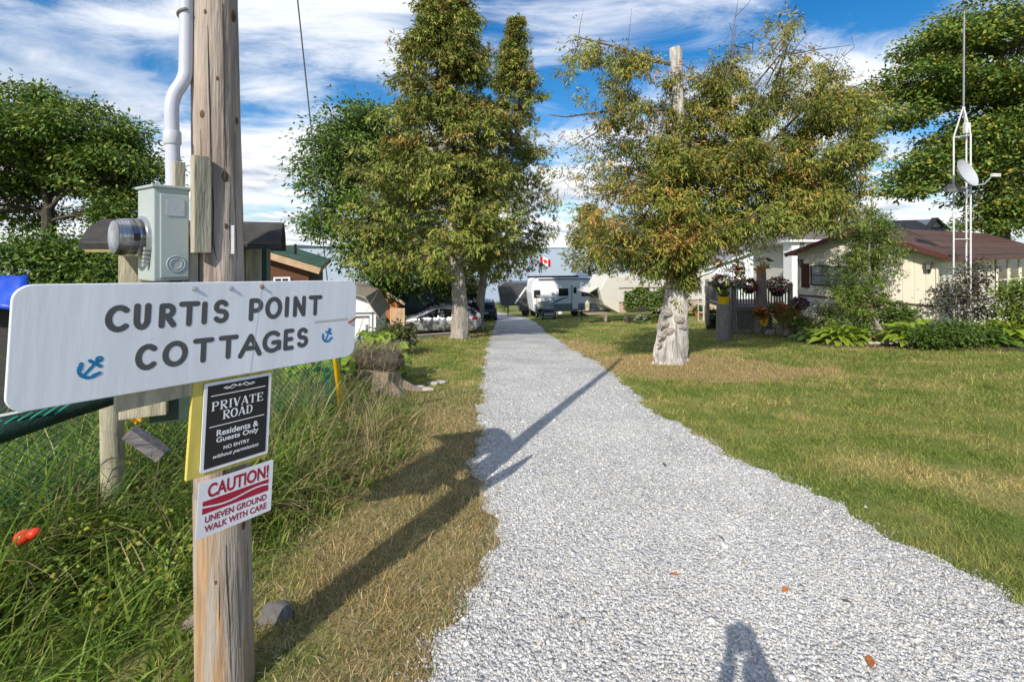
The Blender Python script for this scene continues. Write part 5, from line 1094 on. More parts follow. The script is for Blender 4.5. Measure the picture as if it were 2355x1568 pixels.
# tapered column with bird feeder
p = Vector(((1858 * .9416 - CX) / F * 18.3, 18.3, 0)); g_ = gz(p.x, p.y); t = thing('feeder_column', 'tapered grey wooden column topped by a small roofed bird feeder', 'bird feeder', (p.x, p.y, g_)); zz = lambda py: CAMZ - (py - HY) / F * 18.3 - g_
k = MB(); r0, r1 = .19, .115
k.add([(-r0, -r0, 0), (r0, -r0, 0), (r0, r0, 0), (-r0, r0, 0), (-r1, -r1, zz(612)), (r1, -r1, zz(612)), (r1, r1, zz(612)), (-r1, r1, zz(612))], [(0, 1, 2, 3), (4, 5, 6, 7), (0, 1, 5, 4), (1, 2, 6, 5), (2, 3, 7, 6), (3, 0, 4, 7)])
obj('column', k, M('column_wood', (.20, .15, .135), .8, .3, 4, st=(5, 5, .6)), t)
obj('feeder_tray', MB().bb(-.02, .30, -.16, .16, zz(618), zz(616)), BROWNLOG, t); obj('seed_box', MB().prism([(.03, zz(616)), (.25, zz(616)), (.29, zz(602)), (-.01, zz(602))], -.1, .1), M('seed_box', (.26, .22, .11), .5), t)
obj('feeder_roof', MB().prism([(-.12, zz(602)), (.14, zz(593)), (.40, zz(602)), (.40, zz(601)), (.14, zz(591.5)), (-.12, zz(601))], -.2, .2), BROWNROOF, t)
# pale-sided house behind, gable to the drive
ROOFG = M('pale_grey_shingle', (.22, .22, .225), .9, .25, 5)
HW = M('white_lap_siding', (.68, .74, .79), .55, .05, 3)
d = 46.; gl = PV(1592, 625, d); pk_ = PV(1775, 562, d); er = PV(1830, 606, d); bz = gz(22, 46) - .3
t = thing('white_cottage', 'long white sided cottage with low gable behind the deck', 'house', (gl.x, d, bz)); wl = er.x - gl.x; ez = gl.z - bz; pkx = pk_.x - gl.x; pz = pk_.z - bz; ez2 = er.z - bz
k = MB(); k.prism([(0, 0), (wl, 0), (wl, ez2), (pkx, pz), (0, ez)], 0, 9); obj('wall', k, HW, t)
k = MB(); nl = int(pz / .16)
for i in range(nl):
    z0 = i * .16; z1 = z0 + .16; zm = z1; xa = 0 if zm < ez else (zm - ez) / (pz - ez) * pkx; xb = wl if zm < ez2 else wl - (zm - ez2) / (pz - ez2) * (wl - pkx)
    if xb - xa > .2: k.add([(xa, -.03, z0), (xb, -.03, z0), (xb, -.004, z1), (xa, -.004, z1), (xa, -.001, z0), (xb, -.001, z0)], [(0, 1, 2, 3), (4, 5, 1, 0)])
obj('lap_siding', k, HW, t, kind='stuff')
k = MB(); k.add([(-.5, -.4, ez - .1), (pkx, -.4, pz + .12), (pkx, 9.3, pz + .12), (-.5, 9.3, ez - .1), (wl + .5, -.4, ez2 - .32), (wl + .5, 9.3, ez2 - .32)], [(0, 1, 2, 3), (1, 4, 5, 2)]); o = obj('roof', k, ROOFG, t); md = o.modifiers.new('s', 'SOLIDIFY'); md.thickness = .08
for a, b_ in (((-.5, -.42, ez - .2), (pkx, -.42, pz + .0)), ((pkx, -.42, pz + .0), (wl + .5, -.42, ez2 - .42))): obj('barge_board', MB().bar(a, b_, .03, .2), WHITE, t)
def hs(px, py): return (px - CX) / F * d - gl.x, CAMZ - (py - HY) / F * d - bz
for px0, px1, py0, py1, m in ((1688, 1712, 614, 632, 1), (1776, 1800, 617, 640, 1), (1761, 1778, 586, 600, 0)):
    a, z1 = hs(px0, py0); b_, z0 = hs(px1, py1); window(t, a, b_, z0, z1, -.03, WHITE, GLASS, .12, m, 1, th=.07)
# cottage with dark shingled roof behind the mobile home
d = 31.; t = thing('shingled_house', 'house with wide brown grey shingled roof behind the mobile home', 'house', (PV(1845, 0, d).x, d, gz(20, 31))); g_ = t.location.z
def q(px, py, dd=0.): p = PV(px, py, d + dd); return (p.x - t.location.x, dd, p.z - g_)
w0 = q(1855, 560); w1 = q(2215, 560); wz = w0[2] - .15
obj('wall', MB().bb(w0[0] + .3, w1[0] - .2, .5, 7.5, -1, wz), M('cream_wall', (.55, .53, .47), .6), t)
k = MB(); rl = q(1890, 512, 4); rr = q(2150, 505, 4); e0 = q(1835, 562, 0); e1 = q(2200, 552, 0); b0 = (e0[0], 8.2, e0[2]); b1 = (e1[0] + 1., 8.2, e1[2])
k.add([e0, e1, rr, rl, b0, b1], [(0, 1, 2, 3), (3, 2, 5, 4), (0, 3, 4)]); k.add([e1, b1, rr], [(0, 1, 2)]); o = obj('roof', k, GREYROOF, t); md = o.modifiers.new('s', 'SOLIDIFY'); md.thickness = .1
gp0 = q(2137, 527, 2.4); gp1 = q(2162, 527, 2.4); gpk = q(2147, 504, 2.4); k = MB(); k.prism([(gp0[0], gp0[2]), (gp1[0] + .2, gp0[2]), (gpk[0], gpk[2])], 2.4, 4.4); obj('gablet', k, M('gablet_white', (.55, .55, .55), .6), o)
k = MB(); k.bar((gpk[0] - .05, 2.35, gpk[2] + .06), (gp1[0] + .5, 2.35, gp0[2] - .1), .5, .06, up=(0, 0, 1)); k.bar((gpk[0] + .03, 2.35, gpk[2] + .06), (gp0[0] - .3, 2.35, gp0[2] - .1), .5, .06); obj('gablet_verge', k, GREYROOF, o)
p0 = q(1826, 556, -.3); p1 = q(1880, 545, -.3); obj('porch_wall', MB().bb(p0[0] - .3, p1[0], -.5, .45, -1, p1[2] - .35), WHITE, t); obj('porch_roof', MB().bb(p0[0] - .6, p1[0] + .2, -.8, .48, p1[2] - .34, p1[2] - .2), WHITE, t)
a = q(1836, 553, -.5); window(t, a[0], a[0] + .35, a[2] - .55, a[2], -.5, WHITE, GLASSL, .06)
k = MB(); pz_ = q(2047, 500, 4); k.tube([(pz_[0], 4, pz_[2] - 1), (pz_[0], 4, pz_[2] + .6)], .03, 6); k.bar((pz_[0] - .7, 4, pz_[2] + .55), (pz_[0] + .6, 4, pz_[2] + .6), .03, .03); obj('roof_aerial', k, STEEL, o)
# brown cottage with a green roof on the left
A = Vector((-6.68, 16., 0)); ud = Vector((-.942, -.337, 0)); t = thing('log_cottage', 'brown log cottage with green shingled roof and tan barge boards', 'cottage', (A.x, A.y, gz(A.x, A.y) - .3), math.atan2(-ud.y, -ud.x)); g_ = t.location.z   # local x runs right along the gable, origin at its right corner
e = 1.07 - g_; hw = 2.2; pt = .36; rg = e + hw * pt
obj('wall', MB().prism([(-2 * hw + .25, 0), (-.25, 0), (-.25, e - .05), (-hw, rg - .12), (-2 * hw + .25, e - .05)], .3, 12), BROWNLOG, t)
lm = MB(); lm.tube([(-2 * hw + .22, 0, 0), (-.22, 0, 0)], .10, 8); lm = lm.mesh('log', BROWNLOG)
for i in range(14): link('log', lm, t, (0, .27, .1 + i * .185)) if .1 + i * .185 < e - .1 else None
k = MB(); k.add([(.1, 0, e), (.1, 12.6, e), (-hw, 12.6, rg), (-hw, 0, rg), (-2 * hw - .1, 0, e), (-2 * hw - .1, 12.6, e)], [(0, 1, 2, 3), (3, 2, 5, 4)]); ro = obj('roof', k, GREENROOF, t); md = ro.modifiers.new('s', 'SOLIDIFY'); md.thickness = .06
rows = 9; sh_ = MB().bb(0, 12.5, 0, .32, 0, .012).mesh('shingle_course', GREENROOF); sla = math.atan(pt)
for i in range(rows):
    f0 = i / rows; o = link('shingle_course', sh_, ro, (-hw + (hw + .1) * f0, 12.55, rg + .036 - (rg - e) * f0)); o.rotation_euler = (Matrix.Rotation(R(-90), 3, 'Z') @ Matrix.Rotation(-sla + .03, 3, 'X')).to_euler()
obj('barge_board', MB().bar((.12, -.03, e - .10), (-hw, -.03, rg - .10), .04, .22), TANWOOD, t); obj('barge_board', MB().bar((-2 * hw - .1, -.03, e - .10), (-hw, -.03, rg - .10), .04, .22), TANWOOD, t); obj('eave_board', MB().bb(.10, .14, 0, 12.6, e - .16, e + .0), TANWOOD, t)
obj('vent_pipe', MB().cyl((-1.0, 4, e + .3), (-1.0, 4, e + .85), .05), BLACK, ro)
k_ = lambda px: wall_s(px, A, Vector((.942, .337, 0)))
window(t, k_(632), k_(662), e - .85, e - .35, .17, WHITE, GLASS, .06, 1, 1)
# white barn-roofed shed
d = 17.; t = thing('gambrel_shed', 'white double-door garden shed with barn-shaped shingled roof', 'shed', (-7.35, d, gz(-5.6, d) - .45), R(8)); g_ = t.location.z; W_ = 2.35; e = 1.75; prof = [(0, 0), (W_, 0), (W_, e), (W_ * .84, e + .52), (W_ / 2, e + .82), (W_ * .16, e + .52), (0, e)]
k = MB(); k.prism(prof, 0, 3); obj('wall', k, WHITE, t)
for x0, x1, z0, z1 in ((.25, W_ / 2 - .012, .1, 1.62), (W_ / 2 + .012, W_ - .25, .1, 1.62)):
    dr = obj('door', MB().bb(x0, x1, -.03, -.002, z0, z1), WHITE, t); obj('door_brace', MB().bb(x0, x1, -.045, -.031, z1 - .09, z1 - .01), M('trim_dark', (.12, .12, .125), .6), dr); obj('handle', MB().bb(x1 - .12, x1 - .08, -.06, -.031, .75, .9), BLACK, dr)
for x in (.12, W_ - .12): obj('trim', MB().bb(x - .02, x + .02, -.02, -.001, 0, e), M('trim_dark2', (.14, .14, .15), .6), t)
obj('trim', MB().bb(0, W_, -.04, -.001, e - .06, e - .02), M('trim_dark3', (.14, .14, .15), .6), t)
k = MB(); rp = [(-.12, e - .12)] + [prof[6]] + [(a, b_ + .04) for a, b_ in (prof[5], prof[4], prof[3])] + [prof[2], (W_ + .12, e - .12)]; rp = [(-.14, e - .16), (W_ * .14, e + .57), (W_ / 2, e + .89), (W_ * .86, e + .57), (W_ + .14, e - .16)]
k.prism(rp + [(a, b_ - .06) for a, b_ in rp[::-1]], -.3, 3.2); obj('roof', k, M('shed_shingle', (.30, .25, .20), .9, .3, 8), t)
# orange-gabled shed behind
d = 27.; c = PV(868, 0, d); t = thing('orange_shed', 'small orange stained board shed with pale gable trim behind the white shed', 'shed', (c.x, d, gz(c.x, d)), R(6)); g_ = t.location.z; zc = lambda py: CAMZ - (py - HY) / F * d - g_
hwid = 1.25; k = MB(); k.prism([(-hwid, 0), (hwid, 0), (hwid, zc(690)), (-.25, zc(652)), (-hwid, zc(676))], 0, 2.6); obj('wall', k, ORANGEWOOD, t)
bm_ = MB().bb(.004, .136, -.02, -.001, 0, zc(695)).mesh('board', ORANGEWOOD)
for i in range(18): link('board', bm_, t, (-hwid + i * .139, 0, 0))
k = MB(); k.add([(-hwid - .4, -.3, zc(682)), (-.25, -.3, zc(649)), (-.25, 2.8, zc(649)), (-hwid - .4, 2.8, zc(682)), (hwid + .35, -.3, zc(696)), (hwid + .35, 2.8, zc(696))], [(0, 1, 2, 3), (1, 4, 5, 2)]); o = obj('roof', k, GREYROOF, t); md = o.modifiers.new('s', 'SOLIDIFY'); md.thickness = .06
for a, b_ in (((-hwid - .4, -.33, zc(685)), (-.25, -.33, zc(652))), ((-.25, -.33, zc(652)), (hwid + .35, -.33, zc(699)))): obj('barge_board', MB().bar(a, b_, .04, .17), M('pale_trim%d' % int(a[0] * 10), (.42, .36, .27), .7), t)
# blue-green board shed with lean-to roof
d = 29.; a = PV(919, 0, d); b_ = PV(994, 0, d); t = thing('teal_shed', 'blue green vertical board shed with slanting roof behind the black car', 'shed', (a.x, d, gz(a.x, d))); g_ = t.location.z; zc = lambda py: CAMZ - (py - HY) / F * d - g_; w = b_.x - a.x
TEAL = M('teal_boards', (.17, .27, .29), .75, .2, 4, st=(6, 6, .7)); k = MB(); k.prism([(0, 0), (w, 0), (w, zc(662)), (0, zc(674))], 0, 3); obj('wall', k, TEAL, t)
n = 12
for i in range(n): hh = zc(676) + (zc(664) - zc(676)) * i / n; obj('board', MB().bb(i * w / n + .008, (i + 1) * w / n - .008, -.025, -.002, .05, hh), TEAL, t)
k = MB(); k.prism([(-.3, zc(676)), (w + .5, zc(659)), (w + .5, zc(657)), (-.3, zc(673.5))], -.4, 3.3); obj('roof', k, M('pale_roof_edge', (.32, .32, .31), .7), t)
obj('name_plate', MB().bb(w * .48, w * .72, -.045, -.027, zc(680), zc(673)), WHITE, t)
d = 33.; a = PV(1000, 0, d); t = thing('dark_carport', 'timber carport coloured near black for the deep shade behind the cedar trunks', 'carport', (a.x, d, gz(a.x, d) - .3)); g_ = t.location.z; zc = lambda py: CAMZ - (py - HY) / F * d - g_
DK_ = M('carport_shade_dark', (.03, .026, .022), .8); wdt = PV(1090, 0, d).x - a.x  # near-black timber colour stands in for the deep shade inside the carport
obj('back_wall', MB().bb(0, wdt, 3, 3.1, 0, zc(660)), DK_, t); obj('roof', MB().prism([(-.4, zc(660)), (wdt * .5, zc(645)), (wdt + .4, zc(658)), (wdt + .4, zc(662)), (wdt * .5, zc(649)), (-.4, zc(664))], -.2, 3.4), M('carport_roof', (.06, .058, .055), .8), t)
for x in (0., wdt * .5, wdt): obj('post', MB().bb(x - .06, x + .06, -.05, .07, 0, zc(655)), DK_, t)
obj('storage_box', MB().bb(wdt * .3, wdt * .55, 1, 2, 0, zc(690)), M('box_grey', (.3, .3, .3), .7), t)
# ------------------------------------------------------------------ caravans
TW = M('trailer_white', (.76, .77, .78), .4, .04, 3, spec=.4); TC = M('trailer_cream', (.62, .60, .54), .45, .06, 3, spec=.35); TBR = M('trailer_brown_band', (.13, .08, .055), .5); TGR = M('trailer_grey', (.19, .21, .24), .45); TPK = M('trailer_salmon', (.50, .38, .31), .5)
d = 41.; a = PV(1222, 0, d); t = thing('white_travel_trailer', 'white ribbed travel trailer with grey skirt and rooftop air conditioner', 'caravan', (a.x, d, 0), R(10)); bz = gz(a.x + 3, d); t.location.z = bz; W_ = 6.6; zt = CAMZ - (640 - HY) / F * d - bz; z0 = .45
obj('body', MB().prism([(.25, z0), (W_, z0), (W_, zt), (.5, zt), (.15, zt - .35), (0, zt - 1.3)], 0, 2.4), TW, t, bevel=.06)
obj('ribbed_side', lap(.3, W_ - .1, z0 + .7, zt - .15, -.002, .11, .014), TW, t, kind='stuff'); obj('grey_band', MB().bb(.25, W_ - .02, -.03, -.001, z0, z0 + .68), TGR, t)
obj('swoosh', flat_strokes([([(1.4 + i * .22, z0 + .5 + .75 * math.sin(i / 9 * 1.4)) for i in range(10)], [.02 + .14 * math.sin(math.pi * i / 9) for i in range(10)])], False, y0=-.034), M('swoosh_grey', (.16, .17, .19), .5), t)
xq = lambda px: (px - CX) / F * (d + .5) - a.x
zq = lambda py: CAMZ - (py - HY) / F * (d + .5) - bz
for p0, p1, y0, y1, mu in ((1286, 1306, 665, 679, 0), (1341, 1366, 665, 681, 1), (1228, 1240, 668, 682, 0)): window(t, xq(p0), xq(p1), zq(y1), zq(y0), -.018, BLACK, GLASS, .05, mu)
dr = obj('door', MB().bb(xq(1317), xq(1331), -.04, -.004, z0 + .2, zq(655)), TW, t); obj('door_window', MB().bb(xq(1320), xq(1327), -.05, -.041, zq(675), zq(661)), GLASS, dr); obj('door_edge', MB().bb(xq(1315.5), xq(1316.6), -.045, -.004, z0 + .2, zq(654)), BLACK, dr)
obj('air_conditioner', MB().prism([(xq(1330), zt), (xq(1362), zt), (xq(1360), zt + .33), (xq(1334), zt + .33)], .8, 1.7), TW, t, bevel=.05); obj('roof_rail', MB().bb(-.3, xq(1335), .3, .5, zt + .01, zt + .16), BLACK, t); obj('awning_roll', MB().tube([(.6, -.1, zt - .1), (W_ - .2, -.1, zt - .1)], .05, 8), M('awning_fabric', (.12, .12, .13), .7), t)
for x in (W_ * .6, W_ * .72): o = obj('wheel', MB().lathe([(.05, -.1), (.32, -.1), (.35, -.06), (.35, .06), (.32, .1), (.05, .1)], 18, axis='y'), RUBBER, t); o.location = (x, .15, .33)
for x in (.4, W_ - .3): obj('jack_stand', MB().bb(x - .05, x + .05, .2, .3, -.05, z0), BLACK, t)
# cream camper with a propped front window
d = 31.5; a = PV(1372, 0, d); t = thing('cream_camper', 'long cream camper with brown stripes and propped front window awning', 'caravan', (a.x + .2, d, 0), R(14)); bz = gz(a.x + 3, d + .5); t.location.z = bz; W_ = 9.6; zt = CAMZ - (634 - HY) / F * d - bz; z0 = .55; zq = lambda py: CAMZ - (py - HY) / F * d - bz
# the front end slopes back under, as the photo shows
fr = [(1.35, z0), (.35, z0 + .55), (.15, zq(690)), (.0, zq(668)), (.30, zq(650)), (.55, zt - .05), (1.0, zt)]
obj('body', MB().prism(fr + [(W_ - .2, zt), (W_, zt - .2), (W_, z0)], 0, 2.4), TC, t, bevel=.05)
obj('ribbed_side', lap(1.5, W_ - .05, z0, zt - .12, -.002, .12, .014), TC, t, kind='stuff')
for zb in (zq(664), zq(697)): obj('brown_stripe', MB().bb(1.4, W_ - .02, -.028, -.001, zb - .035, zb + .035), TBR, t)
obj('lower_band', MB().bb(1.4, W_, -.024, -.001, z0, zq(699)), TPK, t)
k = MB()
for i in range(9): f0 = i / 9; x = fr[0][0] + (fr[2][0] - fr[0][0]) * f0; z = fr[0][1] + (fr[2][1] - fr[0][1]) * f0; k.bar((x - .03, .05, z + .03), (x - .03, 2.35, z + .03), .12, .02, up=(1, 0, .8))
obj('lower_front_ribs', k, M('front_ribs', (.33, .27, .21), .6), t, kind='stuff')
fw = obj('front_window', MB().add([(.02, .25, zq(688)), (.02, 2.1, zq(688)), (-.06, 2.1, zq(670)), (-.06, .25, zq(670))], [(0, 1, 2, 3)]), GLASS, t); obj('window_awning', MB().bar((.0, 1.2, zq(660)), (-.75, 1.2, zq(674)), 2.1, .03), TC, t)
for y in (.2, 2.2): obj('awning_stay', MB().cyl((-.70, y, zq(674)), (-.02, y, zq(688)), .012, n=6), STEEL, t)
xs_ = lambda px: wall_s(px, Vector((a.x + .2, d, 0)), Vector((math.cos(R(14)), math.sin(R(14)), 0)))
window(t, xs_(1455), xs_(1490), zq(682), zq(665), -.02, TBR, GLASS, .05, 0, 2); window(t, xs_(1598), xs_(1612), zq(682), zq(664), -.02, TC, GLASSL, .06, 0, 1)
dr = obj('door', MB().bb(xs_(1613), xs_(1630), -.045, -.004, z0, zq(655)), TC, t); k = MB(); cxd = (xs_(1616) + xs_(1627)) / 2; k.prism([(cxd - .16, zq(680))] + [(cxd - .16 * math.cos(R(q_)), zq(668) + .2 * math.sin(R(q_))) for q_ in range(0, 181, 20)] + [(cxd + .16, zq(680))], -.055, -.046); obj('arched_pane', k, GLASSL, dr)
obj('hatch', MB().bb(xs_(1640), xs_(1652), -.04, -.025, zq(705), zq(696)), TC, t)
tk = obj('gas_bottle', MB().lathe([(.02, 0), (.15, 0), (.16, .08), (.16, .5), (.10, .6), (.05, .63), (.04, .7)], 14), M('gas_bottle_cream', (.50, .46, .31), .6), t); tk.location = (-.35, 1.3, .62)
obj('hitch', MB().bar((-1.0, 1.2, .52), (1.4, 1.2, .56), .12, .1), BLACK, t); obj('hitch_jack', MB().cyl((-.8, 1.2, -.1), (-.8, 1.2, .9), .04), BLACK, t); obj('hitch_table', MB().bb(-.75, .9, .2, 2.2, .45, .50), WOODH, t)
for x in (.5, 4.4, 5.2, W_ - .5): o = obj('wheel', MB().lathe([(.05, -.1), (.31, -.1), (.34, -.06), (.34, .06), (.31, .1), (.05, .1)], 18, axis='y'), RUBBER, t) if x > 1 and x < 9 else obj('support', MB().bb(-.08, .08, -.08, .08, -.35, .3), STONE, t); o.location = (x, .2, .32)
# dark fifth-wheel trailer at the road end
d = 44.; a = PV(1145, 0, d); t = thing('dark_trailer', 'black fronted fifth-wheel trailer parked in the shade by the drive', 'caravan', (a.x, d, gz(a.x + 2, d) + .0), R(4)); bz = t.location.z; zt = CAMZ - (650 - HY) / F * d - bz
obj('body', MB().prism([(.3, 1.0), (0, zt - .5), (.5, zt), (4.2, zt), (4.2, .45), (2.0, .45), (2.0, 1.0)], 0, 2.5), M('dark_trailer_skin', (.075, .078, .085), .35, .2, 2), t, bevel=.08)
obj('white_stripe', flat_strokes([([(1.6, 1.2), (2.6, zt - .5), (3.9, zt - .35)], .16)], False, y0=-.02), TW, t); window(t, 3.1, 3.9, 1.5, 2.1, -.015, BLACK, GLASS, .05); obj('rear_plate', MB().bb(3.2, 3.8, -.03, -.005, .8, 1.2), TW, t)
for x in (2.6, 3.4): o = obj('wheel', MB().lathe([(.05, -.1), (.34, -.1), (.37, -.06), (.37, .06), (.34, .1), (.05, .1)], 18, axis='y'), RUBBER, t); o.location = (x, .1, .35)
obj('landing_leg', MB().bb(.9, 1.0, .3, .4, -.1, 1.0), BLACK, t)
# ------------------------------------------------------------------ cars
def wheel(t, x, y, r, side, rim):
    wl = obj('wheel', MB().lathe([(r * .6, -.1), (r * .93, -.105), (r, -.07), (r, .07), (r * .93, .105), (r * .6, .1)], 24, axis='y'), RUBBER, t); wl.location = (x, y, r)
    k = MB(); k.lathe([(.02, side * .05), (r * .16, side * .09), (r * .17, side * .06)], 12, axis='y'); k.lathe([(r * .56, side * .02), (r * .64, side * .10), (r * .66, side * .10), (r * .66, side * .02)], 24, axis='y')
    for i in range(5):
        for da in (-.16, .16): q_ = 1.2566 * i + da; k.bar((math.cos(q_ * 1.0) * r * .12, side * .075, math.sin(q_) * r * .12), (math.cos(q_) * r * .62, side * .09, math.sin(q_) * r * .62), .035, .02, up=(0, 1, 0))
    k.sm = False; obj('rim', k, rim, wl); obj('brake_disc', MB().lathe([(.02, side * .0), (r * .55, side * .0), (r * .55, side * .02), (.02, side * .02)], 18, axis='y'), BLACK, wl)
def car(name, label, loc, rz, paint, st, wb, r, rim, glass_x, ws, rear, cat='car'):
    """st: stations (x, z low, z belt, z top, half width belt, half width roof), tail to nose"""
    t = thing(name, label, cat, loc, rz); rings = []
    for x, zl, zb, zt, w, wr in st:
        zt = max(zt, zb + .01); rings.append([(x, w * .80, zl), (x, w * .97, zl + .06), (x, w * 1.0, zl + (zb - zl) * .45), (x, w * .985, zl + (zb - zl) * .8), (x, w * .955, zb), (x, wr + (w * .955 - wr) * .25, zb + (zt - zb) * .72), (x, wr * .88, zb + (zt - zb) * .95), (x, wr * .5, zt), (x, 0, zt + .012)])
    k = MB(); n = len(rings[0]); vs = []
    for g in rings: vs += g + [(p[0], -p[1], p[2]) for p in g[-2::-1]]
    m = 2 * n - 1; fs = [(i * m + j, i * m + j + 1, (i + 1) * m + j + 1, (i + 1) * m + j) for i in range(len(rings) - 1) for j in range(m - 1)] + [(i * m + m - 1, i * m, (i + 1) * m, (i + 1) * m + m - 1) for i in range(len(rings) - 1)]
    fs += [tuple(range(m)), tuple(range((len(rings) - 1) * m, len(rings) * m))]; k.add(vs, fs); k.sm = True; o = obj('body', k, paint, t); o.modifiers.new('sub', 'SUBSURF').levels = 1; o.modifiers['sub'].render_levels = 2
    X = [s[0] for s in st]; I = lambda x, c: float(np.interp(x, X, [s[c] for s in st]))
    def side_pt(x, f, off): zb, zt, w, wr = I(x, 2), I(x, 3), I(x, 4), I(x, 5); return ((w * .955) + (wr + (w * .955 - wr) * .25 - w * .955) * f / .72 + off, zb + (zt - zb) * f)
    for sd_ in (1, -1):
        for (xa, xb, fa, fb) in glass_x:
            k = MB(); cs = np.linspace(xa, xb, 6); vv = []
            for i, x in enumerate(cs):
                top = fa + (fb - fa) * i / 5; y0, z0_ = side_pt(x, .07, .006); y1, z1_ = side_pt(x, top, .012); vv += [(x, sd_ * y0, z0_), (x, sd_ * y1, z1_)]
            k.add(vv, [(2 * i, 2 * i + 2, 2 * i + 3, 2 * i + 1) for i in range(5)]); g_ = obj('side_window', k, GLASS, t); md = g_.modifiers.new('s', 'SOLIDIFY'); md.thickness = .012; md.offset = 0
        yy = I(glass_x[-1][1], 4); obj('mirror', MB().box((glass_x[-1][1] - .12, sd_ * (yy + .07), I(glass_x[-1][1], 2) + .06), (.11, .16, .11)), paint, t, bevel=.03)
        for xs__ in (wb[0], wb[1]):
            wheel(t, xs__, sd_ * (I(xs__, 4) - .10), r, sd_, rim); k = MB(); k.lathe([(r * .9, -.02), (r * 1.13, -.02), (r * 1.13, .012), (r * .9, .012)], 24, axis='y'); a_ = obj('wheel_arch', k, RUBBER, t); a_.location = (xs__, sd_ * (I(xs__, 4) * .99), r * 1.02)
        for (xa, xb, fa, fb) in glass_x[:2]: obj('door_handle', MB().box((xa + .15, sd_ * (I(xa, 4) * .99 + .005), I(xa, 2) - .10), (.2, .02, .03)), paint, t)
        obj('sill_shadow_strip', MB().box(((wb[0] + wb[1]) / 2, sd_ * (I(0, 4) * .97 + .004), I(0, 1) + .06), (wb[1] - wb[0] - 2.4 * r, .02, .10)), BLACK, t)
        hx, hz = ws['head']; obj('headlight', MB().box((hx, sd_ * I(hx, 4) * .80, hz), (.36, .26, .13), rz=-sd_ * .35), M('headlight_lens', (.45, .47, .5), .1, .1, 5, spec=.7), t, bevel=.03)
        tx, tz = ws['tail']; obj('tail_light', MB().box((tx, sd_ * I(tx, 4) * .86, tz), (.30, .2, .17), rz=sd_ * .25), M('tail_lens', (.30, .01, .015), .2, .1, 5, spec=.6), t, bevel=.03)
    def screen(nm, xa, xb, inset):
        ya, za = I(xa, 5) * .86, I(xa, 3); yb, zb = I(xb, 4) * .80, I(xb, 3); dn = Vector((-(zb - za), 0, xb - xa)).normalized() * (1 if xb > xa else -1) * .03
        k = MB(); vv = []
        for i in range(5):
            f_ = i / 4; x = xa + (xb - xa) * f_; z = I(x, 3) + .012; yw = ya + (yb - ya) * f_; vv += [(x + dn.x, -yw, z + dn.z * .6 - .02), (x + dn.x, 0, z + dn.z), (x + dn.x, yw, z + dn.z * .6 - .02)]
        k.add(vv, [(3 * i + j, 3 * i + j + 1, 3 * i + 4 + j, 3 * i + 3 + j) for i in range(4) for j in range(2)]); k.sm = True; g_ = obj(nm, k, GLASS, t); md = g_.modifiers.new('s', 'SOLIDIFY'); md.thickness = .012; md.offset = 0
    screen('windscreen', *ws['front'], 0); screen('rear_window', *rear, 0)
    obj('number_plate', MB().box((st[0][0] - .02, 0, ws['plate']), (.02, .45, .14)), WHITE, t)
    return t
SILVER = M('silver_car_paint', (.50, .51, .54), .28, .03, 2, metal=.55, spec=.5, coat=.6); BLACKP = M('black_car_paint', (.02, .02, .024), .22, .05, 2, spec=.5, coat=.7); NAVY = M('dark_blue_car_paint', (.02, .028, .045), .25, .05, 2, spec=.5, coat=.6); ALLOY = M('alloy', (.55, .55, .57), .3, .05, 5, metal=.7)
hatch = [(-2.16, .42, .80, .86, .74, .5), (-2.1, .30, .93, 1.02, .82, .52), (-1.85, .24, .98, 1.22, .87, .56), (-1.35, .20, .96, 1.40, .90, .60), (-.6, .19, .94, 1.47, .90, .62), (.2, .19, .92, 1.46, .90, .62), (.65, .19, .92, 1.34, .90, .60), (1.25, .19, .91, .99, .89, .62), (1.7, .20, .83, .88, .87, .58), (2.1, .24, .68, .74, .80, .5), (2.24, .34, .56, .60, .66, .4)]
p0 = Vector(((1012 - CX) / F * 25.3, 25.3, 0)); car('silver_hatchback', 'silver hatchback parked nose-in behind the tallest cedar trunk', (p0.x, p0.y, gz(p0.x, p0.y)), R(180 - 4), SILVER, hatch, (-1.33, 1.37), .325, ALLOY, [(-1.7, -1.12, .2, .78), (-1.06, -.12, .84, .88), (-.06, 1.0, .88, .22)], {'head': (1.95, .66), 'tail': (-1.98, .92), 'front': (.42, 1.22), 'plate': .62}, (-1.35, -2.02))
suv = [(-2.35, .5, .95, 1.02, .80, .6), (-2.28, .38, 1.05, 1.3, .90, .62), (-2.0, .32, 1.08, 1.62, .94, .66), (-1.3, .28, 1.07, 1.74, .96, .70), (-.3, .28, 1.05, 1.76, .96, .70), (.4, .28, 1.04, 1.70, .96, .68), (.85, .28, 1.03, 1.45, .95, .66), (1.35, .28, 1.02, 1.10, .94, .66), (1.9, .30, .98, 1.02, .92, .62), (2.25, .36, .82, .90, .86, .56), (2.4, .46, .66, .72, .72, .45)]
p0 = Vector(((1022 - CX) / F * 28.6, 28.4, 0)); car('black_suv', 'black sport utility car parked on the far side of the silver hatchback', (p0.x, p0.y, gz(p0.x, p0.y)), R(180 - 3), BLACKP, suv, (-1.4, 1.45), .36, ALLOY, [(-2.0, -1.3, .5, .86), (-1.24, -.2, .86, .88), (-.14, 1.1, .88, .3)], {'head': (2.1, .82), 'tail': (-2.16, 1.08), 'front': (.55, 1.32), 'plate': .8}, (-1.75, -2.25))
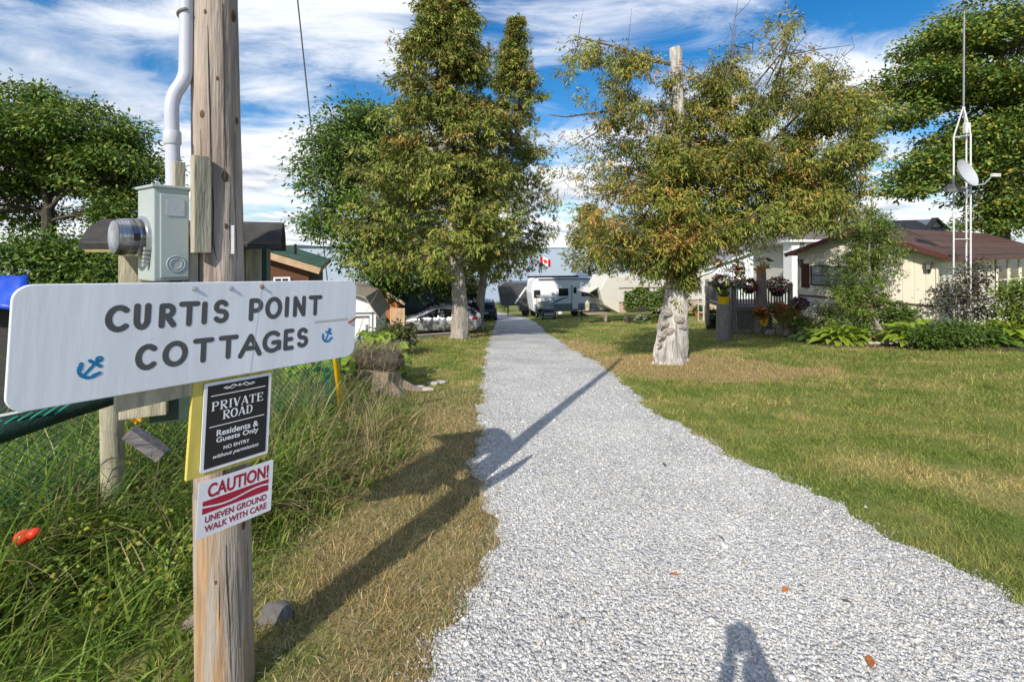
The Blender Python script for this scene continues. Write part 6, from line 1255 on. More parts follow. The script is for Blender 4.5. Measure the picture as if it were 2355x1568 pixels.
p0 = Vector(((1108 - CX) / F * 37, 38.5, 0)); car('dark_blue_suv', 'dark blue car seen from behind at the end of the drive', (p0.x, p0.y, gz(p0.x, p0.y)), R(98), NAVY, suv, (-1.4, 1.45), .36, ALLOY, [(-2.0, -1.3, .5, .86), (-1.24, -.2, .86, .88), (-.14, 1.1, .88, .3)], {'head': (2.1, .82), 'tail': (-2.16, 1.08), 'front': (.55, 1.32), 'plate': .8}, (-1.75, -2.25))
# golf cart
p0 = ground_pt(1254, 733); t = thing('golf_cart', 'black and cream golf cart with canopy parked by the drive edge', 'golf cart', p0, R(-78))
CM = M('cart_cream', (.55, .54, .5), .4)
obj('body', MB().prism([(-1.1, .35), (1.15, .35), (1.2, .62), (.75, .88), (.55, .42), (-.1, .42), (-.15, .78), (-1.1, .82)], -.56, .56), BLACK, t, bevel=.04); obj('front_panel', MB().bb(1.16, 1.22, -.45, .45, .45, .62), CM, t); obj('front_bumper', MB().bb(1.2, 1.3, -.55, .55, .3, .38), STEEL, t)
obj('canopy', MB().bb(-.95, .75, -.58, .58, 1.80, 1.86), CM, t, bevel=.03)
for x, y in ((-.9, -.52), (-.9, .52), (.62, -.52), (.62, .52)): obj('canopy_post', MB().cyl((x, y, .7), (x * .97, y, 1.80), .02, n=8), BLACK, t)
obj('seat', MB().bb(-.65, -.1, -.5, .5, .78, .90), CM, t, bevel=.03); obj('seat_back', MB().bb(-.75, -.63, -.5, .5, .90, 1.35), CM, t, bevel=.03)
gmat, nt_, bs_ = newmat('clear_screen'); bs_.inputs['Base Color'].default_value = (.8, .83, .85, 1); bs_.inputs['Roughness'].default_value = .08; bs_.inputs['Transmission Weight'].default_value = .8; bs_.inputs['IOR'].default_value = 1.1
obj('windscreen', MB().bar((.86, 0, .86), (.66, 0, 1.78), 1.0, .012), gmat, t); obj('steering_wheel', MB().tube([(.45 + .05 * math.sin(q_), -.25 + .16 * math.cos(q_), 1.02 + .14 * math.sin(q_)) for q_ in np.linspace(0, 6.28, 17)], .015, 6, cap=False), BLACK, t)
for x in (-.75, .8):
    for y in (-.5, .5): o = obj('wheel', MB().lathe([(.03, -.09), (.19, -.09), (.22, -.05), (.22, .05), (.19, .09), (.03, .09)], 18, axis='y'), RUBBER, t); o.location = (x, y, .22); obj('hub', MB().lathe([(.02, -.1), (.11, -.1), (.12, -.093), (.02, -.093)] if y < 0 else [(.02, .093), (.12, .093), (.11, .1), (.02, .1)], 14, axis='y'), CM, o)
for y in (-.38, .38): obj('headlight', MB().bb(1.17, 1.235, y - .09, y + .09, .63, .70), GLASSL, t)
# flag on its pole
d = 52.; p = PV(1241, 592, d); g_ = gz(p.x, p.y); t = thing('flag_pole', 'slim flagpole behind the white travel trailer', 'flagpole', (p.x, p.y, g_)); h = p.z - g_; obj('pole', MB().tube([(0, 0, 0), (0, 0, h + .1)], [.045, .03], 8), STEEL, t); obj('finial', MB().lathe([(.001, -.06), (.05, -.03), (.05, .03), (.001, .06)], 10, (0, 0, h + .15)), STEEL, t)
fl = thing('flag', 'red and white maple leaf flag flying on the slim pole', 'flag', (p.x + .04, p.y, p.z)); fm = 1.15; fh = .82
def fpt(u_, v_): return (u_ * fm, .10 * math.sin(u_ * 7) * u_, -v_ * fh - .28 * u_ * u_ + .04 * math.sin(u_ * 6))
FR = M('flag_red', (.55, .015, .02), .7, .08); FWt = M('flag_white', (.72, .72, .72), .7, .05)
for nm, u0, u1, m in (('red_band', 0, .25, FR), ('white_field', .25, .75, FWt), ('red_band', .75, 1, FR)):
    k = MB(); n = 8; k.add([fpt(u0 + (u1 - u0) * i / n, v_) for v_ in (0, 1) for i in range(n + 1)], [(i, i + 1, n + 2 + i, n + 1 + i) for i in range(n)]); k.sm = True; obj(nm, k, m, fl)
LEAFP = [(0, .42), (.08, .27), (.17, .31), (.14, .10), (.25, .20), (.28, .14), (.42, .16), (.36, .02), (.41, -.02), (.20, -.18), (.22, -.26), (.02, -.23), (.02, -.42)]; lp = LEAFP + [(-a, b_) for a, b_ in LEAFP[::-1] if a > .001]
k = MB(); k.add([(lambda q_: (q_[0], q_[1] - .012, q_[2]))(fpt(.5 + a * .5, .5 - b_ * 1.0)) for a, b_ in lp], [tuple(range(len(lp)))]); obj('maple_leaf_emblem', k, FR, fl)
# ------------------------------------------------------------------ lattice towers
def tower(name, label, p, z0, z1, side, rad, step=.55, zz=True):
    t = thing(name, label, 'tower', (p.x, p.y, z0)); legs = [Vector((side * .577 * math.cos(a), side * .577 * math.sin(a), 0)) for a in (R(-90), R(30), R(150))]; H_ = z1 - z0
    for l in legs: obj('leg', MB().tube([l, l + Vector((0, 0, H_))], rad, 8), TOWERWHITE, t)
    n = int(H_ / step)
    for i in range(n + 1):
        z = i * H_ / n
        k = MB()
        for a in range(3): k.tube([legs[a] + Vector((0, 0, z)), legs[(a + 1) % 3] + Vector((0, 0, z))], rad * .6, 6)
        obj('cross_ring', k, TOWERWHITE, t)
    return t, legs, H_
p = Vector(((2214 - CX) / F * 14.0, 14.0, 0)); g_ = gz(p.x, p.y); zt = CAMZ + (HY - 315) / F * 14
t, legs, H_ = tower('antenna_tower', 'white steel lattice tower with satellite dish beside the mobile home', p, g_ - .1, zt, .38, .022, 1.5)
apex = Vector((0, 0, H_ + .9)); 
for l in legs: obj('peak_leg', MB().tube([l + Vector((0, 0, H_)), l * .9 + Vector((0, 0, H_ + .1)), apex], .02, 8), TOWERWHITE, t)
zm = CAMZ + (HY - 25) / F * 14 - t.location.z; obj('mast', MB().tube([apex - Vector((0, 0, .3)), Vector((.02, 0, zm))], .024, 8), M('mast_grey', (.28, .29, .30), .5, metal=.4), t); obj('rotator_box', MB().box((0, -.1, H_ + .22), (.15, .12, .32)), TOWERWHITE, t, bevel=.02)
ya = MB(); b0 = Vector((-1.25, .1, zm - .28)); b1 = Vector((.35, -.1, zm + .10)); ya.tube([b0, b1], .015, 6); o = obj('aerial_boom', ya, STEEL, t)
for i in range(12): f_ = i / 11; c = b0.lerp(b1, f_); L_ = .18 + .25 * f_; obj('aerial_element', MB().tube([c + Vector((.25 * L_, -L_, -.12 * L_)), c + Vector((-.25 * L_, L_, .12 * L_))], .007, 4), STEEL, o)
DISH = M('dish_grey', (.40, .42, .45), .45, .05, 4)
dp = PV(2210, 404, 13.6); ds = thing('satellite_dish', 'grey oval satellite dish clamped to the lattice tower', 'satellite dish', dp); nd = Vector((.30, -.88, .36)).normalized(); qd = nd.to_track_quat('Z', 'Y').to_matrix()
k = MB(); prof = [(r_ * .40, .16 * r_ * r_) for r_ in np.linspace(.02, 1, 9)]; prof += [(r_ * .40, .16 * r_ * r_ - .012) for r_ in np.linspace(1, .02, 9)]; k.lathe(prof, 32); k.v = [tuple(qd @ Vector((x * .92, y * 1.06, z))) for x, y, z in k.v]; obj('reflector', k, DISH, ds)
tipl = PV(2288, 404, 13.25) - dp; botp = qd @ Vector((.1, -.40, .12)); k = MB(); k.tube([PV(2225, 430, 13.6) - dp, PV(2262, 424, 13.4) - dp, tipl + Vector((-.1, 0, -.02))], .018, 8); obj('feed_arm', k, DISH, ds); obj('feed_horn', MB().box(tipl, (.26, .1, .10), rz=.2), M('feed_white', (.6, .6, .62), .5), ds, bevel=.015)
k = MB(); k.box(-nd * .12 + Vector((-.05, .05, -.3)), (.2, .2, .22)); k.box(Vector((-.1, .1, -.42)), (.55, .12, .1)); obj('mount_bracket', k, M('bracket_grey', (.2, .2, .21), .5, metal=.5), ds)
p = Vector(((1613 - CX) / F * 29, 29., 0)); g_ = gz(p.x, p.y); tower('garden_tower', 'slim white lattice mast overgrown with vine in front of the camper', p, g_, CAMZ - (582 - HY) / F * 29, .36, .02, .5)
# ------------------------------------------------------------------ garden by the mobile home
def big_leaf(L, w, arch, cup, mat, name='leaf'):
    """one pointed oval leaf, arching along +x"""
    k = MB(); n = 6; vs = []
    for i in range(n + 1):
        t_ = i / n; x = L * t_; z = arch * L * (t_ - 1.5 * t_ * t_); ww = w * math.sin(math.pi * min(1, t_ ** .75)) * .5 + .002
        vs += [(x, -ww, z + cup * ww), (x, 0, z), (x, ww, z + cup * ww)]
    k.add(vs, [(3 * i + j, 3 * i + j + 1, 3 * i + 4 + j, 3 * i + 3 + j) for i in range(n) for j in range(2)]); k.sm = True; return k.mesh(name, mat, fix=False)
def plainleaf(name, col):
    m = M(name, col, .45, .25, 14, spec=.3); nt = m.node_tree; b = nt.nodes['Principled BSDF']; t_ = nt.nodes.new('ShaderNodeBsdfTranslucent'); src = b.inputs['Base Color'].links[0].from_socket; nt.links.new(src, t_.inputs[0]); mx = nt.nodes.new('ShaderNodeMixShader'); mx.inputs[0].default_value = .35
    nt.links.new(b.outputs[0], mx.inputs[1]); nt.links.new(t_.outputs[0], mx.inputs[2]); nt.links.new(mx.outputs[0], nt.nodes['Material Output'].inputs[0]); return m
LIME = plainleaf('hosta_lime', (.25, .35, .035)); HGREEN = plainleaf('hosta_green', (.11, .20, .03)); CREAMY = plainleaf('hosta_variegated', (.36, .38, .16))
HL = [big_leaf(l, w_, a, .25, m) for m in (LIME,) for l, w_, a in ((.34, .17, .55), (.28, .15, .8), (.40, .19, .35))]; HG_ = [big_leaf(l, w_, a, .25, HGREEN) for l, w_, a in ((.34, .17, .55), (.28, .15, .8), (.38, .18, .35))]; HC = [big_leaf(l, w_, a, .25, CREAMY) for l, w_, a in ((.26, .12, .55), (.22, .11, .8))]
def leaf_plant(name, label, p, n, rad, h, leaves, sc=1., cat='plant', group=None):
    t = thing(name, label, cat, p, group=group)
    for i in range(n):
        a = i * 2.39996 + random.uniform(-.2, .2); f_ = math.sqrt((i + .5) / n); r = rad * f_ * .55; o = link('leaf', random.choice(leaves), t, (r * math.cos(a), r * math.sin(a), h * (1.05 - .8 * f_) + random.uniform(-.03, .03)))
        o.rotation_euler = (random.uniform(-.25, .25), R(-38) * (1 - f_) + random.uniform(-.25, .2), a); s_ = 1.25 * sc * random.uniform(.75, 1.2); o.scale = (s_,) * 3
    return t
def gp(px, py, back=0.): p = ground_pt(px, py); 
def gpt(px, py, back=0.):
    p = ground_pt(px, py); k = (p.y + back) / p.y; return Vector((p.x * k, p.y * k, gz(p.x * k, p.y * k)))
leaf_plant('hosta', 'wide lime green hosta beside the deck steps end of the bed', gpt(1930, 793, .3), 60, .95, .42, HL, 1.0)
leaf_plant('hosta', 'low hosta next to the wide lime one under the young tree', gpt(1985, 790, .3), 34, .6, .3, HL + HC, .8)
leaf_plant('hosta', 'cream variegated hosta at the crooked trunk foot', gpt(2035, 790, .5), 40, .7, .3, HC, 1.)
leaf_plant('hosta', 'large lime hosta spilling over the edging stones', gpt(2105, 800, .4), 70, 1.0, .5, HL, 1.1)
leaf_plant('hosta', 'bright yellow green hosta under the tall side windows', gpt(2325, 800, .6), 50, .8, .5, HL, 1.15)
leaf_plant('hosta', 'darker green hosta in the corner by the deck lattice', gpt(1868, 790, .4), 34, .6, .3, HG_, .9)
leaf_plant('hosta', 'green hosta in the shade of the purple shrub', gpt(2262, 802, .4), 44, .8, .35, HG_, .9)
for i in range(11):
    px = 1938 + i * 15.5; p = gpt(px, 793 - (i - 3) * .2); o = obj('edging_stone', rock_mb(random.uniform(.085, .12), 1.25, .8, .75, i * 3.1, 2), PALESTONE); o.location = p + Vector((0, 0, .03)); o.rotation_euler = (0, 0, random.uniform(-.5, .5)); tag(o, 'rounded pale edging stone along the flower bed', 'stone', 'pale stones edging the flower bed')
# soil of the bed
k = MB(); pts = [gpt(x, y) for x, y in ((1800, 775), (1850, 792), (1930, 800), (2020, 800), (2120, 806), (2230, 806), (2340, 808), (2480, 810))]; bk = [p * 1.14 for p in pts]; 
k.add([(p.x, p.y, gz(p.x, p.y) + .012) for p in pts] + [(p.x, p.y, gz(p.x, p.y) + .05) for p in bk], [(i, i + 1, 8 + i + 1, 8 + i) for i in range(7)]); o = obj('garden_bed', k, SOIL); o['kind'] = 'structure'
# young feathery tree with a crooked trunk
d = ground_pt(2020, 775).y; b = gpt(2032, 778); b.z = gz(b.x, b.y)
tk = [(2040, 782), (2022, 757), (2005, 730), (1998, 690), (1998, 640), (1996, 580), (2000, 520), (2003, 455)]; tp_ = [PV(x, y, b.y) for x, y in tk]; tgs = []
for cx, cy, rx, ry, n in ((1935, 640, 45, 55, 20), (1990, 560, 45, 60, 22), (2035, 610, 50, 50, 14), (1945, 705, 60, 45, 20), (1930, 570, 25, 45, 7), (2010, 510, 38, 35, 14), (1985, 680, 60, 50, 24), (2060, 560, 40, 40, 8)):
    for _ in range(n): a = random.uniform(0, 6.28); q_ = math.sqrt(random.random()); tgs.append((PV(cx + rx * q_ * math.cos(a), cy + ry * q_ * math.sin(a), b.y + random.uniform(-.8, .8)), 1.))
branch_tree('young_cedar', 'young feathery green tree with crooked grey trunk before the cream wall', tp_, [.10, .075, .06, .05, .045, .035, .025, .012], tgs, BARK, CEDARLEAF, lambda n, p, dd: pal_pick([(.12, .19, .03), (.085, .14, .025), (.19, .23, .045), (.24, .22, .06)], [.4, .3, .25, .05], n) * random.uniform(.8, 1.2), per=6, L=.105, wr=.28, npb=34, spread=.20, br=.02, limbm=DARKBARK, droop=.25)
def shrub(name, label, px, py, blobs, n_cl, per, L, pal, w, cr=.2, cat='shrub', back=0., **k):
    b = gpt(px, py, back); dd = b.y; bl = [(PV(cx, cy, dd), (rx / F * dd, rd, ry / F * dd), wt) for cx, cy, rx, ry, rd, wt in blobs]
    top = min(q_[1] for q_ in blobs); return leafy_tree(name, label, b, [b, b + Vector((0, 0, .25)), b.lerp(PV(px, top, dd), .6)], [.035, .03, .015], bl, n_cl, per, L, pal, w, cr=cr, cat=cat, limb_r=.012, gap=-.6, **k)
shrub('rounded_shrub', 'rounded dark green bush right of the crooked trunk', 2058, 775, [(2055, 720, 36, 36, .5, 1.), (2090, 750, 44, 24, .4, .5)], 70, 46, .085, [(.07, .13, .022), (.13, .19, .03), (.05, .09, .018)], [.45, .3, .25], .15, wr=.6)
shrub('purple_shrub', 'open shrub with dark purple leaves at the tower foot', 2215, 785, [(2225, 690, 60, 60, .6, 1.2), (2195, 660, 40, 50, .4, .6), (2240, 630, 30, 45, .4, .6), (2280, 700, 40, 40, .4, .5)], 130, 30, .085, [(.055, .042, .04), (.085, .06, .05), (.08, .095, .035)], [.4, .3, .3], .17, back=.6, barkm=TWIG)
shrub('leafy_perennials', 'dense mid green leafy clump in front of the purple shrub', 2205, 800, [(2200, 768, 85, 26, .4, 1.), (2150, 776, 50, 20, .3, .5)], 120, 50, .08, [(.07, .13, .022), (.12, .18, .03), (.045, .085, .018)], [.45, .3, .25], .14)
shrub('leafy_perennials', 'green perennial clump below the shuttered window', 1885, 780, [(1880, 735, 45, 30, .35, 1.), (1845, 755, 30, 25, .3, .5)], 70, 46, .075, [(.07, .12, .022), (.12, .17, .03), (.24, .22, .05)], [.5, .35, .15], .13, back=.4)
shrub('leafy_perennials', 'tall yellow green bush at the far end of the side wall', 2345, 800, [(2345, 690, 30, 55, .4, 1.), (2330, 750, 40, 30, .4, .5)], 80, 50, .085, [(.12, .18, .03), (.20, .25, .035), (.07, .12, .02)], [.45, .3, .25], .15, back=.8)
def blossoms(t, c, r, n, pal, L=.06, nm='blossoms', flat=.7):
    o = rng.normal(size=(n, 3)); o /= np.linalg.norm(o, axis=1)[:, None]; o *= (r * rng.uniform(.6, 1., n))[:, None]; o[:, 2] *= flat
    d_ = o + rng.normal(0, .4 * r, (n, 3)); d_ /= np.linalg.norm(d_, axis=1)[:, None]
    return link(nm, leaf_mesh(nm, np.array(c) + o, d_, L * rng.uniform(.7, 1.3, n), .85, pal_pick(pal, [1] * len(pal), n) * rng.uniform(.7, 1.2, n)[:, None], PETAL), t, kind='stuff')
REDS = [(.55, .04, .06), (.60, .12, .16), (.45, .03, .10)]; PINK = [(.60, .14, .26), (.65, .35, .42), (.50, .08, .16)]; PURP = [(.35, .12, .38), (.28, .08, .30)]; WHT = [(.7, .68, .66)]; ORNG = [(.65, .20, .03), (.55, .09, .04)]
def basket(name, label, px, py, d, r, pal, pot=BLACK, hang=True, cat='flower basket'):
    p = PV(px, py, d); t = thing(name, label, cat, p); obj('pot', MB().lathe([(.01, -r * 1.0), (r * .5, -r * 1.0), (r * .85, -r * .2), (r * .9, -r * .15), (.01, -r * .15)], 16), pot, t)
    blossoms(t, (0, 0, r * .12), r * 1.2, 300, [(.07, .12, .025), (.11, .17, .03), (.16, .2, .05)], .10, 'foliage'); blossoms(t, (0, -.06, r * .2), r * 1.3, 190, pal, .08)
    if hang:
        k = MB()
        for a in (0, 2.1, 4.2): k.tube([(r * .85 * math.cos(a), r * .85 * math.sin(a), -r * .2), (0, 0, r * 2.6)], .006, 4)
        obj('hanger', k, BLACK, t)
    return t
basket('hanging_basket', 'hanging basket of pink petunias over the yellow pot', 1659, 652, 17.6, .30, PINK)
p = Vector(((1684 - CX) / F * 17.6, 17.6, 0)); g_ = gz(p.x, p.y); t = thing('shepherd_hook', 'thin black garden hook pole holding the pink petunia basket', 'hook pole', (p.x, p.y, g_)); zt = CAMZ - (612 - HY) / F * 17.6 - g_
obj('pole', MB().tube([(0, 0, -.1), (0, 0, zt), (-.06, 0, zt + .12), (-.2, 0, zt + .18), (-.36, 0, zt + .12), (-.42, 0, zt - .02)], .014, 6), BLACK, t)
basket('railing_basket', 'round planter of red blooms on the deck railing corner', 1721, 659, 18.6, .28, REDS, hang=True)
basket('railing_basket', 'big trailing crimson planter on the railing beside the column', 1787, 660, 18.55, .36, REDS + PINK, hang=False)
basket('railing_basket', 'small white bloom planter on the railing post', 1697, 655, 18.7, .17, WHT, hang=False)
for px, py, d, r, pal, lab in ((1748, 722, 17.3, .20, ORNG, 'orange flower pot on the stones before the lattice'), (1790, 712, 17.2, .24, ORNG + REDS, 'pot of red and orange flowers beside the fountain'), (1815, 718, 17.1, .2, REDS, 'small red flower pot at the deck corner'), (1836, 700, 17.0, .22, PURP, 'clump of purple phlox at the house corner')): basket('flower_pot', lab, px, py, d, r, pal, TERRA, False, 'flower pot')
# yellow pot on cut log, dark tub, boulder, water basin
pz_ = PV(1663, 699, 17.0); g_ = gz(pz_.x, 17.); t = thing('log_stump', 'upright cut log used as a stand below the yellow pot', 'log', (pz_.x, 17., g_)); obj('log', MB().tube([(0, 0, -.1), (0, 0, .5), (.01, 0, pz_.z - g_ - .0)], [.27, .26, .25], 16, jit=.04), M('grey_log', (.24, .22, .20), .9, .3, 6, st=(4, 4, .6), bump=.5), t)
t = thing('yellow_pot', 'bright yellow flower pot standing on the cut log', 'flower pot', pz_); obj('pot', MB().lathe([(.01, 0), (.17, 0), (.21, .27), (.19, .27), (.01, .24)], 20), YELLOWPAINT, t); blossoms(t, (0, 0, .38), .16, 140, [(.10, .16, .03), (.16, .2, .05)], .09, 'foliage')
p = gpt(1642, 757); t = thing('black_tub', 'black tub of dark green leaves beside the cut log', 'planter', p); obj('tub', MB().lathe([(.01, -.05), (.34, -.05), (.42, .38), (.39, .38), (.01, .33)], 20), BLACK, t); blossoms(t, (0, 0, .62), .36, 420, [(.035, .075, .03), (.05, .10, .03), (.08, .12, .04)], .13, 'foliage')
p = gpt(1682, 758); o = obj('boulder', rock_mb(.30, 1., .8, .95, 4.), STONE); o.location = p + Vector((0, 0, .2)); tag(o, 'grey boulder below the deck corner by the lattice', 'boulder')
p = gpt(1795, 770); t = thing('stone_basin', 'stacked stone basin with a flat dish among the flower pots', 'basin', p); obj('stem', MB().lathe([(.01, -.1), (.22, -.1), (.18, .15), (.12, .3), (.13, .5), (.2, .62), (.01, .62)], 16), STONE, t); obj('bowl', MB().lathe([(.01, .62), (.2, .62), (.36, .72), (.38, .78), (.34, .78), (.01, .70)], 20), PALESTONE, t)
for i, (px, py) in enumerate(((1752, 763), (1772, 772), (1815, 775), (1832, 770))): o = obj('boulder', rock_mb(random.uniform(.16, .24), 1.1, .9, .8, i * 2.2), STONE); o.location = gpt(px, py, .2) + Vector((0, 0, .08)); tag(o, 'rough grey garden stone in front of the lattice skirt', 'stone', 'rough stones before the deck lattice')
p = PV(1754, 725, 17.6); t = thing('hose_hanger', 'coiled yellow garden hose on a white hanger at the deck', 'hose', p); k = MB()
for i in range(5): k.tube([(.10 * math.cos(a) + .012 * i - .02, -.02 * i, -.15 + .24 * math.sin(a)) for a in np.linspace(0, 6.28, 20)], .014, 6, cap=False)
obj('hose_coil', k, YELLOWPAINT, t); obj('hanger', MB().tube([(-.16, 0, .12), (-.1, 0, .2), (.1, 0, .2), (.16, 0, .12)], .035, 8), WHITE, t); obj('loose_hose', MB().tube([(-.08, -.05, -.3), (-.2, -.1, -.6), (-.05, -.15, -.85), (.2, -.2, -.8), (.25, -.15, -.5)], .014, 6), M('hose_grey', (.3, .3, .28), .6), t)
shrub('moss_shrub', 'golden green mossy shrub between the flower pots', 1828, 775, [(1820, 735, 24, 28, .3, 1.)], 40, 40, .06, [(.22, .19, .03), (.12, .13, .02)], [.6, .4], .11)
# vine trellis and flowers before the camper
t = thing('vine_trellis', 'grape vine grown flat along a low wire trellis before the camper', 'vine', gpt(1480, 741)); o_ = Vector(t.location); dd = o_.y
for px in (1440, 1462, 1485, 1508, 1528): a = PV(px, 735, dd); c_ = PV(px + 3, 700, dd); obj('stem', MB().tube([Vector((a.x, dd, gz(a.x, dd))) - o_, c_ - o_], .02, 6), TWIG, t)
n = 2600; px = rng.uniform(1436, 1530, n); py = rng.uniform(665, 708, n) + 6 * np.sin(px * .11); c_ = np.c_[(px - CX) / F * dd, dd + rng.normal(0, .12, n), CAMZ - (py - HY) / F * dd] - np.array(o_); link('leaves', leaf_mesh('leaves', c_, rand_dirs(n, -.4), rng.uniform(.10, .2, n), .85, pal_pick([(.10, .17, .03), (.16, .22, .04), (.06, .11, .02), (.3, .32, .12)], [.4, .3, .2, .1], n), LEAF), t, kind='stuff')
for px, py, pal, lab in ((1448, 742, PURP, 'low purple flower clump under the vine trellis'), (1472, 743, WHT, 'low white flower clump under the vine trellis'), (1510, 742, [(.2, .24, .05)], 'low yellow green plant at the trellis end'), (1536, 735, [(.14, .2, .04)], 'tall iris leaves between the trellis and the old cedar')):
    t = thing('flower_clump', lab, 'flowers', gpt(px, py)); blossoms(t, (0, 0, .2), .36, 180, [(.08, .14, .03), (.13, .18, .04)], .14, 'foliage'); blossoms(t, (0, -.05, .28), .34, 90, pal, .09)
for px, py, lab in ((1605, 728, 'terracotta pot of grass by the slim mast'), (1622, 728, 'brown tub of yellow leaves at the slim mast foot')): t = thing('flower_pot', lab, 'flower pot', gpt(px, py)); obj('pot', MB().lathe([(.01, 0), (.22, 0), (.30, .4), (.27, .4), (.01, .35)], 16), TERRA, t); blossoms(t, (0, 0, .5), .3, 160, [(.2, .22, .06), (.12, .17, .04)], .16, 'foliage')
for px, py, pal, lab in ((1330, 716, [(.10, .16, .03)], 'leafy bush at the white trailer door'), (1160, 716, [(.05, .09, .02)], 'dark low bush at the front of the black trailer'), (1290, 712, [(.09, .14, .03)], 'small plant by the white bucket near the cart')): shrub('trailer_bush', lab, px, py, [(px, py - 22, 14, 20, .6, 1.)], 36, 30, .2, [pal[0], tuple(q_ * 1.5 for q_ in pal[0])], [.6, .4], .3)
o = obj('bucket', MB().lathe([(.01, 0), (.22, 0), (.28, .5), (.25, .5), (.01, .42)], 16), WHITE); o.location = gpt(1288, 722); tag(o, 'white bucket standing beside the golf cart', 'bucket')
# autumn-red vine leaves hanging below the old cedar
t = thing('red_leaf_sprig', 'sprig of scarlet and orange leaves hanging under the old cedar', 'vine', PV(1695, 690, 15.)); o_ = Vector(t.location); obj('stem', MB().tube([Vector((0, 0, gz(o_.x, 15.) - o_.z)), PV(1690, 640, 15.) - o_, PV(1700, 590, 15.) - o_, PV(1692, 545, 15.) - o_], .012, 5), TWIG, t)
for i, (px, py) in enumerate(((1697, 553), (1684, 575), (1698, 610), (1690, 620), (1650, 605), (1745, 622), (1700, 640))): c_ = PV(px, py, 15.) - o_; blossoms(t, c_, .13, 60, [(.62, .06, .05), (.6, .16, .03)] if i < 4 else [(.55, .28, .02), (.5, .2, .03)], .09, 'leaves')
# ------------------------------------------------------------------ left of the drive, by the shed
p = gpt(868, 905); t = thing('tree_stump', 'old grey tree stump with splayed roots at the edge of the weeds', 'stump', p)
k = MB(); k.tube([(0, 0, -.15), (0, 0, .12), (.02, 0, .3), (.03, .02, .42)], [.62, .42, .34, .33], 28, flute=.09, nf=5, jit=.09); 
for a in (-.6, -1.4, -2.3, .3, 2.6): k.tube([(.3 * math.cos(a), .3 * math.sin(a), .15), (.6 * math.cos(a), .6 * math.sin(a), .03), (.95 * math.cos(a), .95 * math.sin(a), -.08)], [.14, .09, .03], 7, jit=.12)
obj('stump_wood', k, M('stump_wood', (.27, .21, .155), .9, .4, 7, st=(4, 4, .7), bump=.8, bdist=.03), t)
t = thing('rotten_log', 'dark rotten log lying on top of the old stump', 'log', p + Vector((.05, .05, .5))); k = MB(); k.tube([(-.58, .16, .02), (-.4, .1, .06), (-.2, .05, .09), (-.02, .0, .10), (.15, -.05, .10), (.28, -.1, .12), (.4, -.14, .14)], [.10, .16, .19, .18, .19, .16, .10], 18, jit=.2); obj('bark', k, DARKBARK, t)
n = 650; r = np.c_[rng.uniform(-.55, .4, n), rng.uniform(-.3, .25, n), rng.uniform(.02, .36, n)]; link('dry_grass', ribbons('dry_grass', r, rng.uniform(.12, .4, n), np.full(n, .008), rng.uniform(0, 6.28, n), rng.uniform(.8, 2.2, n), np.array((.42, .35, .22)) * rng.uniform(.5, 1.3, n)[:, None], WEED, 3, 1.), t, kind='stuff')
SQ = [big_leaf(l, l * .95, a, .2, LIME) for l, a in ((.26, .3), (.20, .6), (.30, .15))] + [big_leaf(.22, .2, .4, .2, HGREEN)]
def vine(label, px0, px1, py0, py1, d, n):
    c = PV((px0 + px1) / 2, py1, d); t = thing('squash_vine', label, 'plant', Vector((c.x, c.y, gz(c.x, c.y)))); o_ = Vector(t.location)
    for i in range(n):
        px, py = random.uniform(px0, px1), random.uniform(py0, py1); q_ = PV(px, py, d + random.uniform(-.5, .5)) - o_; o = link('leaf', random.choice(SQ), t, q_); o.rotation_euler = (random.uniform(-.5, .5), random.uniform(-.1, .7), random.uniform(-2.8, .2)); s_ = random.uniform(.6, 1.1); o.scale = (s_,) * 3
    k = MB()
    for _ in range(6): x = random.uniform(px0, px1); k.tube([PV(x, py1 + 10, d) - o_ - Vector((0, 0, .1)), PV(x + random.uniform(-15, 15), (py0 + py1) / 2, d) - o_, PV(x + random.uniform(-20, 20), py0, d) - o_], .01, 5)
    obj('stems', k, M('vine_stem', (.10, .14, .03), .7), t, kind='stuff')
vine('yellow green squash leaves climbing behind the old stump', 838, 912, 762, 850, 9.9, 190); vine('bright squash leaves spreading under the cottage sign', 655, 800, 820, 868, 8.2, 90); vine('trailing squash leaves beside the stump roots', 885, 928, 810, 885, 9.5, 60)
shrub('dark_bush', 'dark bushy shrub between the squash vine and silver car', 908, 815, [(908, 782, 24, 30, .6, 1.), (888, 790, 20, 22, .5, .5)], 90, 42, .13, [(.06, .085, .025), (.10, .11, .035), (.16, .14, .05)], [.5, .3, .2], .2)
p = gpt(990, 780); a, c_ = gpt(938, 781), gpt(1046, 772); o = obj('timber_kerb', MB().bar(a - p + Vector((0, 0, .08)), c_ - p + Vector((0, 0, .08)), .22, .18), M('bleached_timber', (.50, .42, .35), .85, .25, 5)); o.location = p; tag(o, 'long pale timber laid as a kerb beside the tallest cedar', 'timber')
TEALF = M('teal_fence_paint', (.06, .20, .17), .7, .25, 5); t = thing('teal_fence', 'low teal painted wire fence with pale posts before the sheds', 'fence', gpt(870, 785)); o_ = Vector(t.location); dd = o_.y
for px, w_ in ((844, .05), (862, .08), (885, .14)): c_ = PV(px, 745, dd) - o_; obj('post', MB().bb(c_.x - w_, c_.x + w_, c_.y - w_, c_.y + w_, -.1, CAMZ - (742 - HY) / F * dd - o_.z), M('post_teal%d' % px, (.30, .36, .31), .8, .3, 5), t)
e0, e1 = PV(836, 0, dd).x - o_.x, PV(886, 0, dd).x - o_.x; obj('wire_mesh', chain(Vector((e0, -.02, .05)), Vector((e1, -.02, .05)), .8, .09), TEALF, t, kind='stuff'); obj('screen_cloth', MB().bb(e0, e1, .03, .04, 0, .7), TEALF, t)
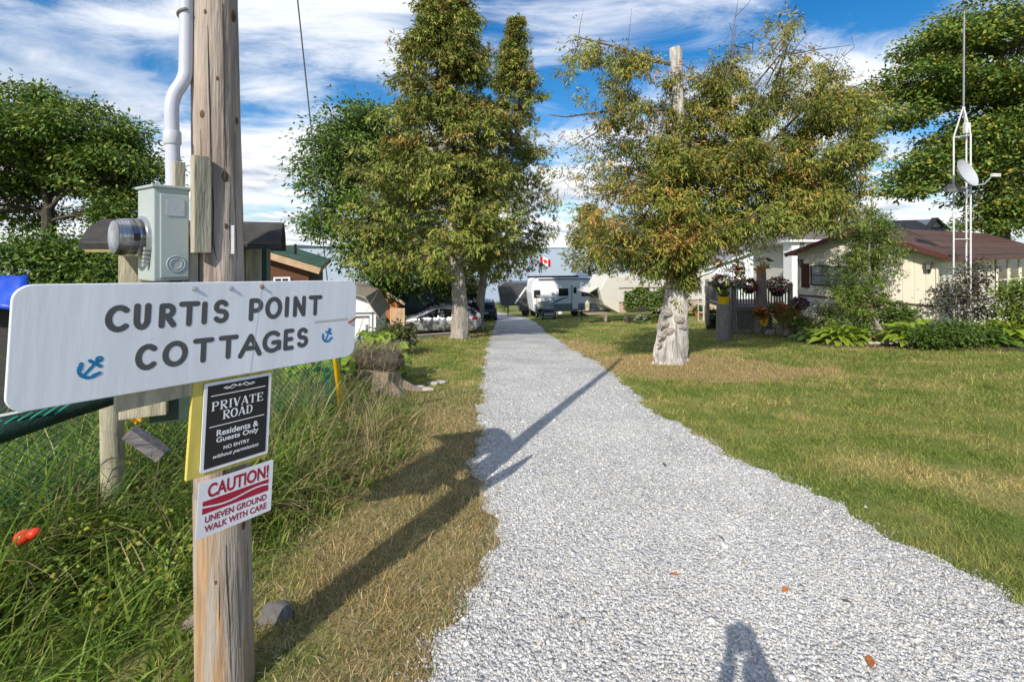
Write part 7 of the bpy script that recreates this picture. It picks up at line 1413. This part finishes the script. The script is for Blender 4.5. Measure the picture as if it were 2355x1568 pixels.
t = thing('white_post', 'tall pale round post standing between the sheds', 'post', gpt(897, 757, 2.)); dd = t.location.y; obj('post', MB().tube([(0, 0, -.1), (.0, 0, 1.), (.03, 0, CAMZ - (678 - HY) / F * dd - t.location.z)], .085, 10), M('pale_post', (.47, .43, .36), .85, .3, 5), t)
t = thing('board_gate', 'narrow grey board gate leaning beside the pale post', 'gate', gpt(906, 762, 2.)); dd = t.location.y
for i in range(5): obj('board', MB().bb(-.35 + i * .15, -.35 + i * .15 + .13, 0, .025, -.1, 1.15 + .05 * (i % 2)), GREYDECK, t)
PEACH = M('peach_lattice', (.60, .42, .27), .75, .15, 6); dd = 24.5; c_ = PV(914, 0, dd); t = thing('lattice_panel', 'peach coloured wooden lattice panel in front of the black car', 'lattice', (c_.x, dd, gz(c_.x, dd))); zl = lambda py: CAMZ - (py - HY) / F * dd - t.location.z; hw_ = 14 / F * dd
obj('lattice_strips', lattice(-hw_, hw_, zl(748), zl(711), 0, .13, .045, .012), PEACH, t, kind='stuff'); obj('frame', MB().bb(-hw_, hw_, -.02, .03, zl(711), zl(709)), PEACH, t)
for x in (-hw_ - .03, hw_ + .03): obj('frame', MB().bb(x - .03, x + .03, -.025, .035, 0, zl(709)), PEACH, t)
for i, (px, py, lab) in enumerate(((995, 884, 'flat pale stone in the short grass by the stump'), (1012, 881, 'pale stone at the gravel side of the short grass'), (960, 892, 'light rubble stone at the stump roots'), (980, 898, 'small chalky stone near the weeds edge'))): o = obj('stone', rock_mb(.10, 1.4, .9, .45, i * 5., 2), PALESTONE); o.location = gpt(px, py) + Vector((0, 0, .02)); tag(o, lab, 'stone')
# hedge of trees on the far shore side behind the cottages
for i, (px, d, top, rx, lab) in enumerate(((1790, 62., 545, 60, 'round dark tree behind the white cottage'), (1560, 70., 560, 50, 'dark tree by the water behind the camper'))):
    b = Vector(((px - CX) / F * d, d, gz((px - CX) / F * d, d))); leafy_tree('shore_tree', lab, b, [b, PV(px, 620, d), PV(px, 590, d)], [.3, .25, .15], [blobV(px, (top + 620) / 2, d, rx, (620 - top) / 2, 2.5, 1.)], 150, 40, .4, GP, [.4, .4, .15, .05], cr=.8, gap=-.6)
